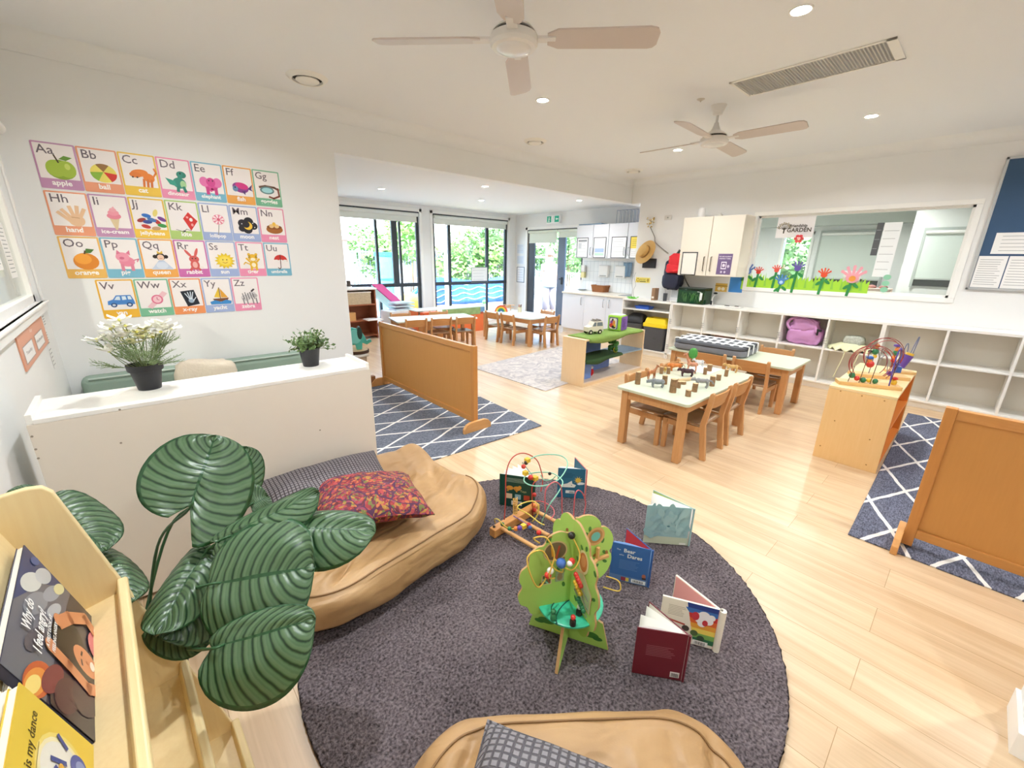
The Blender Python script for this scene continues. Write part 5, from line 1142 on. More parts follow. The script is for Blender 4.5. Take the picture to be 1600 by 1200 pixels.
def beanbag(lab,x,y,rz,hx,hy,top,creases):
    t=thing('beanbag',lab,'beanbag',(x,y,.022),rz)
    def f(u,v):
        th=2*PI*u; ph=PI*v
        def se(q,e): return math.copysign(abs(q)**e,q)
        cx=se(math.cos(th),.45); sy=se(math.sin(th),.45); s=se(math.sin(ph),.5); z=-se(math.cos(ph),.6)
        X=hx*cx*s; Y=hy*sy*s
        T=top(X/hx,Y/hy)
        if z>0: Z=T*.45+z*(T*.55)
        else: Z=T*.45*(1+z)
        # belly bulge and wrinkles
        r=1+.03*noise.noise(Vector((X*5,Y*5,Z*6)))
        w=0
        for (ax,ay,bx,by,amp,wd) in creases:
            dx,dy=bx-ax,by-ay; L2=dx*dx+dy*dy; k=max(0,min(1,((X-ax)*dx+(Y-ay)*dy)/L2)); d=math.hypot(X-ax-k*dx,Y-ay-k*dy)
            w+=amp*math.exp(-(d/wd)**2)*math.sin(PI*min(1,k+.08) if k<1 else .1)
        Z+=w*max(0,z)+.012*noise.noise(Vector((X*4.3,Y*9,1.5)))*max(0,z)*2
        Y+=.012*noise.noise(Vector((X*9,Z*8,5)))*(1 if z<.6 else 0)
        return (X*r,Y*r,max(0,Z))
    MB().grid(f,230,110,cu=True).build('cover',lea,t,smooth=3)
    return t,f
cr=[(-.45,-.2,.05,-.05,-.03,.018),(-.48,-.12,-.0,.02,.02,.02),(-.4,-.26,.0,-.17,.02,.015),(-.5,-.05,-.05,.1,-.022,.02),(-.3,-.3,.5,-.1,-.012,.012),(-.1,-.2,.52,.02,-.012,.012),(.05,-.18,.5,-.08,.01,.02),
(.36,-.02,.5,.16,-.04,.022),(.30,-.06,.44,.1,.03,.02),(-.36,-.28,-.2,-.2,-.03,.012),(.12,.06,.4,.24,-.02,.02),(.2,.02,.44,.2,.015,.02)]
bb1,f1=beanbag('tan leatherette beanbag against the ivory bookcase, with grey and floral cushions',.735,1.815,R_(7),.55,.375,
  lambda a,b:.25+.17*sm(b,.4,.9)+.09*sm(a,.6,.9)-.05*math.exp(-((a-.0)**2+(b-.05)**2)/.3),cr)
MB().tube([Vector(f1(u_,.69))+Vector((0,-.002,.003)) for u_ in [.55+.43*i/60 for i in range(61)]],.0035,6,cap=True).build('seam',leaseam,bb1,smooth=3)
d=Vector((.968-.349,.26-.755,0)).normalized()
cx,cy=(.66+(-.37)*.62+.035,.51-.37*.79-.02)
cr2=[(.05,.0,.02,.38,-.02,.02),(.1,-.1,.14,.38,.015,.018),(.2,.0,.24,.38,-.02,.02),(.3,.15,.37,.36,-.03,.02),(-.33,.2,-.24,.36,-.025,.02),(-.4,.12,.4,.16,-.008,.008),(-.4,-.05,.4,-.03,-.008,.008)]
bb2,f2=beanbag('tan leatherette beanbag cut off by the bottom edge of the picture',cx,cy,math.atan2(d.y,d.x),.465,.41,
  lambda a,b:.30+.05*sm(b,.5,.95)-.02*math.exp(-(a*a+b*b)/.3),cr2)
MB().tube([Vector(f2(u_,.74))+Vector((0,.0,.003)) for u_ in [.02+.46*i/60 for i in range(61)]],.003,6).build('seam',leaseam,bb2,smooth=3)
def gridcloth(name,c1,c2,s=70,w=.18):
    m,nt,b=nmat(name); N=nt.nodes; L=nt.links; tc=N.new('ShaderNodeTexCoord'); sp=N.new('ShaderNodeSeparateXYZ'); L.new(tc.outputs['Object'],sp.inputs[0])
    outs=[]
    for i in (0,1):
        a=N.new('ShaderNodeMath'); a.operation='MULTIPLY'; a.inputs[1].default_value=s*(1 if i else .8); L.new(sp.outputs[i],a.inputs[0])
        f=N.new('ShaderNodeMath'); f.operation='FRACT'; L.new(a.outputs[0],f.inputs[0])
        g=N.new('ShaderNodeMath'); g.operation='SUBTRACT'; g.inputs[1].default_value=.5; L.new(f.outputs[0],g.inputs[0])
        h=N.new('ShaderNodeMath'); h.operation='ABSOLUTE'; L.new(g.outputs[0],h.inputs[0]); outs.append(h.outputs[0])
    mn=N.new('ShaderNodeMath'); mn.operation='MAXIMUM'; L.new(outs[0],mn.inputs[0]); L.new(outs[1],mn.inputs[1])
    mr=N.new('ShaderNodeMapRange'); mr.inputs[1].default_value=.5-w; mr.inputs[2].default_value=.5-w*.4; L.new(mn.outputs[0],mr.inputs[0])
    mx=N.new('ShaderNodeMix'); mx.data_type='RGBA'; L.new(mr.outputs[0],mx.inputs[0]); mx.inputs[6].default_value=lin(c1); mx.inputs[7].default_value=lin(c2); L.new(mx.outputs[2],b.inputs['Base Color']); b.inputs['Roughness'].default_value=.85
    iv=N.new('ShaderNodeMath'); iv.operation='SUBTRACT'; iv.inputs[0].default_value=1; L.new(mr.outputs[0],iv.inputs[1])
    bp=N.new('ShaderNodeBump'); bp.inputs['Strength'].default_value=.8; bp.inputs['Distance'].default_value=.004; L.new(iv.outputs[0],bp.inputs['Height']); L.new(bp.outputs[0],b.inputs['Normal'])
    return m
gc=gridcloth('grey_waffle_cloth','#8b8487','#3b3538',75)
def floral():
    m,nt,b=nmat('floral_print'); N=nt.nodes; L=nt.links; tc=N.new('ShaderNodeTexCoord')
    nz=N.new('ShaderNodeTexNoise'); nz.inputs['Scale'].default_value=14; L.new(tc.outputs['Object'],nz.inputs['Vector'])
    vm=N.new('ShaderNodeVectorMath'); vm.operation='MULTIPLY_ADD'; L.new(nz.outputs['Color'],vm.inputs[0]); vm.inputs[1].default_value=(.06,.06,.06); L.new(tc.outputs['Object'],vm.inputs[2])
    v=N.new('ShaderNodeTexVoronoi'); v.inputs['Scale'].default_value=70; L.new(vm.outputs[0],v.inputs['Vector'])
    sp=N.new('ShaderNodeSeparateColor'); L.new(v.outputs['Color'],sp.inputs[0])
    cr=N.new('ShaderNodeValToRGB'); e=cr.color_ramp; e.interpolation='CONSTANT'
    cols=['#5e1a22','#96292e','#a8403f','#6e2238','#b8623a','#541c3a','#a87c34','#8a2a30','#6a6e34','#8e3a52']
    e.elements[0].color=lin(cols[0]); e.elements[1].position=.1; e.elements[1].color=lin(cols[1])
    for i,c in enumerate(cols[2:]): x=e.elements.new(.2+.1*i); x.color=lin(c)
    L.new(sp.outputs[0],cr.inputs[0])
    v2=N.new('ShaderNodeTexVoronoi'); v2.inputs['Scale'].default_value=70; L.new(vm.outputs[0],v2.inputs['Vector'])
    lt=N.new('ShaderNodeMath'); lt.operation='LESS_THAN'; lt.inputs[1].default_value=.13; L.new(v2.outputs['Distance'],lt.inputs[0])
    mx=N.new('ShaderNodeMix'); mx.data_type='RGBA'; L.new(lt.outputs[0],mx.inputs[0]); L.new(cr.outputs[0],mx.inputs[6]); mx.inputs[7].default_value=lin('#e3a04a')
    v3=N.new('ShaderNodeTexVoronoi'); v3.inputs['Scale'].default_value=11; v3.feature='DISTANCE_TO_EDGE'; L.new(vm.outputs[0],v3.inputs['Vector'])
    l3=N.new('ShaderNodeMath'); l3.operation='LESS_THAN'; l3.inputs[1].default_value=.035; L.new(v3.outputs['Distance'],l3.inputs[0])
    m3=N.new('ShaderNodeMix'); m3.data_type='RGBA'; L.new(l3.outputs[0],m3.inputs[0]); L.new(mx.outputs[2],m3.inputs[6]); m3.inputs[7].default_value=lin('#4a2044')
    L.new(m3.outputs[2],b.inputs['Base Color']); b.inputs['Roughness'].default_value=.7; return m
def pillow(lab,c,xa,n,w,h,th,m,sag=0,seed=0):
    xa=Vector(xa).normalized(); n=Vector(n); n=(n-xa*n.dot(xa)).normalized(); ya=n.cross(xa)
    M=Matrix.Identity(4)
    for i in range(3): M[i][0]=xa[i]; M[i][1]=ya[i]; M[i][2]=n[i]; M[i][3]=c[i]
    t=at('cushion',lab,'cushion',M)
    def g(sgn):
        def f(u,v):
            a=2*u-1; b=2*v-1
            k=max(0,(1-a**4)*(1-b**4))**.5
            pin=1-.07*(1-abs(a)**2)*abs(b)**2; pin2=1-.07*(1-abs(b)**2)*abs(a)**2
            X=w/2*a*pin2; Y=h/2*b*pin
            return (X,Y,sgn*th/2*k+.008*noise.noise(Vector((X*12+seed,Y*12,sgn)))*k*2-sag*(a*a+.6*b*b))
        return f
    MB().grid(g(1),30,30).grid(lambda u,v:g(-1)(1-u,v),30,30).build('cushion_cover',m,t,smooth=3)
    MB().tube([g(1)(i/24,0) for i in range(25)]+[g(1)(1,i/24) for i in range(1,25)]+[g(1)(1-i/24,1) for i in range(1,25)]+[g(1)(0,1-i/24) for i in range(1,24)],.003,5,closed=True).build('edge_seam',m,t,smooth=3)
    return t
pillow('grey waffle check cushion lying on the back of the tan beanbag',(.60,2.0,.385),(1,.02,-.03),(-.05,-.45,.88),.62,.34,.08,gc,.03)
a_=PZ(475,747,.41); b_=PZ(690,797,.36); dg_=(b_-a_); nn_=Vector((-.04,.10,1)).normalized(); xx_=(Matrix.Rotation(R_(42),3,nn_)@dg_)
pillow('red and orange floral print cushion on the tan beanbag',((a_+b_)/2+Vector((0,0,.0))),xx_,nn_,dg_.length*.66,dg_.length*.66,.12,floral(),.02,4)
gc2=gridcloth('grey_corduroy_check','#8d898c','#59555a',62,.2)
c0=PZ(766,1116,.43); e0=PZ(962,1192,.42); ux=(e0-c0).normalized(); 
nn=Vector((0,-.12,1)); uy=nn.cross(ux).normalized(); cc_=c0+ux*.22-uy*.21; cc_.z=.40
pillow('grey corduroy check cushion on the beanbag at the bottom edge',cc_,ux,nn,.46,.44,.14,gc2,.02,7)
# ================================================================ CALATHEA PLANT
def leafmat():
    m,nt,b=nmat('calathea_leaf'); N=nt.nodes; L=nt.links; tc=N.new('ShaderNodeTexCoord'); sp=N.new('ShaderNodeSeparateXYZ'); L.new(tc.outputs['UV'],sp.inputs[0])
    def M2(op,a,bv=None):
        n=N.new('ShaderNodeMath'); n.operation=op
        for i,v in enumerate((a,bv)):
            if v is None: continue
            if isinstance(v,(int,float)): n.inputs[i].default_value=v
            else: L.new(v,n.inputs[i])
        return n.outputs[0]
    s=sp.outputs[0]; t=M2('ABSOLUTE',M2('SUBTRACT',M2('MULTIPLY',sp.outputs[1],2),1))
    ph=M2('SUBTRACT',s,M2('MULTIPLY',M2('POWER',t,1.25),.26))
    nz=N.new('ShaderNodeTexNoise'); nz.inputs['Scale'].default_value=6; L.new(tc.outputs['UV'],nz.inputs['Vector'])
    ph=M2('ADD',ph,M2('MULTIPLY',nz.outputs['Fac'],.03))
    w1=M2('SINE',M2('MULTIPLY',ph,2*PI*12)); w2=M2('SINE',M2('MULTIPLY',ph,2*PI*24))
    mix=M2('ADD',M2('MULTIPLY',w1,.3),M2('MULTIPLY',w2,.22)); mix=M2('ADD',mix,.55)
    edge=M2('GREATER_THAN',t,.93)
    mid=M2('LESS_THAN',t,.03)
    cr=N.new('ShaderNodeValToRGB'); e=cr.color_ramp; e.elements[0].position=.12; e.elements[0].color=lin('#12301a'); e.elements[1].position=.8; e.elements[1].color=lin('#56704f'); x=e.elements.new(.38); x.color=lin('#3a5a36'); L.new(mix,cr.inputs[0])
    dk=M2('MAXIMUM',edge,mid); mx=N.new('ShaderNodeMix'); mx.data_type='RGBA'; L.new(dk,mx.inputs[0]); L.new(cr.outputs[0],mx.inputs[6]); mx.inputs[7].default_value=lin('#1d4a24')
    L.new(mx.outputs[2],b.inputs['Base Color']); b.inputs['Roughness'].default_value=.35
    bp=N.new('ShaderNodeBump'); bp.inputs['Strength'].default_value=.25; bp.inputs['Distance'].default_value=.003; L.new(w1,bp.inputs['Height']); L.new(bp.outputs[0],b.inputs['Normal'])
    return m
lm=leafmat(); stemm=mat('leaf_stem','#2f5a34',.5)
plant=thing('potted_plant','large dark green striped-leaf plant beside the book rack','plant',(-.17,1.66,0))
PB=Vector((-.17,1.66,0))
MB().lathe([(.09,0),(.12,.24),(.125,.26),(.115,.26),(.11,.23),(.0001,.22)],28).build('pot',mat('black_pot','#26262a',.5),plant,smooth=.7)
MB().lathe([(.0001,.226),(.105,.224)],20).build('soil',mat('soil','#3a2c22',.95,bump=.8),plant)
def leaf(B,T,W,nrm,curl=.15,droop=.12,stem=None,lobe=.22,fold=0.0):
    B=Vector(B); T=Vector(T); ax=(T-B); Ln=ax.length; ax.normalize(); n=Vector(nrm); n=(n-ax*n.dot(ax)).normalized(); sd=ax.cross(n)
    nu,nv=34,25; vs=[];uv=[];fs=[]
    for j in range(nv):
        t=2*j/(nv-1)-1; at_=abs(t); lb=(lobe if not isinstance(lobe,tuple) else lobe[1 if t>0 else 0]); Wt=(W if not isinstance(W,tuple) else W[1 if t>0 else 0]); c0=(1-lb)/2; a0=(1+lb)/2
        for i in range(nu):
            s=i/(nu-1); ph=PI*(1-s)
            po=c0+a0*math.cos(ph)+lb*math.exp(-(s/.035)**2); xo=Wt*max(0,math.sin(ph))**.8*(1 if s<.85 else 1-.35*((s-.85)/.15)**2)
            pm=s*1.0
            f=at_**.9
            p=(pm*(1-f)+po*f)*Ln; x=math.copysign(xo*at_,t)
            z=-droop*Ln*(p/Ln-.3)**2+curl*abs(x)-curl*2.2*x*x/Wt-fold*abs(x)
            z+=.001*math.sin(s*75-at_*19)*at_+.01*noise.noise(Vector((s*3+B.x*9,t*2,B.z*5)))
            q=B+ax*p+sd*x+n*z
            vs.append(q-PB); uv.append((s,(t+1)/2))
    for j in range(nv-1):
        for i in range(nu-1): fs.append((j*nu+i,j*nu+i+1,(j+1)*nu+i+1,(j+1)*nu+i))
    me=bpy.data.meshes.new('leaf'); me.from_pydata(vs,[],fs); me.materials.append(lm)
    ul=me.uv_layers.new(name='UVMap')
    for lp in me.loops: ul.data[lp.index].uv=uv[lp.vertex_index]
    me.shade_smooth(); o=bpy.data.objects.new('leaf',me); COL.objects.link(o); o.parent=plant
    md=o.modifiers.new('s','SOLIDIFY'); md.thickness=.0012
    S=[Vector((0,0,.22))+Vector((random.uniform(-.03,.03),random.uniform(-.03,.03),0))]
    st=(stem and Vector(stem)-PB) or (S[0]*.45+(B-PB)*.55+Vector((0,0,.06)))
    MB().tube(curve_pts([S[0],st,B-PB-ax*.01-n*.002,B-PB+ax*Ln*.12-n*.004],24),[.0048]*8+[.004]*8+[.003]*9,7).build('stem',stemm,o,smooth=3)
    return o
def tocam(p): return (Vector((0,0,CH))-Vector(p)).normalized()
def LF(b,db,t_,dt,W,tilt=(0,0,.3),**k):
    B=PD(*b,db); T=PD(*t_,dt); n=tocam((B+T)/2)+Vector(tilt); return leaf(B,T,W,n,**k)
LF((297,790),1.50,(337,681),1.56,(.14,.14),(0,0,.2),lobe=(.2,.55),curl=.15,droop=-.05,stem=(-.07,1.55,.62))            # big round leaf
LF((372,775),1.72,(386,697),1.74,.075,(.4,0,.2),lobe=.2,stem=(-.02,1.72,.6))
LF((342,846),1.46,(496,765),1.40,(.05,.085),(-.2,.3,.9),lobe=.1,curl=.3,droop=.1)                 # long pale leaf seen flat
LF((436,826),1.42,(582,824),1.30,(.075,.105),(.1,.3,.5),lobe=.12,curl=.35,droop=.2)                 # glossy leaf over the beanbag
LF((325,914),1.40,(490,884),1.30,(.155,.165),(0,0,.3),lobe=(.02,.05),curl=.2,droop=.1)                   # large leaf
LF((331,1012),1.33,(490,966),1.24,(.055,.145),(0,0,.25),lobe=(.05,.12),curl=.2,droop=.12,stem=(-.09,1.4,.36))
LF((322,858),1.52,(241,990),1.42,.07,(-.5,-.1,.2),lobe=.1,curl=.5,droop=.1)
LF((328,915),1.50,(256,1000),1.46,(.1,.08),(.2,0,.1),lobe=.15,curl=.3,droop=.05)
LF((392,790),1.66,(420,775),1.7,.07,(0,0,.1),lobe=.1)
LF((84,790),1.62,(166,858),1.55,.085,(.3,.1,.5),lobe=.2,curl=.3)
LF((150,872),1.62,(207,938),1.52,.07,(.4,.1,.3),lobe=.2,curl=.3)
LF((75,790),1.66,(12,768),1.66,.045,(.1,.2,1.2),lobe=.15)
LF((250,960),1.6,(330,1002),1.55,.07,(.2,0,.2),lobe=.15,curl=.3)
# ================================================================ BOOK RACK
RZ=R_(2.2)
rack=thing('book_rack','pale plywood tiered book display rack against the left wall','book rack',(0,1.28,0),RZ)
ply=wood('rack_ply','#e2c38c','#efd9a6','Z',rings=3,rough=.45); plyy=wood('rack_ply_bar','#d9bb80','#f0dca8','Y',rings=14,rough=.45)
def xzM(y0,s=1): return Matrix(((1,0,0,0),(0,0,-1,y0),(0,1,0,0),(0,0,0,1)))
prof=[(-.385,0),(-.385,.95),(-.375,.985),(-.345,1.0),(-.235,1.012),(-.212,1.008),(-.198,.99),(.0,.10),(.012,.05),(.012,0)]
MB().prism(prof,-.018,0,xzM(0)).build('side_panel',ply,rack,bevel=.003)
MB().prism(prof,.87,.888,xzM(0)).build('side_panel',ply,rack,bevel=.003)
tiers=[((-.295,.965),(-.222,.672),(-.146,.690)),((-.24,.64),(-.182,.352),(-.078,.365)),((-.14,.32),(-.085,.075),(.0,.06))]
for (tx,tz),(bx_,bz),(fx,fz) in tiers:
    MB().prism([(tx,tz),(tx-.012,tz),(bx_-.012,bz),(bx_,bz)],0,.87,xzM(-.0)).build('back_board',ply,rack)
    MB().prism([(bx_-.012,bz-.012),(fx+.005,fz-.012),(fx+.005,fz),(bx_-.012,bz)],0,.87,xzM(0)).build('shelf_board',ply,rack)
    MB().prism([(fx-.008,fz-.014),(fx+.014,fz-.012),(fx+.022,fz+.03),(fx+.018,fz+.036),(fx+.002,fz+.036)],0,.87,xzM(0)).build('front_bar',plyy,rack,bevel=.003)
Rw=Matrix.Translation((0,1.28,0))@Matrix.Rotation(RZ,4,'Z')
def tierplane(k,off):
    (tx,tz),(bx_,bz),_=tiers[k]
    p0=Rw@Vector((bx_,0,bz)); up=(Rw.to_3x3()@Vector((tx-bx_,0,tz-bz))).normalized(); yy=(Rw.to_3x3()@Vector((0,1,0))).normalized()
    n=yy.cross(up).normalized(); return p0+n*off, yy, up, n
def RP(px,py,k,off):
    p0,yy,up,n=tierplane(k,off); d=ray(px,py); o=Vector((0,0,CH)); t=(p0-o).dot(n)/d.dot(n); return o+d*t
def flatbook(lab,k,off,TR,BR,BL,artfn,col,th=.01,pages='#f3eee2',wdt=None,hgt=None):
    tr=RP(*TR,k,off+th); br=RP(*BR,k,off+th); bl=RP(*BL,k,off+th)
    v=(tr-br).normalized(); u=(br-bl); u=(u-v*u.dot(v)); w=wdt or u.length; u.normalize(); h=hgt or (tr-br).length
    o=br-u*w
    M=frame(o,u,v); t=at('picture_book',lab,'book',M,'picture books on the rack')
    MB().box(0,w,0,h,-.0012,0).box(0,w,0,h,-th,-th+.0012).box(0,.0015,0,h,-th,0).build('cover',mat('cover_'+col,col,.35),t)
    MB().box(.002,w-.003,.002,h-.002,-th+.0012,-.0012).build('pages',mat('pages'+pages,pages,.8),t)
    if artfn: a=Art(z0=.0003); artfn(a,w,h); a.build('cover_picture',t,rough=.3)
    return t,w,h
def angry(a,w,h):
    a.rect(0,0,w,h,'#3c3842'); a.poly([(0,h),(w,h),(w,.15),(.25,.17),(0,.2)],'#6c6b74'); a.poly([(.17,h),(w,h),(w,.17),(.3,.24)],'#2a3c70')
    for x,y,rx,ry,c in ((.27,.27,.05,.02,'#d5d6d2'),(.33,.24,.04,.018,'#c9ccd0'),(.22,.25,.06,.02,'#8d8f98'),(.3,.21,.05,.015,'#9ea3ad'),(.19,.22,.06,.02,'#7d7c86'),(.34,.19,.03,.012,'#e2dca8'),(.35,.27,.02,.01,'#3f5a98'),(.12,.24,.05,.018,'#5c5660'),(.25,.2,.04,.012,'#b7bac0')): a.ell(x,y,rx,ry,c,-25)
    a.poly([(0,0),(0,.19),(.06,.2),(.13,.13),(.2,.09),(w,.05),(w,0)],'#2a1e2c')
    for x,y,rx,ry,c in ((.03,.225,.055,.028,'#c95a2c'),(.02,.23,.045,.02,'#e8923e'),(.01,.235,.03,.013,'#f8dc80'),(.06,.19,.05,.02,'#7a2f38'),(.05,.15,.05,.03,'#43202f'),(.1,.09,.07,.04,'#331a2e'),(.2,.04,.08,.025,'#22162c')): a.ell(x,y,rx,ry,c,-25)
    sk='#d68c60'
    a.ell(.265,.05,.05,.04,'#d5707c'); a.ell(.2,.155,.065,.05,'#141219',-15); a.ell(.175,.115,.05,.05,'#141219')
    a.ell(.182,.098,.034,.042,sk,-15); a.line([(.163,.11),(.176,.113)],.005,'#3a1a14'); a.line([(.188,.114),(.2,.112)],.005,'#3a1a14'); a.ell(.184,.078,.013,.008,'#f6efe6'); a.ell(.183,.093,.004,.006,'#c27650')
    a.line([(.295,.05),(.325,.1),(.27,.155),(.222,.186)],.03,sk); a.line([(.23,.045),(.13,.055),(.112,.09),(.125,.15),(.13,.2)],.028,sk); a.ell(.133,.205,.018,.016,sk); a.ell(.225,.19,.017,.015,sk)
    a.ell(.31,.06,.012,.012,'#f0ece4'); a.line([(.24,.03),(.29,.02)],.012,'#8f2440')
    a.text('Why do',.115,.262,.032,'#ffffff','L',bold=.025,sx=.85); a.text('I feel angry?',.085,.228,.032,'#ffffff','L',bold=.025,sx=.82); a.text('A FIRST LOOK AT',.12,.21,.012,'#ffffff','L',bold=.03); a.text('FEELING ANGRY',.12,.194,.012,'#ffffff','L',bold=.03)
flatbook('picture book Why do I feel angry? with a stormy sky and dark-haired child cover',0,.012,(53,868),(170,992),(140,1155),angry,'#3c3f58',.012,hgt=.305)
def dance(a,w,h):
    a.rect(0,0,w,h,'#eac84a'); a.ell(w*.5,h*.40,w*.34,h*.34,'#f1d876'); a.ell(w*.5,h*.40,w*.3,h*.31,'#f6e8b8'); a.ell(w*.5,h*.40,w*.26,h*.28,'#efe9dc')
    a.text('This is my dance',w*.5,h*.76,w*.105,'#5a4a1e','C',bold=.01); a.lines(w*.3,h*.7,w*.7,h*.72,1,'#a9955a')
    for x,y in ((.38,.22),(.66,.22)): a.ell(w*x,h*y,w*.1,h*.11,'#4b58a0'); a.ell(w*x,h*y-.005,w*.06,h*.07,'#8f9ac8'); a.line([(w*x-.012,h*y+.03),(w*x-.02,h*y+.06)],.008,'#3c4a90'); a.line([(w*x+.015,h*y+.03),(w*x+.026,h*y+.05)],.008,'#3c4a90')
    a.ell(w*.53,h*.34,w*.045,h*.08,'#e0a83c'); a.ell(w*.53,h*.44,w*.04,h*.035,'#e0a83c'); a.ell(w*.51,h*.45,.002,.002,'#3a2a12')
flatbook('yellow picture book This is my dance with small bear and blue shapes',0,.034,(30,1066),(146,1166),(110,1330),dance,'#e2bf3f',.012)
flatbook('plain white book tucked behind the stormy cover book, top edge showing',0,.002,(36,873),(150,985),(100,1160),None,'#f0ede4',.008)
flatbook('white book behind the yellow one at the left picture edge',0,.014,(14,1072),(128,1172),(95,1335),None,'#ece7da',.01)
M_=frame(RP(-30,905,0,.0015),tierplane(0,0)[1],tierplane(0,0)[2]); panel('display_label','blank white label card stuck to the top of the rack back board','label',M_,.10,.07,'#f1efe8',None,.001)
def stripes(a,w,h):
    for k in range(9): a.rect(w*k/9,0,w*(k+1)/9-.002,h,('#a8562c','#c8753f','#8e4423')[k%3])
    a.poly([(0,h*.3),(w*.4,h*.6),(w*.5,h*.2),(w*.2,0),(0,0)],'#e9dfd6'); a.poly([(0,0),(w*.35,0),(w*.2,h*.3),(0,h*.35)],'#5a3a34')
def tier2book(lab,k,off,TR,w,h,artfn,col,tilt=0):
    tr=RP(*TR,k,off+.008); _,yy,up,n=tierplane(k,0); u=(yy*math.cos(tilt)+up*math.sin(tilt)); v=n.cross(u); o=tr-u*w-v*h
    t=at('picture_book',lab,'book',frame(o,u,v),'picture books on the rack')
    MB().box(0,w,0,h,-.0012,0).box(0,w,0,h,-.009,-.008).box(0,.0015,0,h,-.009,0).build('cover',mat('cover_'+col,col,.35),t); MB().box(.002,w-.003,.002,h-.002,-.008,-.0012).build('pages',mat('pages#f3eee2','#f3eee2',.8),t)
    a=Art(z0=.0003); artfn(a,w,h); a.build('cover_picture',t,rough=.3)
tier2book('book with brown timber-stripe cover on the middle tier of the rack',1,.004,(218,1132),.2,.2,stripes,'#b0622f')
def fluffy(a,w,h):
    a.rect(0,0,w,h,'#bfc8c4')
    for k in range(60): a.ell(random.uniform(.1,.9)*w,random.uniform(.1,.95)*h,.018,.014,random.choice(('#f4f3ee','#e4e6e2','#cdd3d0','#9fa9a8')),random.uniform(0,180),n=8)
    a.ell(w*.85,h*.85,.014,.011,'#5b4a38'); a.ell(w*.6,h*.9,.012,.01,'#5b4a38')
tier2book('book with fluffy white animal cover on the lowest tier of the rack',2,.004,(322,1180),.2,.16,fluffy,'#c2cbc7')
# ================================================================ OPEN BOOKS STANDING ON THE RUG
def obook(lab,R,Lp,wing,h,col,artfn,inner='#f3efe6',npg=4,pgcol='#f4f0e8',th=.003,wingcol=None,wart=None):
    R=Vector((R[0],R[1],.024)); Lp=Vector((Lp[0],Lp[1],.024)); W=Vector((wing[0],wing[1],.024))
    t=thing('open_book',lab,'book',R,0,'open books standing on the shag rug')
    u=(R-Lp); w=u.length; u.normalize(); dwn=(W-R).normalized()
    n=Vector((u.y,-u.x,0))   # outward toward camera
    M=frame(Lp-R,u,(0,0,1))
    MB().box(0,w,0,h,-th,0).build('back_cover',mat('cover_'+col,col,.35),t).matrix_local=M
    if artfn: a=Art(z0=.0003); artfn(a,w,h); a.build('cover_picture',t,M,rough=.35)
    M2_=frame(Vector((0,0,0)),dwn,(0,0,1))
    MB().box(0,w,0,h,-th,0).build('front_cover',mat('cover_'+(wingcol or col),wingcol or col,.35),t).matrix_local=M2_
    # inner face of the front cover is on local +z or -z side: put a page block against it
    MB().box(.003,w-.004,.003,h-.004,.0,.0012).box(.003,w-.004,.003,h-.004,-th-.0012,-th).build('end_paper',mat('endp_'+inner,inner,.6),t).matrix_local=M2_
    if wart: a=Art(z0=.0016); wart(a,w,h); a.build('end_picture',t,M2_,rough=.5)
    MB().cyl((0,0,0),(0,0,h),th*1.6,10).build('spine',mat('cover_'+(wingcol or col),wingcol or col,.35),t,smooth=.7)
    a1=math.atan2((Lp-R).y,(Lp-R).x); a2=math.atan2(dwn.y,dwn.x)
    da=(a2-a1+PI)%(2*PI)-PI
    for k in range(npg):
        fr=(.08+.75*(k/(max(1,npg-1)))**1.0) if npg>1 else .1
        a0=a1+da*fr
        pm=MB()
        def pf(uu,vv,a0=a0,fr=fr): 
            aa=a0+da*.12*math.sin(PI*uu)*(1-fr); return (w*.965*uu*math.cos(aa),w*.965*uu*math.sin(aa),.002+(h-.005)*vv)
        pm.grid(pf,8,2); pm.build('page',mat('page_'+pgcol,pgcol,.8),t,smooth=3,solid=.0008 if npg>2 else .0025)
    return t
def art_green(a,w,h):
    a.lines(w*.2,h*.78,w*.85,h*.92,4,'#9fb8a8'); a.text('Toys',w*.68,h*.5,.02,'#d9c98a','C')
    for x in (.3,.5): a.ell(w*x,h*.6,w*.1,h*.07,'#d99a3f'); 
    a.ell(w*.58,h*.64,w*.05,h*.06,'#d99a3f'); a.line([(w*.27,h*.58),(w*.24,h*.5)],.01,'#c88a35'); a.line([(w*.45,h*.58),(w*.5,h*.5)],.01,'#c88a35')
    for x,c in ((.2,'#e2c9a8'),(.45,'#8fb4c0'),(.7,'#b84b35')): a.rect(w*x,h*.26,w*(x+.17),h*.42,c)
    a.rect(w*.35,h*.06,w*.65,h*.2,'#efece6'); barc(a,w*.39,h*.08,w*.22,h*.09)
def barc(a,x,y,w,h):
    for k in range(12): a.rect(x+w*k/12,y,x+w*(k+.3+.3*(k%3)/2)/12,y+h,'#2b2b2b')
def art_teal(a,w,h):
    a.lines(w*.15,h*.68,w*.6,h*.86,4,'#1f4a66'); sunx,suny=w*.72,h*.62
    for k in range(10): t=R_(36*k); a.line([(sunx,suny),(sunx+.026*math.cos(t),suny+.026*math.sin(t))],.003,'#e8c24a')
    a.ell(sunx,suny,.017,.017,'#e8c24a'); a.ell(w*.84,h*.52,.02,.009,'#e9eef0'); a.ell(w*.76,h*.5,.012,.007,'#e9eef0')
    a.poly([(w*.05,h*.42),(w*.35,h*.5),(w*.5,h*.6),(w*.52,h*.5),(w*.66,h*.45),(w*.6,h*.37),(w*.2,h*.36)],'#ece9df'); a.ell(w*.5,h*.44,.003,.003,'#333333')
    a.rect(w*.3,h*.16,w*.62,h*.26,'#eeeeea'); barc(a,w*.42,h*.175,w*.17,h*.06)
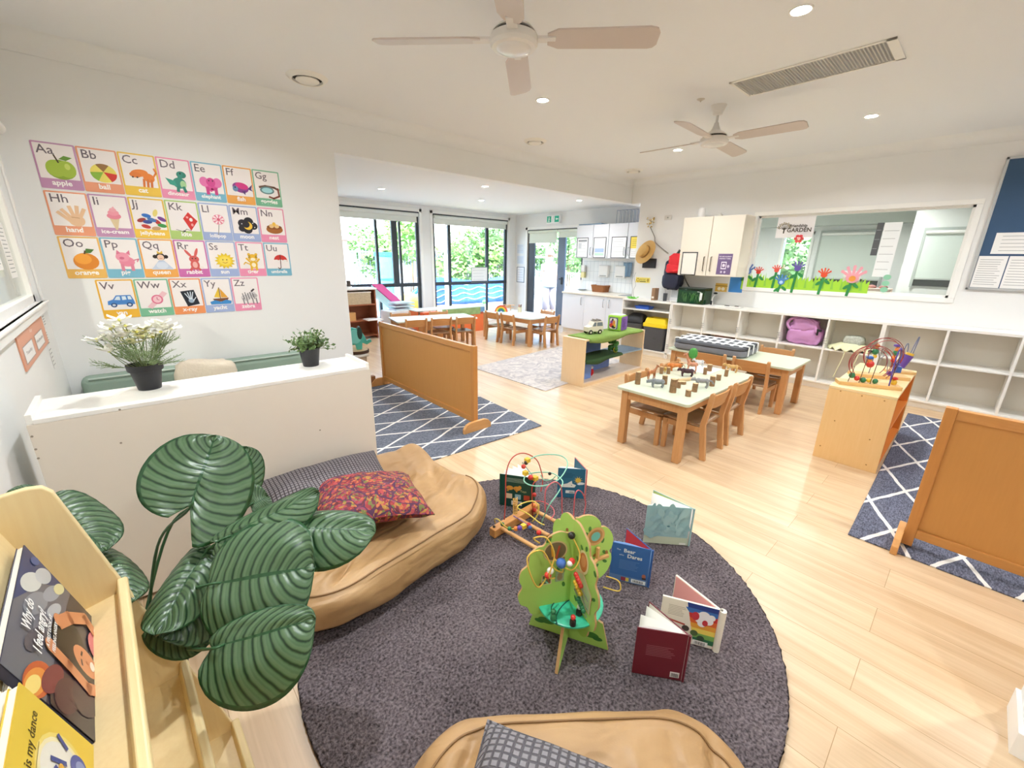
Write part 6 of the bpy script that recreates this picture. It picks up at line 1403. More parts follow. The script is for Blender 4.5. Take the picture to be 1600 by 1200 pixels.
def art_sky(a,w,h):
    a.rect(0,0,w,h*.2,'#c3cfb4')
    for k in range(46):
        a.ell(random.uniform(.08,.92)*w,random.uniform(.2,.93)*h,random.uniform(.015,.04),random.uniform(.01,.02),random.choice(('#9cc4c4','#98c1c2','#a3c8c7','#94bcc0','#a8ccca')),random.uniform(0,180),n=10)
    a.ell(w*.5,h*.5,.008,.005,'#5f8f96'); a.rect(w*.78,h*.03,w*.92,h*.08,'#e9ede4')
def art_bear(a,w,h):
    a.rect(0,h*.16,w,h,'#3a68a6'); a.rect(0,0,w,h*.16,'#5e7fae'); a.text('The',w*.12,h*.83,.012,'#e9edf2','L'); a.text('Bear',w*.3,h*.8,.028,'#f2efe6','L',bold=.02); a.text('who',w*.2,h*.7,.012,'#e9edf2','L'); a.text('Dares',w*.4,h*.67,.028,'#f2efe6','L',bold=.02)
    a.lines(w*.22,h*.34,w*.75,h*.6,7,'#5f86bd'); a.ell(w*.86,h*.26,.009,.011,'#b06a50'); a.rect(w*.82,h*.17,w*.92,h*.22,'#46342c')
    a.rect(w*.3,h*.03,w*.42,h*.13,'#8c2f45'); a.rect(w*.42,h*.03,w*.5,h*.13,'#d8c25a'); a.rect(w*.56,h*.03,w*.92,h*.13,'#eef0f0'); barc(a,w*.6,h*.05,w*.26,h*.06)
def art_maroon(a,w,h):
    a.lines(w*.22,h*.44,w*.78,h*.68,7,'#a76b6e',w=.0022); a.rect(w*.74,h*.05,w*.92,h*.17,'#f1ede6'); barc(a,w*.76,h*.065,w*.14,h*.08)
def art_rainbow(a,w,h):
    bands=('#2b3f86','#3f6fb4','#c6342f','#e0662f','#e8a23c','#efd560','#7fb05a','#2f6d4a'); 
    for k,c in enumerate(bands): a.poly([(w*.42-w*.02*k,h*(1-.115*k)),(w*1.0,h*(1-.115*k)),(w*1.0,h*(1-.115*(k+1.02))),(w*.44+w*.05*k*.6,h*(1-.115*(k+1.02)))],c)
    a.poly([(w*.0,0),(w*.62,0),(w*.55,h*.35),(w*.46,h*.8),(0,h*.95)],'#efe6d4')
    a.lines(w*.12,h*.6,w*.42,h*.86,7,'#b8ab95'); a.line([(w*.05,h*.5),(w*.42,h*.44)],.008,'#b8503f')
    for x,y,r in ((.72,.76,.022),(.66,.66,.018),(.8,.66,.018),(.7,.57,.016),(.84,.76,.014),(.6,.74,.016)): a.ell(w*x,h*y,r,r,'#f2eeee')
    a.ell(w*.58,h*.72,.014,.02,'#c63a42'); a.ell(w*.75,h*.6,.01,.014,'#c63a42')
    for x,y,c in ((.45,.36,'#4a4038'),(.3,.3,'#6b5a48'),(.6,.3,'#54683f'),(.42,.18,'#3f3f4a'),(.72,.2,'#38503a')): a.ell(w*x,h*y,.014,.014,c)
    a.rect(w*.6,h*.03,w*.85,h*.14,'#f3f0ea'); barc(a,w*.63,h*.045,w*.18,h*.075)
obook('open dark green board book with gold dog picture, behind the big bead maze',(1.617,1.55),(1.492,1.73),(1.70,1.74),.215,'#14453a',art_green,npg=5,wingcol='#184f42')
obook('open teal book with sun and white shark on its back, pink inside',(1.953,1.422),(1.832,1.556),(2.04,1.60),.208,'#2d6a86',art_teal,inner='#2f6f8a',npg=1,wart=None,wingcol='#d9726e')
obook('open pale turquoise watercolour book nearest the bare floor',(2.012,.762),(1.852,.942),(2.02,1.00),.23,'#9ec4c4',art_sky,npg=2,inner='#a9bb6a')
obook('open blue book The Bear who Dares, red inside, beside the tree toy',(1.576,.748),(1.485,.905),(1.625,.905),.206,'#2f5b9c',art_bear,inner='#c8383f',npg=1,pgcol='#7fa3d0')
obook('open board book with rainbow stripe back and pink inside pages',(1.477,.393),(1.372,.585),(1.52,.575),.195,'#efe6d4',art_rainbow,inner='#efa9a5',npg=0,th=.008)
obook('open maroon book nearest the camera with small white barcode',(1.256,.42),(1.146,.563),(1.285,.585),.213,'#74202c',art_maroon,inner='#ddd6c9',npg=3)
# ================================================================ WOODEN TREE TOY
TX,TY=1.085,.825
tree_=thing('activity_tree','green wooden tree activity toy with beads and turquoise disc on the shag rug','toy',(TX,TY,.024))
gmt=mat('lime_paint','#b4dc6c',.45); edge=mat('mdf_edge','#c29a66',.6)
def wing(name,prof,ang,th=.009,artfn=None,two=True):
    M=Matrix.Rotation(ang,4,'Z')@Matrix(((1,0,0,0),(0,0,-1,0),(0,1,0,0),(0,0,0,1)))
    mb=MB(); n=len(prof); mb.c=1; mb.prism(prof,-th/2,th/2); 
    mb.m[0]=0; mb.m[1]=0
    o=mb.build(name,[gmt,edge],tree_); o.matrix_local=M
    if artfn:
        for s in ((1,-1) if two else (1,)):
            a=Art(z0=th/2+.0004); artfn(a,s); 
            if s<0:
                a.v=[(x,y,-z) for x,y,z in a.v]; a.f=[f[::-1] for f in a.f]
            a.build('painted_leaves',o,rough=.45)
    return o
def bumpy(r,z0,z1,nb=4,amp=.016):
    p=[(0,z0)]
    cx,cz=r*.40,(z0+z1)/2; pts=[]
    for k in range(41):
        a_=-PI/2+PI*k/40; rr=1+.13*(abs(math.sin(a_*nb*1.0))**.6-.6)
        pts.append((max(0,r*.93*math.cos(a_)*rr),cz+(z1-z0)/2*math.sin(a_)*(rr if k not in(0,40) else 1)))
    return [(0,z0)]+pts[1:-1]+[(0,z1)]
def leafart(seed,extra=None):
    def f(a,s):
        rnd=random.Random(seed)
        for k in range(18):
            x=rnd.uniform(.03,.17); z=rnd.uniform(.2,.5)
            if (x/.165)**2+((z-.36)/.19)**2>.85: continue
            a.ell(x,z,.012,.0065,rnd.choice(('#3f7d34','#4d8a3a','#a8743c')),rnd.uniform(20,160),n=10)
        if extra: extra(a,s)
    return f
def w_left(a,s):
    a.ell(.075,.43,.048,.045,'#d9c48a',n=24); a.ell(.075,.43,.042,.039,'#7d6a4a' if 1 else '',n=24); a.line([(.06,.45),(.07,.40)],.008,'#c9502e'); a.line([(.09,.45),(.085,.41)],.008,'#e0a030')
    a.rect(.085,.285,.125,.33,'#e0cfa0'); a.rect(.089,.289,.121,.326,'#5f6a3c'); a.line([(.092,.29),(.105,.32)],.004,'#b5502f'); a.line([(.1,.29),(.118,.31)],.006,'#8fd0b8')
    a.rect(.035,.29,.07,.338,'#9fb58c'); a.ell(.052,.308,.011,.014,'#a08a68'); a.ell(.052,.322,.009,.008,'#a08a68')
def w_right(a,s):
    a.ell(.07,.415,.03,.05,'#e9dfa8',n=24); a.ell(.07,.415,.022,.04,'#d98a4a',n=24); a.ell(.07,.42,.014,.025,'#e8a66a',n=20)
    a.poly([(.03,.27),(.03,.36),(.075,.375),(.13,.31),(.125,.22),(.08,.235)],'#e3cd9a'); a.poly([(.037,.275),(.037,.354),(.073,.366),(.123,.306),(.118,.23),(.08,.243)],'#b9d39a')
def w_back(a,s):
    a.ell(.09,.46,.04,.04,'#d9a86a',n=24); a.ell(.09,.46,.03,.03,'#b5844e',n=24); a.ell(.09,.46,.02,.02,'#6fbfb4',n=20)
def scal(p): return [(max(0,q.x),q.y) for q in curve_pts([(x,z,0) for x,z in p],90)]
ANG=[R_(152),R_(256),R_(-22),R_(72)]
wing('leaf_panel',scal([(0,.172),(.05,.17),(.09,.165),(.12,.148),(.16,.155),(.178,.19),(.205,.21),(.215,.25),(.2,.285),(.212,.32),(.205,.36),(.178,.385),(.172,.43),(.145,.455),(.12,.46),(.1,.495),(.06,.51),(.03,.5),(0,.5)]),ANG[0],artfn=leafart(1,w_left)); wing('leaf_panel',scal([(0,.17),(.03,.13),(.05,.1),(.085,.09),(.115,.11),(.125,.145),(.15,.17),(.158,.21),(.15,.25),(.165,.29),(.16,.335),(.14,.365),(.145,.41),(.125,.445),(.1,.46),(.09,.5),(.06,.53),(.03,.55),(0,.552)]),ANG[1],artfn=leafart(2,w_right)); wing('leaf_panel',bumpy(.185,.19,.56,4),ANG[2],artfn=leafart(3,w_back)); wing('leaf_panel',bumpy(.16,.19,.55,4),ANG[3],artfn=leafart(4))
def hills(a,s):
    a.ell(.09,.05,.035,.015,'#4d8a3a'); a.ell(.03,.08,.012,.016,'#8a5a34'); a.line([(.06,.07),(.06,.1)],.004,'#4d8a3a'); a.ell(.12,.04,.02,.01,'#3f7d34')
base=[(0,0),(.165,0),(.135,.12),(.0,.17)]
for ang in (R_(117),R_(-63)): wing('base_panel',base,ang,.01,hills)
for ang in (R_(207),R_(27)): wing('base_panel',[(0,.02),(.155,0),(.175,0),(.10,.17),(0,.17)],ang,.012)
MB().lathe([(.0001,.172),(.125,.172),(.13,.176),(.13,.182),(.125,.185),(.0001,.185)],48).build('disc',mat('turquoise_disc','#3fbf98',.3,var=.3,scale=60),tree_,smooth=.6)
MB().tube([(-.11*math.cos(R_(t))-.02,-.06*math.sin(R_(t))-.06,.187) for t in range(200,360,10)],.002,5).tube([(.0+.06*math.cos(R_(t))-.05,-.02+.05*math.sin(R_(t)),.187) for t in range(20,200,10)],.002,5).build('disc_groove',mat('groove_dark','#1f4f44',.6),tree_)
for x,y,c1,c2 in ((-.03,-.07,'w','k'),(-.085,-.085,'r','k'),(-.01,-.11,'w','k'),(-.12,-.02,'g','g')):
    q=MB().lathe([(.012,.186),(.012,.206),(.008,.212),(.0001,.214)],14,(x,y,0)).build('slider',mat('bead_'+c2,beadc[c2],.3,coat=.3),tree_,smooth=.7)
    MB().sph((x,y,.22),.010,12,8).build('slider_knob',mat('bead_'+c1,beadc[c1],.3,coat=.3),q,smooth=3)
# abacus beads on the right wing, loops on the left wing
wv=lambda ang,r,z,o: Vector((r*math.cos(ang)-o*math.sin(ang)*-1, r*math.sin(ang)-o*math.cos(ang),z))
A1=ANG[1]; nrm=Vector((math.sin(A1),-math.cos(A1),0))
if nrm.dot(tocam((TX,TY,.3)))<0: nrm=-nrm
rd=Vector((math.cos(A1),math.sin(A1),0))
for z0,c in ((.335,'r'),(.30,'y'),(.262,'g')):
    p0=rd*.035+nrm*.012+Vector((0,0,z0+.01)); p1=rd*.118+nrm*.012+Vector((0,0,z0-.055))
    MB().tube([p0,p1],.0018,6).build('abacus_rod',wire,tree_)
    for k in range(5): q=p0.lerp(p1,.06+.1*k+(.3 if c=='g' else 0)); MB().sph(q,.0095,10,7).build('bead',mat('bead_'+c,beadc[c],.3,coat=.3),tree_,smooth=3)
wy=wirem('#e3b94e')
A0=ANG[0]; n0=Vector((math.sin(A0),-math.cos(A0),0)); 
if n0.dot(tocam((TX,TY,.3)))<0: n0=-n0
r0=Vector((math.cos(A0),math.sin(A0),0))
def LW(r,z,o): return r0*r+n0*o+Vector((0,0,z))
loop1=curve_pts([LW(.02,.5,.02),LW(.0,.44,.06),LW(.04,.40,.08),LW(.09,.42,.03)],24); MB().tube(loop1,.0028,7).build('wire_loop',wy,tree_,smooth=3)
loop2=curve_pts([LW(.09,.36,.01),LW(.15,.33,.06),LW(.19,.40,.08),LW(.2,.47,.06),LW(.14,.47,.04),LW(.10,.40,.05),LW(.06,.37,.05),LW(.05,.38,.01)],40); MB().tube(loop2,.0028,7).build('wire_loop',wy,tree_,smooth=3)
loop3=curve_pts([LW(.14,.48,.01),LW(.17,.52,.03),LW(.13,.53,.05),LW(.1,.46,.06),LW(.12,.38,.07),LW(.09,.35,.05)],30); MB().tube(loop3,.0028,7).build('wire_loop',wy,tree_,smooth=3)
for p,c,r in ((LW(.07,.415,.055),'b',.019),(LW(.035,.43,.07),'r',.012),(LW(.045,.425,.075),'w',.011),(LW(.11,.39,.055),'w',.013),(LW(.12,.375,.058),'r',.013),(LW(.02,.5,.02),'k',.014)):
    MB().sph(p,r,14,9).build('bead',mat('bead_'+c,beadc[c],.3,coat=.3),tree_,smooth=3)
# twig hands on the back wing
A2=ANG[2]; r2=Vector((math.cos(A2),math.sin(A2),0)); n2=Vector((math.sin(A2),-math.cos(A2),0)); n2=n2 if n2.dot(tocam((TX,TY,.3)))>0 else -n2
q=r2*.1+n2*.015+Vector((0,0,.36)); MB().beam(q,q+Vector((.0,0,.055)),.012,.012).beam(q,q+r2*.05+Vector((0,0,.005)),.012,.012).beam(q,q-r2*.03+n2*.02,.012,.012).build('wooden_spinner',mat('light_wood','#d9a468',.5),tree_,bevel=.002)
MB().tube(curve_pts([r2*.16+Vector((0,0,.25)),r2*.2+n2*.03+Vector((0,0,.24)),r2*.2+n2*.04+Vector((0,0,.2)),r2*.15+Vector((0,0,.2))],16),.0028,7).build('wire_loop',wy,tree_,smooth=3)
# ================================================================ BIG BEAD MAZE behind the tree toy
bm_=thing('bead_maze','large wooden bead maze with tangled red, green and yellow wires on the shag rug','toy',(1.42,1.4,.024)); O=Vector((1.42,1.4,.024))
mw=wood('maze_base_dark','#c07f3c','#dda260','X',rings=5)
for (a1,b1) in (((1.255,1.515),(1.63,1.535)),((1.30,1.13),(1.66,1.15))):
    MB().beam(Vector((a1[0],a1[1],.05))-O,Vector((b1[0],b1[1],.05))-O,.045,.05).build('end_block',mw,bm_,bevel=.004)
for fr in (.15,.5,.85):
    p=Vector((1.255+.375*fr,1.515+.02*fr,.06))-O; q=Vector((1.30+.36*fr,1.13+.02*fr,.06))-O; MB().cyl(p,q,.011,12).build('dowel',mat('light_wood','#d9a468',.5),bm_,smooth=.7)
def WY(lst,r,c,n=60,name='wire'):
    return MB().tube([v-O for v in curve_pts([PY(px,py,y) for px,py,y in lst],n)],r,7).build(name,wirem(c),bm_,smooth=3)
redw,grw,yew,pkw,puw='#c84a3e','#8fd0b4','#e6cf5e','#d8636a','#8a6aa0'
WY([(788,812,1.5),(790,780,1.5),(791,740,1.5),(800,716,1.5),(818,708,1.5),(838,718,1.48),(846,738,1.46),(848,752,1.44),(845,768,1.44)],.0032,redw)
WY([(826,718,1.46),(840,712,1.45),(858,710,1.42),(876,712,1.4),(886,720,1.36),(885,732,1.32),(874,748,1.3),(855,758,1.32),(832,759,1.36),(819,752,1.42),(823,742,1.46),(840,738,1.48),(862,739,1.44),(876,748,1.38),(879,756,1.32),(872,770,1.3),(858,790,1.3),(848,812,1.35),(846,822,1.38)],.0036,grw,110)
WY([(845,742,1.44),(850,750,1.42),(862,749,1.38),(868,744,1.36)],.003,grw)
WY([(850,820,1.3),(842,816,1.36),(825,803,1.42),(809,794,1.46),(815,787,1.47),(832,783,1.45),(841,790,1.42),(840,804,1.42),(832,815,1.44)],.0036,yew,70)
WY([(774,817,1.52),(773,811,1.5),(779,812,1.46),(786,820,1.44),(796,826,1.42),(812,826,1.38)],.0032,yew)
WY([(833,812,1.5),(832,790,1.5),(831,765,1.5),(834,755,1.5),(838,752,1.5)],.0032,redw)
WY([(852,800,1.2),(852,770,1.2),(858,758,1.2),(868,753,1.2),(876,760,1.2),(878,775,1.2),(878,792,1.2),(880,820,1.2),(880,838,1.2)],.0032,pkw)
WY([(894,845,1.16),(896,815,1.16),(897,790,1.16),(899,772,1.16),(904,766,1.16),(911,772,1.16),(915,785,1.16),(913,800,1.16),(908,825,1.16),(906,845,1.16)],.0032,pkw)
WY([(802,806,1.5),(812,812,1.46),(824,820,1.42),(832,826,1.4)],.0032,puw)
WY([(834,783,1.5),(848,784,1.44),(862,792,1.36),(866,802,1.3),(860,812,1.28)],.0028,pkw)
# coil
cp=[]; c0_=PY(805,803,1.5); c1_=PY(805,778,1.5)
for k in range(97):
    t_=k/96; a_=t_*2*PI*8; cp.append(c0_.lerp(c1_,t_)+Vector((.012*math.cos(a_),.012*math.sin(a_),0))-O)
MB().tube(cp,.0026,6).build('wire_coil',wirem('#d9a94e'),bm_,smooth=3)
for px,py,y,c,r,sq in ((824,719,1.46,'y',.013,'c'),(822,723,1.46,'k',.012,'s'),(818,729,1.46,'r',.013,'s'),(821,739,1.45,'y',.013,'c'),(829,746,1.44,'r',.015,'s'),(836,747,1.43,'y',.014,'c'),(859,740,1.44,'k',.010,'s'),(835,773,1.5,'r',.013,'s'),(834,790,1.5,'o',.014,'s'),(835,797,1.5,'r',.013,'s'),(785,819,1.45,'g',.011,'s'),(796,826,1.42,'g',.012,'s'),(806,826,1.4,'o',.014,'s'),(812,825,1.38,'p',.014,'s'),(818,822,1.4,'y',.013,'c'),(826,820,1.42,'r',.013,'s'),(828,824,1.4,'b',.011,'s'),(842,832,1.3,'r',.014,'s'),(772,823,1.52,'k',.008,'s')):
    p=PY(px,py,y)-O; b_=MB(); (b_.cbox(p,(r*1.9,r*1.9,r*1.6)) if sq=='c' else b_.sph(p,r,12,8)); b_.build('bead',mat('bead_'+c,beadc[c],.3,coat=.3),bm_,smooth=.7)
# ================================================================ POTTED PLANTS ON THE DIVIDER
bpot=mat('black_pot','#26262a',.5)
p=PZ(236,607,.905); t=thing('potted_flowers','white artificial daisies with feathery leaves in a black pot, left on the ivory bookcase','plant',(.005,2.45,.905))
MB().lathe([(.042,0),(.056,.085),(.064,.087),(.066,.115),(.058,.115),(.052,.09),(.0001,.088)],28).build('pot',bpot,t,smooth=.7)
rnd=random.Random(5); gs=mat('feather_green','#8ba06e',.7,var=.25,scale=30); st=MB(); fl=[]
def feather(mb,p,d,L,rnd):
    d=d.normalized(); pts=[p+d*L*k/5+Vector((0,0,-.1*L*(k/5)**2)) for k in range(6)]; mb.tube(pts,.0011,4)
    sd=d.cross(Vector((0,0,1))); sd=sd.normalized() if sd.length>.01 else Vector((1,0,0))
    for k in range(1,6):
        for s in (-1,1):
            q=pts[k]; e=q+(d*.6+sd*s*.7+Vector((0,0,rnd.uniform(-.3,.4))))*L*.28; mb.tube([q,e],.0009,3)
for k in range(20):
    a_=rnd.uniform(0,6.28); el=rnd.uniform(.1,1.2); L=rnd.uniform(.06,.13); base_=Vector((.02*math.cos(a_),.02*math.sin(a_),.1)); d_=Vector((math.cos(a_)*math.cos(el),math.sin(a_)*math.cos(el),math.sin(el)))
    top=base_+d_*L; st.tube([base_,top],.0015,4)
    for j in range(5): feather(st,base_.lerp(top,rnd.uniform(.4,1)),d_+Vector((rnd.uniform(-.7,.7),rnd.uniform(-.7,.7),rnd.uniform(-.2,.6))),rnd.uniform(.05,.09),rnd)
st.build('foliage',gs,t,smooth=3)
petm=mat('white_petal','#fbf9f0',.7); yc=mat('yellow_green_centre','#d9d36a',.7); stm=MB()
def flower(x,y,z,r,seed,cream=False):
    rn=random.Random(seed); mb=MB(); n=7
    for k in range(n):
        a_=k*2*PI/n+rn.random(); d_=Vector((math.cos(a_),math.sin(a_),rn.uniform(.1,.9))).normalized(); sd=Vector((-math.sin(a_),math.cos(a_),0))
        c_=Vector((x,y,z)); vs=[c_,c_+d_*r*.5+sd*r*.33,c_+d_*r*.95+sd*r*.28+Vector((0,0,-.1*r)),c_+d_*r*1.08,c_+d_*r*.95-sd*r*.28+Vector((0,0,-.1*r)),c_+d_*r*.5-sd*r*.33]
        mb.add(vs,[(0,1,2,3),(0,3,4,5)])
    o=mb.build('flower',mat('cream_petal','#f3efc4',.7) if cream else petm,t,smooth=3); MB().sph((x,y,z+.005),.007,8,6).build('flower_centre',yc,o,smooth=3)
FL=[(-.13,-.02,.235),(-.08,.03,.27),(-.07,-.02,.285),(-.045,.0,.31),(-.03,-.03,.285),(-.09,-.01,.225),(-.05,-.05,.245),(.0,-.02,.255),(.03,.02,.26),(.015,-.04,.235),(.07,0,.27),(.09,.02,.28),(.11,-.02,.265),(.08,-.04,.25),(-.1,-.05,.19),(-.02,-.04,.215),(.12,.03,.25),(.05,.03,.22)]
for i,(x,y,z) in enumerate(FL): flower(x,y,z,.046,i,cream=(i in (7,8,9,15,17))); stm.tube(curve_pts([(x*.15,y*.15,.09),(x*.6,y*.6,z*.65),(x,y,z)],8),.0016,5)
stm.build('stems',mat('olive_stem','#7d8a52',.7),t,smooth=3)
t=thing('potted_plant','small bushy green artificial plant in a black pot, right on the ivory bookcase','plant',(.70,2.44,.905)); MB().lathe([(.04,0),(.052,.085),(.056,.1),(.05,.1),(.045,.09),(.0001,.088)],24).build('pot',bpot,t,smooth=.7)
mb=MB(); ms=MB(); rnd=random.Random(9)
for k in range(95):
    a_=rnd.uniform(0,6.28); el=rnd.uniform(-.1,1.4); L=rnd.uniform(.05,.12)*(1 if el<.9 else .85); b0_=Vector((.02*math.cos(a_),.02*math.sin(a_),.1)); d_=Vector((math.cos(a_)*math.cos(el),math.sin(a_)*math.cos(el),math.sin(el))); ms.tube([b0_,b0_+d_*L],.0012,4)
    for j in range(7):
        q=b0_+d_*L*(.35+.65*j/6); s_=rnd.uniform(.009,.016); e1=Vector((rnd.uniform(-1,1),rnd.uniform(-1,1),rnd.uniform(-.4,1))).normalized(); e2=e1.cross(d_).normalized()
        mb.add([q,q+e1*s_+e2*s_*.5,q+e1*s_*1.8,q+e1*s_-e2*s_*.5],[(0,1,2,3)])
mb.build('foliage',mat('small_leaf_green','#5d7a42',.5,var=.45,scale=25),t); ms.build('stems',mat('olive_stem','#7d8a52',.7),t,smooth=3)
# ================================================================ ANIMALS AND LOGS ON TABLE 1
bark=mat('bark_brown','#94714f',.85,var=.35,scale=60,bump=.8,bscale=90); cut=mat('cut_wood','#d9b98c',.7,var=.15,scale=90)
def logblock(px,py,h,r,lab):
    p=PZ(px,py,.5); t=thing('log_block',lab,'log block',(p.x,p.y,.5),random.uniform(0,3),'bark log blocks on the animal table')
    n=14; ri=[]
    for z in (0,h*.33,h*.66,h): ri.append([(r*(1+.06*math.sin(3*a_+z*40))*math.cos(a_),r*(1+.06*math.sin(3*a_+z*40))*math.sin(a_),z) for a_ in [2*PI*k/n for k in range(n)]])
    loft(MB(),ri,False,False).build('bark',bark,t,smooth=.8)
    MB().add([(x*.985,y*.985,h+.0003) for x,y,_ in ri[-1]],[tuple(range(n))]).build('cut_face',cut,t)
for px,py,h,r,l in ((996,600,.105,.022,'tall log block at the left front corner of the table'),(1051,613,.11,.026,'tallest log block in the middle front of the table'),(1075,619,.05,.021,'short log block closest to the nearest chair'),(1038,600,.075,.021,'log block under the leaning pale block'),(1101,585,.065,.016,'thin log block just past the pale animals'),(1134,588,.065,.016,'log block beside the black-headed dog'),(1122,594,.052,.02,'short log block right of centre'),(1112,603,.085,.021,'log block behind the grey wolf'),(1085,612,.07,.021,'pale log block in front of the grey wolf'),(1060,606,.055,.017,'small log block right behind the tallest one'),(1067,600,.022,.024,'flat log slice near the middle'),(1063,573,.045,.022,'log block at the far left behind the tiger'),(1108,580,.065,.023,'log block behind the thin one at the far side'),(1033,584,.065,.016,'thin log block at the left far edge'),(1044,584,.06,.016,'log block next to the tiger tail')): logblock(px,py,h,r,l)
p=PZ(1073,597,.5); t=thing('log_plank','split log plank lying under the black animal','log block',(p.x+.02,p.y+.03,.5),R_(-20)); MB().cyl((-.07,0,.01),(.07,0,.01),.017,10).build('half_log',cut,t,smooth=.7)
def animal(name,lab,px,py,rz,sc,col,legL=.05,bodyL=.075,bodyR=.02,neck=(.03,.03),head=(.03,.0),headr=.011,tail=-.03,tailr=.003,legr=.006,spots=None,extra=None,var=.15):
    p=PZ(px,py,.5); t=MB(); L=bodyL/2; zb=legL+bodyR*.6
    t.sph((0,0,zb),(L*1.15,bodyR*.85,bodyR),16,10)
    t.sph((L*.7,0,zb+bodyR*.15),(bodyR*1.1,bodyR*.85,bodyR*1.1),12,8); t.sph((-L*.75,0,zb+.001),(bodyR,bodyR*.85,bodyR),12,8)
    for x in (L*.8,-L*.8):
        for y in (-1,1):
            yy=y*bodyR*.55; kx=x+(.004 if x>0 else -.006)
            t.tube([(x,yy,zb),(kx,yy,legL*.5),(x,yy,0.004),(x+.003,yy,0.0)],[legr*1.7,legr*.95,legr*.75,legr],7)
    hx=L+neck[0]; hz=zb+neck[1]
    t.tube([(L*.7,0,zb+.004),(L+neck[0]*.5,0,zb+neck[1]*.6),(hx,0,hz)],[bodyR*.8,bodyR*.5,headr*.9],8)
    t.sph((hx+head[0]*.3,0,hz),(headr*1.25,headr*.85,headr),12,8); t.tube([(hx+head[0]*.3,0,hz),(hx+head[0],0,hz+head[1]-.004)],[headr*.8,headr*.5],8)
    for y in (-1,1): t.sph((hx-.003,y*headr*.7,hz+headr*.9),(.003,.004,.006),6,5)
    t.tube([(-L*1.1,0,zb+.005),(-L*1.1+tail*.6,0,zb),(-L*1.1+tail,0,zb-.02)],[tailr*1.5,tailr,tailr],6)
    if extra: extra(t,L,zb,hx,hz)
    t.v=[v*sc for v in t.v]
    o=t.build(name,mat('skin_'+name+col,col,.5,var=var,scale=70),None,smooth=3); md=o.modifiers.new('r','REMESH'); md.mode='VOXEL'; md.voxel_size=.0024*sc; md.use_smooth_shade=True
    o.location=(p.x,p.y,.5); o.rotation_euler=(0,0,rz); tag(o,lab,'toy animal','toy animals on the table'); return o
def horn(t,L,zb,hx,hz): t.tube([(hx+.028,0,hz),(hx+.034,0,hz+.014)],[.004,.0008],6); t.tube([(hx+.018,0,hz+.005),(hx+.02,0,hz+.012)],[.003,.001],5)
animal('toy_rhinoceros','grey toy rhinoceros at the front edge of the table',1027,605,R_(130),1.05,'#7d8285',.032,.085,.021,(.014,.002),(.03,-.008),.014,-.012,.002,.0075,extra=horn)
animal('toy_wolf','grey shaggy toy wolf prowling near the right chairs',1096,606,R_(-50+180),1.15,'#8b8a8a',.042,.08,.017,(.016,.01),(.024,-.004),.012,-.035,.006,.006)
animal('toy_giraffe','brown toy giraffe standing alone at the left',1017,594,R_(-25),1.05,'#a8683c',.062,.06,.016,(.018,.045),(.022,-.006),.009,-.015,.002,.005,var=.4)
animal('toy_giraffe','pink and brown toy giraffe with long neck by the green tree',1080,583,R_(120),1.2,'#c98a6a',.06,.06,.017,(.022,.075),(.022,-.008),.009,-.012,.002,.005,var=.5)
animal('toy_tiger','orange toy tiger walking in the middle of the table',1055,579,R_(150),1.15,'#cf7a35',.035,.09,.016,(.012,.006),(.018,-.004),.012,-.04,.003,.006,var=.3)
animal('toy_bull','black and maroon toy bull on the log plank',1073,588,R_(125),1.1,'#43242a',.034,.085,.02,(.014,.01),(.022,-.008),.012,-.02,.003,.007,var=.5)
o=animal('toy_dog','tan toy dog with black head on the far right of the table',1143,582,R_(125),1.15,'#cfa565',.042,.075,.015,(.016,.014),(.022,-.002),.011,-.03,.003,.005)
animal('toy_zebra','white and black toy zebra on the pale card behind the green tree',1092,573,R_(140),1.0,'#d9d4cf',.042,.075,.016,(.018,.022),(.022,-.006),.01,-.02,.002,.005,var=.7)
animal('toy_deer','small yellow toy deer between two thin log blocks',1039,582,R_(200),.8,'#d8b560',.04,.055,.013,(.014,.02),(.016,-.003),.008,-.01,.002,.004)
p=PZ(1081,567,.5); t=thing('toy_tree','round green toy tree at the back of the animal table','toy',(p.x,p.y,.5)); MB().cyl((0,0,0),(0,0,.05),.008,10).cyl((0,0,0),(0,0,.006),.022,14).build('trunk',bark,t,smooth=.7)
MB().grid(lambda u,v:(.043*math.sin(PI*v)**.8*math.cos(2*PI*u)*(1+.06*noise.noise(Vector((u*30,v*30,0)))),.043*math.sin(PI*v)**.8*math.sin(2*PI*u)*(1+.06*noise.noise(Vector((u*30,v*30,0)))),.045+.055*(1-math.cos(PI*v))-.0),30,18,cu=True).build('crown',mat('toy_tree_green','#4f9a45',.8,var=.3,scale=120,bump=.6,bscale=200),t,smooth=3)
p=PZ(1100,570,.5); t=panel('picture_card','white picture card lying flat at the back of the animal table','card',Matrix.Translation((3.86,1.53,.5)),.28,.22,'#eeeeee',None,.003)
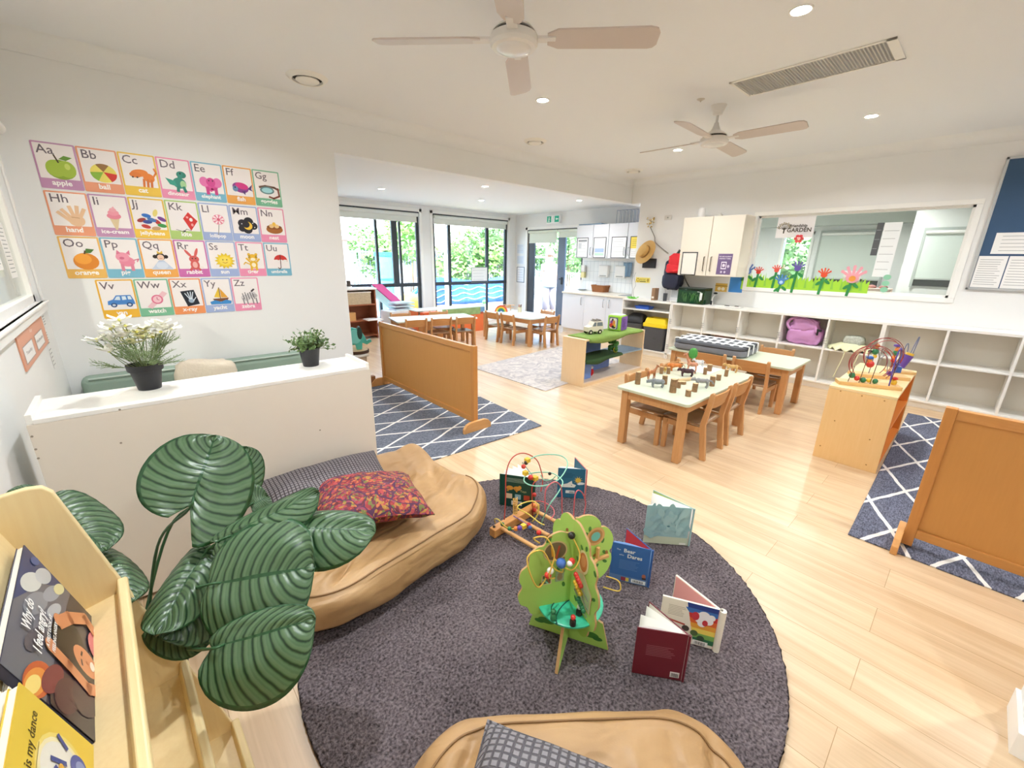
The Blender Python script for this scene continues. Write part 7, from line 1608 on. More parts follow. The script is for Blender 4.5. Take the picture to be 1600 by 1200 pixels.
# ================================================================ KITCHEN
kw=mat('kitchen_white','#dfe2e8',.35)
t=thing('kitchen_base_cabinet','white kitchen base cabinets with three doors under the pale worktop','cabinet',(7.12,5.03,0))
MB().box(-.3,.32,-.9,.88,.1,.82).build('body',kw,t); MB().box(-.26,.3,-.9,.88,0,.1).build('plinth',mat('kick_cream','#e6dccb',.5),t)
hm=mat('chrome','#b9bcc2',.25,metal=.9)
for a0,b0,hy in ((.305,.88,(.37,)),(-.23,.3,(-.17,)),(-.89,-.235,(-.30,))):
    d_=MB().box(-.32,-.301,a0,b0,.11,.815).build('door',kw,t,bevel=.002)
    for y in hy: MB().tube(curve_pts([(-.32,y,.62),(-.345,y,.63),(-.345,y,.75),(-.32,y,.76)],12),.006,8).build('handle',hm,d_,smooth=3)
t=thing('kitchen_worktop','pale laminate worktop above the white kitchen base cabinets','worktop',(7.12,5.03,.82)); MB().box(-.34,.33,-.92,.89,0,.035).build('slab',mat('worktop_beige','#e5ddcd',.35,var=.05,scale=80),t,bevel=.004)
t=thing('upper_cabinet','white kitchen wall cabinets with four doors and framed notices','cabinet',(7.25,4.96,1.525)); MB().box(-.18,.2,-.84,.87,0,.63).build('body',kw,t)
for a0,b0,hy in ((.455,.87,.49),(.085,.45,.415),(-.335,.08,-.29),(-.84,-.34,-.385)):
    d_=MB().box(-.2,-.181,a0+.003,b0-.003,.003,.627).build('door',kw,t,bevel=.002); MB().tube(curve_pts([(-.2,hy,.06),(-.225,hy,.07),(-.225,hy,.19),(-.2,hy,.2)],12),.006,8).build('handle',hm,d_,smooth=3)
def form(a,w,h): a.rect(w*.08,h*.82,w*.92,h*.92,'#8d9196'); a.rect(w*.1,h*.45,w*.4,h*.75,'#c9cdd3')
def form2(a,w,h): a.rect(w*.1,h*.25,w*.9,h*.45,'#9fb6e0'); a.rect(w*.1,h*.08,w*.9,h*.22,'#b9d9c9')
def form3(a,w,h): a.rect(0,h*.45,w,h,'#f1da5c'); a.lines(w*.1,h*.55,w*.9,h*.9,4,'#8c7a2a')
for i,(y0,w_,ex,lab) in enumerate(((5.79,.26,form,'framed roster notice on the first kitchen door'),(5.37,.27,form2,'framed chart with blue and green bands on the second kitchen door'),(4.95,.31,None,'framed white text notice on the third kitchen door'),(4.54,.3,form3,'framed notice with yellow upper half on the fourth kitchen door'))):
    paper(lab,frame((7.046,y0,1.545),(0,-1,0),(0,0,1)),w_,.36,10,'#f7f8fa',extra=ex,frm='#4b5058')
t=thing('splashback','white tile splashback behind the kitchen worktop','tiles',(XK,5.03,.86)); 
m_,nt,b=nmat('white_tiles'); br=nt.nodes.new('ShaderNodeTexBrick'); br.offset=0; br.inputs['Scale'].default_value=1; br.inputs['Brick Width'].default_value=.1; br.inputs['Row Height'].default_value=.2; br.inputs['Mortar Size'].default_value=.003; br.inputs['Color1'].default_value=lin('#eef1f3'); br.inputs['Color2'].default_value=lin('#e6ebee'); br.inputs['Mortar'].default_value=lin('#c5ccd1')
tc=nt.nodes.new('ShaderNodeTexCoord'); mp=nt.nodes.new('ShaderNodeMapping'); mp.inputs['Rotation'].default_value=(0,PI/2,PI/2); nt.links.new(tc.outputs['Object'],mp.inputs[0]); nt.links.new(mp.outputs[0],br.inputs[0]); nt.links.new(br.outputs[0],b.inputs['Base Color']); b.inputs['Roughness'].default_value=.2
MB().box(-.01,0,-.9,.88,0,.62).build('tile_sheet',m_,t)
def onk(px,py,x=7.42): return PX(px,py,x)
p=PZ(938,456,.855); wick=mat('wicker','#9c6238',.8,var=.35,scale=60,bump=1,bscale=120)
t=thing('wicker_basket','brown wicker basket on the kitchen worktop','basket',(p.x,p.y,.855))
mb=MB(); loft(mb,[rrt(.1,.15,.03,0),rrt(.12,.175,.035,.13),rrt(.11,.165,.03,.13),rrt(.095,.145,.025,.012)],True,True); mb.build('basket',wick,t,smooth=.7); MB().tube([v for v in rrt(.118,.172,.035,.133)],.009,6,closed=True).build('rim',wick,t,smooth=3)
for s in (-1,1): MB().tube(curve_pts([(-.05,s*.175,.1),(-.04,s*.2,.13),(.04,s*.2,.13),(.05,s*.175,.1)],10),.007,6).build('handle',wick,t,smooth=3)
p=PZ(909,453,.855); t=thing('serving_tray','white tray with dark underside at the left end of the kitchen worktop','tray',(p.x,p.y,.855)); MB().lathe([(.1,0),(.15,.02),(.155,.022),(.1,.008),(.0001,.008)],28).build('tray',mat('grey_plate','#a9adb2',.4),t,smooth=.7)
t=thing('paper_towel_box','white paper towel holder standing on the serving tray','box',(p.x+.05,p.y,.865)); MB().box(-.05,.05,-.09,.09,0,.2).build('box',mat('white_plastic','#f2f0ee',.3),t,bevel=.01)
p=onk(912,432); t=thing('soap_dispenser','clear and yellow soap dispenser on the splashback by the glass door','dispenser',(7.4,p.y,1.12)); MB().box(-.03,.03,-.05,.05,0,.12).build('reservoir',mat('pale_yellow','#ece2a4',.3),t,bevel=.01); MB().box(-.03,.03,-.05,.05,.12,.26).build('cover',mat('white_plastic','#f2f0ee',.3),t,bevel=.01)
for y,lab in ((5.35,'white switch plate on the splashback'),(4.95,'second white paper dispenser on the splashback')):
    t=thing('wall_dispenser',lab,'dispenser',(7.42,y,1.15)); MB().box(-.04,.02,-.12,.12,0,.24).build('case',mat('white_plastic','#f2f0ee',.3),t,bevel=.015); MB().box(-.042,-.04,-.08,.08,.02,.04).build('slot',mat('grey_btn','#a9a9a5',.4),t)
p=onk(980,421,7.38); t=thing('hanging_apron','grey-blue cloth hanging beside the kitchen sink','cloth',(7.38,p.y,p.z)); MB().grid(lambda u,v:(.015*math.sin(u*9),(u-.5)*.2*(1-.25*v),.13-.27*v),14,12).build('cloth',mat('slate_cloth','#7f9db8',.8),t,smooth=3,solid=.008)
p=onk(989,417,7.2); t=thing('peach_glove','peach rubber glove hanging by the wall end','glove',(7.25,4.42,p.z)); blob('palm',mat('peach_rubber','#e6a77c',.6),t,(0,0,0),(.02,.05,.07),2,.1)
for k in range(4): MB().tube([(0,-.035+.023*k,-.05),(0,-.04+.027*k,-.13)],[.011,.008],8).build('finger',mat('peach_rubber','#e6a77c',.6),t,smooth=3)
p=PZ(984,458,.86); t=thing('mixer_tap','chrome swan-neck mixer tap at the kitchen sink','tap',(7.3,4.45,.855)); MB().tube(curve_pts([(0,0,0),(0,0,.2),(-.03,.0,.28),(-.1,.0,.28),(-.13,.0,.2)],24),.012,10).build('spout',hm,t,smooth=3); MB().cyl((0,0,0),(0,0,.04),.025,16).cyl((0,.0,.05),(.0,-.05,.08),.009,10).build('body',hm,t,smooth=.7)
t=thing('kitchen_sink','stainless sink set in the worktop below the tap','sink',(7.1,4.42,.856)); MB().box(-.2,.15,-.2,.2,0,.006).build('rim',hm,t,bevel=.002); MB().box(-.17,.1,-.17,.17,.0062,.008).build('bowl',mat('sink_dark','#8d9196',.3,metal=.5),t)
# on top of the uppers
t=thing('dish_rack','grey wire rack standing on top of the kitchen wall cabinets','rack',(7.25,4.75,2.155)); rk=mat('rack_wire','#9aa5b0',.5)
mb=MB()
for k in range(7):
    y=-.22+k*.075; mb.tube([(-.08,y,0),(-.08,y,.24),(.08,y,.24),(.08,y,0)],.006,5)
mb.tube([(-.08,-.24,.01),(-.08,.26,.01)],.006,5).tube([(.08,-.24,.01),(.08,.26,.01)],.006,5).tube([(-.08,-.22,.24),(-.08,.23,.24)],.006,5); mb.build('wires',rk,t)
t=thing('baking_tray','blue-grey flat tray lying on top of the kitchen wall cabinets','tray',(7.2,5.52,2.156)); MB().box(-.14,.14,-.28,.28,0,.02).build('tray',mat('steel_blue','#7b95ab',.4),t,bevel=.004)
# exit sign
p=PX(865,341,7.40); t=thing('exit_sign','green and white running-man exit sign above the glass door','sign',(7.41,p.y,p.z-.02)); MB().box(-.03,.03,-.2,.2,-.09,.085).build('housing',mat('sign_white','#f6f8f6',.4),t,bevel=.004)
a=Art(); 
for x0 in (.02,.25): a.rect(x0,.02,x0+.13,.15,'#2fb995')
a.ell(.085,.12,.012,.012,'#f3fbf8'); a.line([(.085,.1),(.075,.06),(.055,.03)],.016,'#f3fbf8'); a.line([(.078,.06),(.1,.035)],.014,'#f3fbf8'); a.line([(.06,.095),(.11,.085)],.01,'#f3fbf8')
a.poly([(.28,.085),(.31,.115),(.31,.095),(.36,.095),(.36,.075),(.31,.075),(.31,.055)],'#f3fbf8')
a.line([(.18,.03),(.22,.14)],.008,'#9fd8c8'); a.build('sign_face',t,frame((-.031,.2,-.085),(0,-1,0),(0,0,1)))
# notices on the door wall
for px0,py0,px1,py1,lab,fr in ((808,382,818,396,'small grey-blue printed sheet left of the glass door, upper',None),(808,400,818,412,'small white printed sheet left of the glass door, middle',None),(808,418,819,440,'dark framed notice left of the glass door, lowest','#6d7884')):
    p=PX(px0,py1,XK-.003); q=PX(px1,py0,XK-.003); paper(lab,frame((XK-.003,p.y,p.z),(0,-1,0),(0,0,1)),p.y-q.y,q.z-p.z,5,'#eef1f6' if fr else '#dfe6ee',frm=fr)
p=PY(737,441,YF+.03); q=PY(761,418,YF+.03); paper('white picture notice stuck on the second window glass',frame((p.x,YF+.03,p.z),(1,0,0),(0,0,1)),q.x-p.x,q.z-p.z,4,'#f3f1ee',frm='#6b6f73',title='NOTICE' if 0 else None)
# ================================================================ FAR ROOM TABLES
wt=mat('pale_table_top','#dfe8e4',.25)
g='small wooden chairs in the back room'
rz=R_(-13.5)
ctr=Vector((3.86,6.26,0)); t=make_table('far left child table with pale top behind the orange divider',-.7,.7,-.315,.315,.5,top=wt); t.location=ctr; t.rotation_euler=(0,0,rz)
def loc(x,y): return (ctr.x+x*math.cos(rz)-y*math.sin(rz),ctr.y+x*math.sin(rz)+y*math.cos(rz))
for x,lab in ((-.42,'wooden chair leftmost in front of the far left table'),(-.0,'wooden chair in the middle in front of the far left table'),(.43,'wooden chair rightmost in front of the far left table')):
    q=loc(x,-.24); put_chair(q[0],q[1],rz,lab,g)
for x,lab in ((-.45,'wooden chair behind the far left table at its left end'),(.25,'wooden chair behind the far left table near its right end')):
    q=loc(x,.28); put_chair(q[0],q[1],rz+PI,lab,g)
make_table('far right child table with rainbow toy near the glass door',5.08,5.80,5.12,6.50,.5,top=wt,round_right=True)
for x,y,r_,lab in ((5.13,6.02,-PI/2,'wooden chair at the rainbow table, on the left side far end'),(5.13,5.58,-PI/2,'wooden chair at the rainbow table, on the left side near end'),(5.47,5.13,0,'wooden chair at the near short end of the rainbow table'),(5.80,5.55,PI/2,'wooden chair behind the rainbow table toward the glass door')): put_chair(x,y,r_,lab,g)
q=loc(.1,.05); t=thing('open_picture_card','white open book lying on the far left table','book',(q[0],q[1],.5),rz+.2); MB().box(-.22,0,-.12,.12,0,.008).box(.004,.224,-.12,.12,0,.008).build('pages',mat('paper_white','#f3f5f6',.5),t,bevel=.002); MB().box(-.225,.228,-.125,.125,-.0,.002).build('cover',mat('blue_cover','#7a96c0',.5),t)
# rainbow
p=PZ(784,484,.5); t=thing('rainbow_stacker','wooden rainbow stacking toy on the far right table','toy',(5.35,6.2,.5),R_(-45)); 
for r0_,c in ((.125,'#d8463a'),(.107,'#e88a33'),(.089,'#efcf3f'),(.071,'#57a04a'),(.053,'#2f7f8f'),(.035,'#3b5a9a')):
    pr=[(r0_*math.cos(R_(a_)),r0_*math.sin(R_(a_))) for a_ in range(0,181,12)]+[((r0_-.017)*math.cos(R_(a_)),(r0_-.017)*math.sin(R_(a_))) for a_ in range(180,-1,-12)]
    MB().prism(pr,-.025,.025,Matrix(((1,0,0,0),(0,0,-1,0),(0,1,0,0),(0,0,0,1)))).build('arch',mat('arch_'+c,c,.5),t,bevel=.002)
p=PZ(812,488,.5); t=thing('pencil_pot','cream pot of pencils on the far right table','pot',(p.x,p.y,.5)); MB().lathe([(.035,0),(.045,.1),(.038,.1),(.033,.01),(.0001,.008)],20).build('pot',mat('cream_pot','#ddd3b4',.6),t,smooth=.7)
for k,c in enumerate(('#8a5a3c','#c9502e','#3f6cb8','#e0a030','#57804a','#5a4038')): a_=k*1.05; MB().cyl((.015*math.cos(a_),.015*math.sin(a_),.02),(.032*math.cos(a_),.032*math.sin(a_),.15),.005,6).build('pencil',mat('pencil_'+c,c,.5),t)
t=thing('wooden_aeroplane','light wooden toy aeroplane at the back of the far right table','toy',(5.62,6.3,.5),R_(30)); lw=mat('light_wood','#d9a468',.5); MB().box(-.12,.12,-.015,.015,.06,.09).build('fuselage',lw,t,bevel=.006); MB().box(-.02,.03,-.13,.13,.1,.108).box(-.02,.03,-.11,.11,.05,.056).build('wings',lw,t,bevel=.002); MB().box(-.02,.0,-.06,-.05,0,.1).box(-.02,.0,.05,.06,0,.1).build('struts',lw,t)
# orange shelf under the windows
orange=mat('orange_board','#e8743a',.5)
t=thing('orange_shelf','orange-ended low shelf with green leafy back below the far windows','shelf',(0,0,0))
sx0,sx1,sy0,sy1=4.0,5.62,7.05,7.42
MB().box(sx1-.02,sx1,sy0,sy1,0,.5).build('end_panel',orange,t,bevel=.002); MB().box(sx0,sx0+.02,sy0,sy1,0,.5).build('end_panel',orange,t,bevel=.002); MB().box(sx0,sx1,sy0,sy1,.5,.52).build('top',mat('mint_top','#dff0ea',.4),t,bevel=.002)
MB().box(sx0+.02,sx1-.02,sy0,sy0+.01,0,.36).build('front_board',orange,t); MB().box(sx0+.55,sx1-.12,sy0-.005,sy0+.005,.36,.5).build('green_printed_strip',mat('leafy_strip','#8fae72',.7,var=.45,scale=12),t); MB().box(sx1-.12,sx1-.0,sy0-.006,sy0+.004,.4,.5).build('blue_corner_strip',mat('blue_strip','#6f9cc8',.6),t)
t=thing('orange_crate','orange crate with dark slot at the left end of the orange shelf','box',(4.25,6.96,.36)); MB().box(-.2,.2,-.07,.08,0,.13).build('body',mat('bright_orange','#e8602a',.5),t,bevel=.004); MB().box(.02,.2,-.073,-.07,.08,.1).build('slot',mat('dark_slot','#3a2018',.6),t)
MB().box(-.24,.24,-.08,.1,-.36,0).build('stand',mat('orange_wood','#cf8f52',.5),t,bevel=.003)
# brown shelf at the left
bw_=wood('red_brown_wood','#8f4f33','#b06c4a','X',rings=4); t=thing('brown_shelf','red-brown bookshelf with boxes half hidden by the alphabet wall end','shelf',(0,0,0)); bx0,bx1,by0,by1=2.45,3.45,7.58,7.93
for x in (bx0,bx1-.02): MB().box(x,x+.02,by0,by1,0,.9).build('side_panel',bw_,t)
for z,n_ in ((.05,'shelf'),(.33,'shelf'),(.62,'shelf')): MB().box(bx0+.02,bx1-.02,by0,by1,z,z+.02).build(n_,bw_,t)
MB().box(bx0-.0,bx1+.02,by0-.02,by1,.9,.93).build('top',whitelam,t,bevel=.003); MB().box(bx0,bx1,by1-.01,by1,.05,.9).build('back_panel',bw_,t)
t=thing('cane_basket','pale cane box with white lid on the top level of the brown shelf','basket',(3.1,7.72,.64)); MB().box(-.26,.26,-.13,.13,0,.21).build('basket',mat('pale_cane','#bfae92',.8,var=.3,scale=40),t,bevel=.006); MB().box(-.27,-.24,-.14,.14,0,.22).build('end_board',mat('light_wood','#d9a468',.5),t); MB().box(-.27,.27,-.135,.135,.21,.225).build('lid',whitelam,t)
t=thing('small_wooden_box','small wooden box on the middle level of the brown shelf','box',(2.95,7.7,.35)); MB().box(-.1,.1,-.1,.1,0,.15).build('box',mat('light_wood','#d9a468',.5),t,bevel=.004)
t=thing('magazine_stack','pale flat sheets hanging over the middle level of the brown shelf','paper',(3.32,7.55,.352)); MB().box(-.12,.18,-.12,.12,0,.012).box(-.1,.16,-.1,.12,.012,.02).build('sheets',mat('paper_white','#f3f5f6',.5),t)
t=thing('wooden_blocks','brown toy barrel standing on top of the brown shelf','toy',(2.86,7.7,.93)); MB().cyl((0,0,0),(0,0,.2),.05,16).build('barrel',mat('barrel_wood','#a8743f',.6),t,smooth=.7)
t=thing('dark_jar','small dark jar with cream base on top of the brown shelf','jar',(3.02,7.72,.93)); MB().cyl((0,0,0),(0,0,.03),.05,16).build('base',whitelam,t); MB().cyl((0,0,.03),(0,0,.13),.035,16).build('jar',mat('dark_jar','#4b4036',.5),t,smooth=.7)
t=thing('stacked_trays','white stacked paper trays below the first window','tray',(3.95,7.55,0)); 
MB().box(-.35,.35,-.2,.2,.0,.5).build('stand',mat('white_stand','#eef3f4',.5),t,bevel=.004)
for k in range(3): MB().box(-.2,.2,-.16,.16,.5+k*.06,.53+k*.06).build('tray_layer',mat('pale_grey_tray','#c5d2d8',.4),t,bevel=.006)
t=thing('pink_slide','pink and pale toy slide standing inside by the first window','slide',(3.72,7.98,0),0); sl=MB(); 
sl.add([(-.15,0,.95),(.05,0,.95),(.55,-.15,.45),(.35,-.15,.45),(-.15,-.02,.97),(.05,-.02,.97),(.55,-.17,.47),(.35,-.17,.47)],[(0,1,2,3),(7,6,5,4),(0,4,5,1),(1,5,6,2),(2,6,7,3),(3,7,4,0)]); sl.build('chute',mat('hot_pink','#e0589f',.4),t); MB().add([(-.2,0,.8),(-.15,0,.95),(.35,-.15,.45),(.2,-.15,.42)],[(0,1,2,3)]).build('side_rail',mat('pale_aqua','#bfe6ea',.4),t,solid=.02); MB().box(-.15,-.1,0,.03,0,.95).box(.3,.34,-.16,-.13,0,.45).build('legs',mat('pale_aqua','#bfe6ea',.4),t)
# elephant on the low white unit
t=thing('low_toy_unit','low cream unit with white top behind the end of the alphabet wall','unit',(0,0,0)); MB().box(.75,1.98,4.72,5.2,0,.36).build('body',mat('pale_maple','#e2cfb4',.5),t,bevel=.003); MB().box(.73,2.0,4.70,5.22,.36,.385).build('top',whitelam,t,bevel=.004)
t=thing('wood_block_step','brown timber block on the floor below the low cream unit','block',(1.93,4.665,0)); MB().box(-.08,.1,-.03,.03,0,.13).build('block',mat('brown_timber','#a06a3c',.6,var=.2,scale=30),t,bevel=.004)
t=thing('wood_slice','round wood slice with dark bark edge under the teal elephant','wood slice',(1.93,4.88,.385)); MB().cyl((0,0,.0),(0,0,.035),.14,32).build('bark',mat('dark_bark','#4f3626',.9,bump=.5),t,smooth=.7); MB().cyl((0,0,.034),(0,0,.037),.13,32).build('cut_face',cut,t)
t=thing('toy_elephant','teal wooden elephant standing on a wood slice','toy',(1.92,4.88,.422),R_(-16)); te=mat('teal_paint','#55bfae',.45)
def side(o_,th,m_,nm,y=0):
    return MB().prism(o_,-th/2,th/2,Matrix(((1,0,0,0),(0,0,-1,y),(0,1,0,0),(0,0,0,1)))).build(nm,m_,t,bevel=.004)
bodyp=[(-.14,0),(-.06,0),(-.05,.06),(.0,.06),(.01,0),(.07,0),(.08,.08),(.13,.055),(.19,.09),(.175,.12),(.13,.1),(.11,.16),(.07,.235),(-.02,.265),(-.1,.25),(-.15,.19),(-.16,.1)]
side(bodyp,.05,te,'body'); 
for y in (-.04,.04): side([(-.0+.07*math.cos(R_(a_)),.16+.085*math.sin(R_(a_))) for a_ in range(0,360,20)],.016,mat('teal_light','#7fd3c6',.45),'ear',y)
side([(.055+.03*math.cos(R_(a_)),.2+.075*math.sin(R_(a_))) for a_ in range(0,360,24)],.1,mat('dark_green_band','#1f3b33',.6),'ear_edge')
# ================================================================ OUTDOORS
def fence_run(name,lab,x0,y0,x1,y1,h,col,step=.12,w=.06):
    t=thing(name,lab,'fence',(x0,y0,-.05)); L=math.hypot(x1-x0,y1-y0); ux_,uy_=(x1-x0)/L,(y1-y0)/L; mb=MB(); s_=0
    while s_<L: mb.beam((ux_*s_,uy_*s_,0),(ux_*s_,uy_*s_,h),w,.02,(ux_,uy_,0)); s_+=step
    mb.build('slats',mat('fence_'+col,col,.7,var=.15,scale=2),t)
    for z in (h*.12,h*.96): MB().beam((0,0,z),(ux_*L,uy_*L,z),.04,.05).build('rail',mat('fence_'+col,col,.7),t)
    s_=0
    while s_<=L: MB().beam((ux_*s_,uy_*s_,0),(ux_*s_,uy_*s_,h+.05),.07,.07).build('post',mat('fence_'+col,col,.7),t); s_+=2.4
fence_run('garden_fence','pale grey-blue vertical picket fence beyond the far windows',1.5,15.2,17,14.2,1.75,'#8b9cab')
fence_run('garden_fence','white pool fence outside the glass door',11.5,5.5,12.2,13.8,1.1,'#c2cace',.11,.022)
def shrub(name,lab,x,y,z0,r,h,n,seed,col,group=None,trunk=0,ls=.12):
    t=thing(name,lab,'tree' if trunk else 'shrub',(x,y,-.05),group=group); rnd=random.Random(seed); mb=MB()
    blobs=[(rnd.uniform(-.6,.6)*r,rnd.uniform(-.6,.6)*r,z0+rnd.uniform(.25,.85)*h,rnd.uniform(.35,.6)*r) for _ in range(9)]
    for k in range(n):
        bx,by,bz,br_=rnd.choice(blobs); d_=Vector((rnd.gauss(0,1),rnd.gauss(0,1),rnd.gauss(0,1))).normalized(); c_=Vector((bx,by,bz))+Vector((d_.x*br_,d_.y*br_,d_.z*br_*h/r/1.6))*rnd.uniform(.7,1)
        if c_.z<.05: c_.z=.05+rnd.random()*.2
        e1=Vector((rnd.uniform(-1,1),rnd.uniform(-1,1),rnd.uniform(-.6,.6))).normalized(); e2=e1.cross(d_); 
        if e2.length<.01: continue
        e2.normalize(); s_=ls*rnd.uniform(.6,1.3); mb.add([c_-e1*s_,c_+e2*s_*.45,c_+e1*s_,c_-e2*s_*.45],[(0,1,2,3)])
    mb.build('foliage',mat('foliage_'+col,col,.6,var=.45,scale=1.5),t)
    tb=MB()
    if trunk: tb.tube([(0,0,0),(.05,0,z0*.6),(0,.05,z0+h*.4)],[.11,.08,.05],8)
    for bx,by,bz,br_ in blobs[:5]: tb.tube([(0,0,max(.05,z0*.7)),(bx*.6,by*.6,bz)],[.04,.015],5)
    tb.build('trunk',mat('bark_pale','#a08c74',.9),t,smooth=3)
for i,(x,y,z0,r,h,n,c,lab,tr) in enumerate(((4.6,16.2,.8,1.5,1.9,2600,'#7fb069','leafy tree behind the fence left of the first window frame',1),(7.4,15.6,.7,1.3,1.7,2400,'#6fa055','leafy tree behind the fence seen through the first window right pane',1),(10.2,13.6,.3,1.6,1.9,3200,'#7ea65c','broad bush in front of the fence seen through the second window',0),(12.4,14.0,.5,1.7,2.4,3400,'#86a86a','tall loose tree at the right of the second window',1),(9.2,16.5,2.0,1.3,1.6,1800,'#8fb86a','tree top showing above the fence in the second window',1),(14.6,12.4,.5,1.6,2.6,2600,'#6f9c5e','tree between the second window and the glass door',1))):
    shrub('garden_tree' if tr else 'garden_shrub',lab,x,y,z0,r,h,n,i+3,c,'garden trees and shrubs',tr,.11)
for i,(x,y,r,h,c,lab) in enumerate(((14.5,9.8,1.4,2.6,'#5f9a78','blue-green tree outside the left pane of the glass door'),(13.2,6.4,1.4,2.8,'#5d9c7c','blue-green tree outside the right pane of the glass door'),(12.8,7.8,.7,1.0,'#4f7a5c','low dark shrub outside the glass door'))): shrub('garden_tree' if h>2 else 'garden_shrub',lab,x,y,.4 if h>2 else 0,r,h,2400,40+i,c,'garden trees outside the door',h>2,.12)
shrub('garden_tree','leafy tree outside the office side window behind the garden sign',11.2,3.1,.2,1.2,2.4,2200,77,'5f8a4c','garden trees outside the door',1,.1)
# shade sails (thick cloth, real position)
def sail(lab,pts,col):
    t=thing('shade_sail',lab,'shade sail',(0,0,0)); P=[Vector(p) for p in pts]; c_=sum(P,Vector())/len(P); c_.z-=.25
    def f(u,v):
        a_=P[0].lerp(P[1],u); b_=P[2].lerp(P[1],u) if len(P)==3 else P[3].lerp(P[2],u); q=a_.lerp(b_,v); q.z-=.35*math.sin(PI*u)*math.sin(PI*v); return q
    MB().grid(f,14,14).build('cloth',mat('sail_'+col,col,.8),t,smooth=3,solid=.01)
    for p in P: MB().cyl((p.x,p.y,-.05),(p.x,p.y,p.z),.04,10).build('post',mat('pale_post','#dfe3e6',.5),t)
sail('grey shade sail high outside the first window',[(2.2,10.2,3.6),(7.6,11.4,3.5),(4.2,13.6,3.1)],'#9aa1ae')
sail('pale shade sail outside between the two windows',[(7.4,11.2,3.5),(12.5,11.8,3.7),(11.0,14.3,2.9)],'#b5b2ad')
# low building wall, blue wave mural, bins, toys
t=thing('neighbour_wall','pale cream low wall beyond the garden at the left','wall',(3.2,13.6,-.05)); MB().box(-3.6,2.2,0,.2,0,2.0).build('wall',mat('neighbour_cream','#d9cbc2',.8),t); MB().box(-3.8,2.4,-.3,.5,2.0,2.12).build('eave',mat('eave_pink','#dcb8ae',.7),t)
for k,(x,z) in enumerate(((-2.2,1.2),(-1.2,1.25),(-.2,1.2))): MB().box(x,x+.55,-.02,0,z-.35,z+.3).build('window_pane',mat('far_window_pane','#a9bcc4',.2),t)
t=thing('wave_mural','blue wave-painted low wall outside the second window','mural',(8.6,11.4,-.05)); n_=40
MB().grid(lambda u,v:(-1.9+4.6*u,.6*math.sin(u*2.5),.85*v*(1+.08*math.sin(u*9))),n_,6).build('panel',mat('wave_blue','#2f5fbf',.6,var=.25,scale=3),t,smooth=3,solid=.05)
for j in range(4): MB().tube([(-1.85+4.5*k/60,.6*math.sin(k/60*2.5)-.03,.18+j*.17+.04*math.sin(k*.55+j)) for k in range(61)],.014,4).build('wave_line',mat('wave_white','#cfe0f4',.6),t)
t=thing('garden_tower','bright blue play tower outside the first window','play tower',(5.6,11.6,-.05)); tb_=mat('sky_blue_plastic','#56b4de',.4); MB().cyl((0,0,0),(0,0,1.55),.24,24).build('tower',tb_,t,smooth=.7); MB().cyl((0,0,1.55),(0,0,1.65),.27,24).cyl((0,0,.9),(0,0,.94),.26,24).build('lid_ring',mat('deep_blue_plastic','#2f83c0',.4),t,smooth=.7)
t=thing('play_tube','light aqua low play table outside the first window','play table',(4.4,10.2,-.05)); MB().box(-.6,.6,-.3,.3,.55,.65).build('tabletop',mat('aqua_plastic','#9fdde8',.4),t,bevel=.02); 
for x in (-.5,.5): MB().box(x-.05,x+.05,-.25,.25,0,.55).build('leg',mat('aqua_plastic','#9fdde8',.4),t,bevel=.01)
t=thing('play_ball','large yellow ball outside behind the first window','ball',(5.25,9.6,.3)); MB().sph((0,0,0),.33,28,18).build('ball',mat('ball_yellow','#f2c34e',.4),t,smooth=3)
t=thing('blue_climbing_arch','blue plastic arch beside the yellow ball','toy',(5.7,9.8,-.05)); MB().tube(curve_pts([(-.3,0,0),(-.3,0,.5),(0,0,.75),(.3,0,.5),(.3,0,0)],24),.06,10).build('arch',mat('deep_blue_plastic','#4a62c8',.4),t,smooth=3)
t=thing('sand_pit','pale yellow sand mat on the ground outside the second window','sand pit',(7.2,10.0,-.05)); MB().lathe([(.0001,.0),(1.1,.0),(1.15,.12),(1.05,.12),(1.0,.06),(.0001,.06)],40).build('tray',mat('sand_yellow','#ecd98e',.8),t,smooth=.7)
t=thing('green_toy','small green toy dinosaur in the sand mat','toy',(7.5,9.6,.01)); MB().sph((0,0,.15),(.16,.08,.1)).sph((.14,0,.27),(.07,.06,.06)).tube([(-.14,0,.15),(-.3,0,.08)],[.05,.01],8).tube([(.06,.05,.1),(.06,.05,0)],.03,6).tube([(-.06,-.05,.1),(-.06,-.05,0)],.03,6).build('body',mat('toy_green','#5fc06a',.5),t,smooth=3)
t=thing('swing_frame','white metal swing frame outside the right of the second window','swing',(11.0,11.0,-.05)); wf=mat('white_frame','#f2f4f5',.4)
for x in (-.9,.9):
    for y in (-.6,.6): MB().cyl((x,y,0),(x,0,1.6),.03,10).build('leg',wf,t,smooth=.7)
MB().cyl((-.9,0,1.6),(.9,0,1.6),.03,10).build('crossbar',wf,t,smooth=.7)
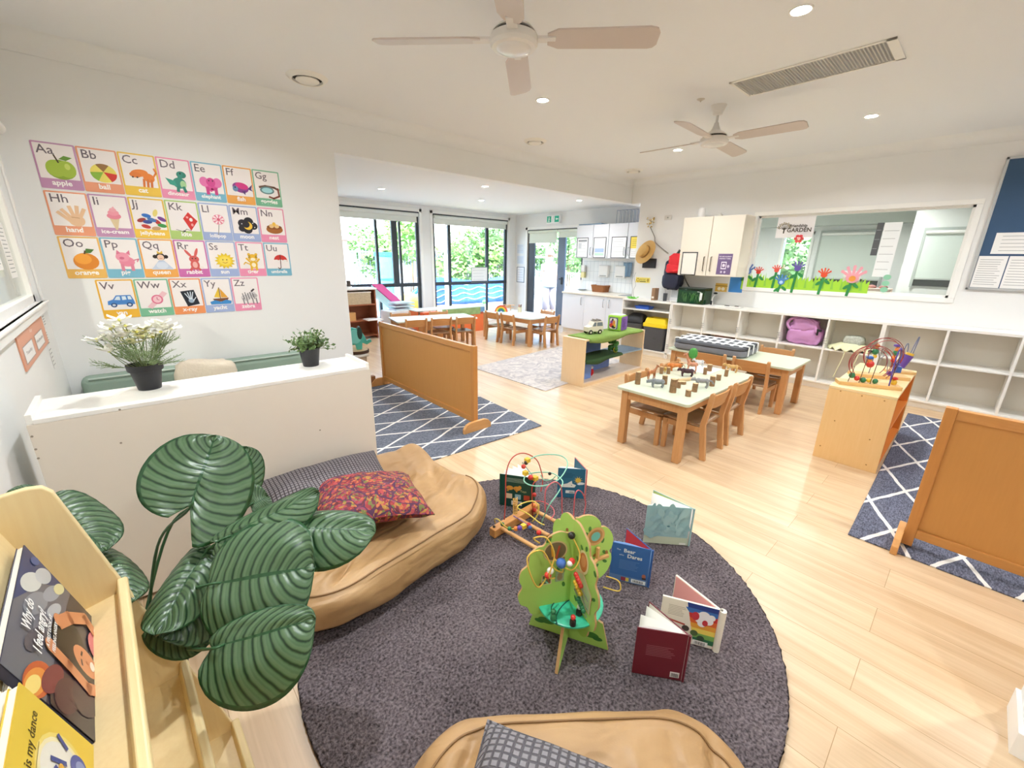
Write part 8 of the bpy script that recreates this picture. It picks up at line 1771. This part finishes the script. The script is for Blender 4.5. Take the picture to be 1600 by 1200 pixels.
# ================================================================ PERSON outside the glass door
def person():
    dd=ray(857,470); k=8.75/dd.x; bx_,by_=8.75,dd.y*k
    t=thing('person','person in white cap and white clothes standing outside the glass door','person',(bx_,by_,-.05),R_(150))
    J={'pelvis':(0,0,.92,.135,.1),'waist':(0,0,1.05,.12,.09),'chest':(0,.0,1.28,.15,.1),'neck0':(0,0,1.42,.07,.06),'neck':(0,.01,1.47,.05,.05),'head0':(0,.02,1.56,.075,.085),'head1':(0,.02,1.66,.07,.08),
       'shL':(.17,0,1.39,.055,.055),'elL':(.22,.03,1.12,.042,.042),'wrL':(.17,.17,.95,.03,.026),'haL':(.15,.23,.93,.034,.018),'shR':(-.17,0,1.39,.055,.055),'elR':(-.23,-.02,1.12,.042,.042),'wrR':(-.22,.08,.9,.03,.026),'haR':(-.21,.11,.84,.034,.018),
       'hipL':(.09,0,.86,.1,.1),'knL':(.1,.02,.48,.062,.062),'anL':(.1,-.01,.09,.042,.042),'ftL':(.11,.13,.03,.04,.03),'hipR':(-.09,0,.86,.1,.1),'knR':(-.11,.0,.48,.062,.062),'anR':(-.13,-.03,.09,.042,.042),'ftR':(-.15,.1,.03,.04,.03)}
    E=[('pelvis','waist'),('waist','chest'),('chest','neck0'),('neck0','neck'),('neck','head0'),('head0','head1'),('chest','shL'),('shL','elL'),('elL','wrL'),('wrL','haL'),('chest','shR'),('shR','elR'),('elR','wrR'),('wrR','haR'),('pelvis','hipL'),('hipL','knL'),('knL','anL'),('anL','ftL'),('pelvis','hipR'),('hipR','knR'),('knR','anR'),('anR','ftR')]
    names=list(J); vs=[J[n_][:3] for n_ in names]; rr=[J[n_][3:] for n_ in names]; ed=[(names.index(a_),names.index(b_)) for a_,b_ in E]
    for s,w_,hnd in ((1,'haL',Vector(J['haL'][:3])),(-1,'haR',Vector(J['haR'][:3]))):
        dr=(hnd-Vector(J[{'haL':'wrL','haR':'wrR'}[w_]][:3])).normalized(); sdv=dr.cross(Vector((s,0,0))).normalized()
        for f in range(5):
            off=(-.027+.018*f) if f<4 else -.03; L_=(.07,.08,.075,.06,.05)[f]; st_=hnd+sdv*off*.8
            e1=st_+dr*L_*.55+(sdv*-.02 if f==4 else Vector()); e2=e1+dr*L_*.45+Vector((-s*.012,0,-.004))
            i0=len(vs); vs+=[tuple(e1),tuple(e2)]; rr+=[(.0095,.0095),(.008,.008)]; ed+=[(names.index(w_),i0),(i0,i0+1)]
    me=bpy.data.meshes.new('body'); me.from_pydata(vs,ed,[]); o=bpy.data.objects.new('body',me); COL.objects.link(o); o.parent=t
    me.materials.append(mat('skin_tone','#e2b896',.6))
    sk=o.modifiers.new('skin','SKIN'); sk.use_smooth_shade=True
    for i,(a_,b_) in enumerate(rr): me.skin_vertices[0].data[i].radius=(a_,b_)
    me.skin_vertices[0].data[0].use_root=True
    s2=o.modifiers.new('sub','SUBSURF'); s2.levels=1; s2.render_levels=2
    wc=mat('white_cotton','#bdb8bf',.85)
    loft(MB(),[[(rx*math.cos(a_),.01+ry*math.sin(a_),z) for a_ in [2*PI*k/24 for k in range(24)]] for rx,ry,z in ((.2,.15,.80),(.18,.14,.95),(.165,.13,1.05),(.185,.14,1.25),(.2,.13,1.37),(.11,.09,1.44),(.07,.07,1.46))],False,False).build('shirt',wc,t,smooth=3,solid=.006)
    for s,a_,b_ in ((1,'shL','elL'),(-1,'shR','elR')): MB().tube([J[a_][:3],Vector(J[a_][:3]).lerp(Vector(J[b_][:3]),.6)],[.075,.065],14,cap=False).build('sleeve',wc,t,smooth=3,solid=.004)
    for a_,b_,c_ in (('hipL','knL','anL'),('hipR','knR','anR')): MB().tube([J[a_][:3],J[b_][:3],Vector(J[b_][:3]).lerp(Vector(J[c_][:3]),.75)],[.115,.09,.075],14,cap=False).build('trouser_leg',mat('pale_trousers','#a29ba6',.85),t,smooth=3,solid=.005)
    for n_ in ('ftL','ftR'): q=J[n_]; MB().sph((q[0],q[1]-.04,.04),(.05,.13,.045),14,8).build('shoe',wc,t,smooth=3)
    MB().sph((0,.02,1.65),(.088,.1,.085),18,12).build('hair',mat('light_brown_hair','#b08a68',.7),t,smooth=3)
    MB().lathe([(.0001,.13),(.06,.12),(.1,.06),(.105,.02),(.17,.0),(.168,-.006),(.1,.01)],28,(0,.02,1.66)).build('sun_hat',wc,t,smooth=3)
    for s in (-1,1): MB().sph((s*.03,.097,1.615),(.011,.006,.008),8,6).build('eye',mat('eye_dark','#3a2a22',.3),t,smooth=3); MB().sph((s*.078,.02,1.6),(.012,.02,.028),8,6).build('ear',mat('skin_tone','#e2b896',.6),t,smooth=3)
    MB().sph((0,.115,1.585),(.012,.018,.022),10,8).build('nose',mat('skin_tone','#e2b896',.6),t,smooth=3); MB().sph((0,.103,1.548),(.024,.008,.007),10,6).build('mouth',mat('lip_tone','#b8685c',.5),t,smooth=3)
person()
SKY_S=1.6; SUN_E=4; MAIN_W=12; BACK_W=8; OFF_W=20; EXPO=0.85
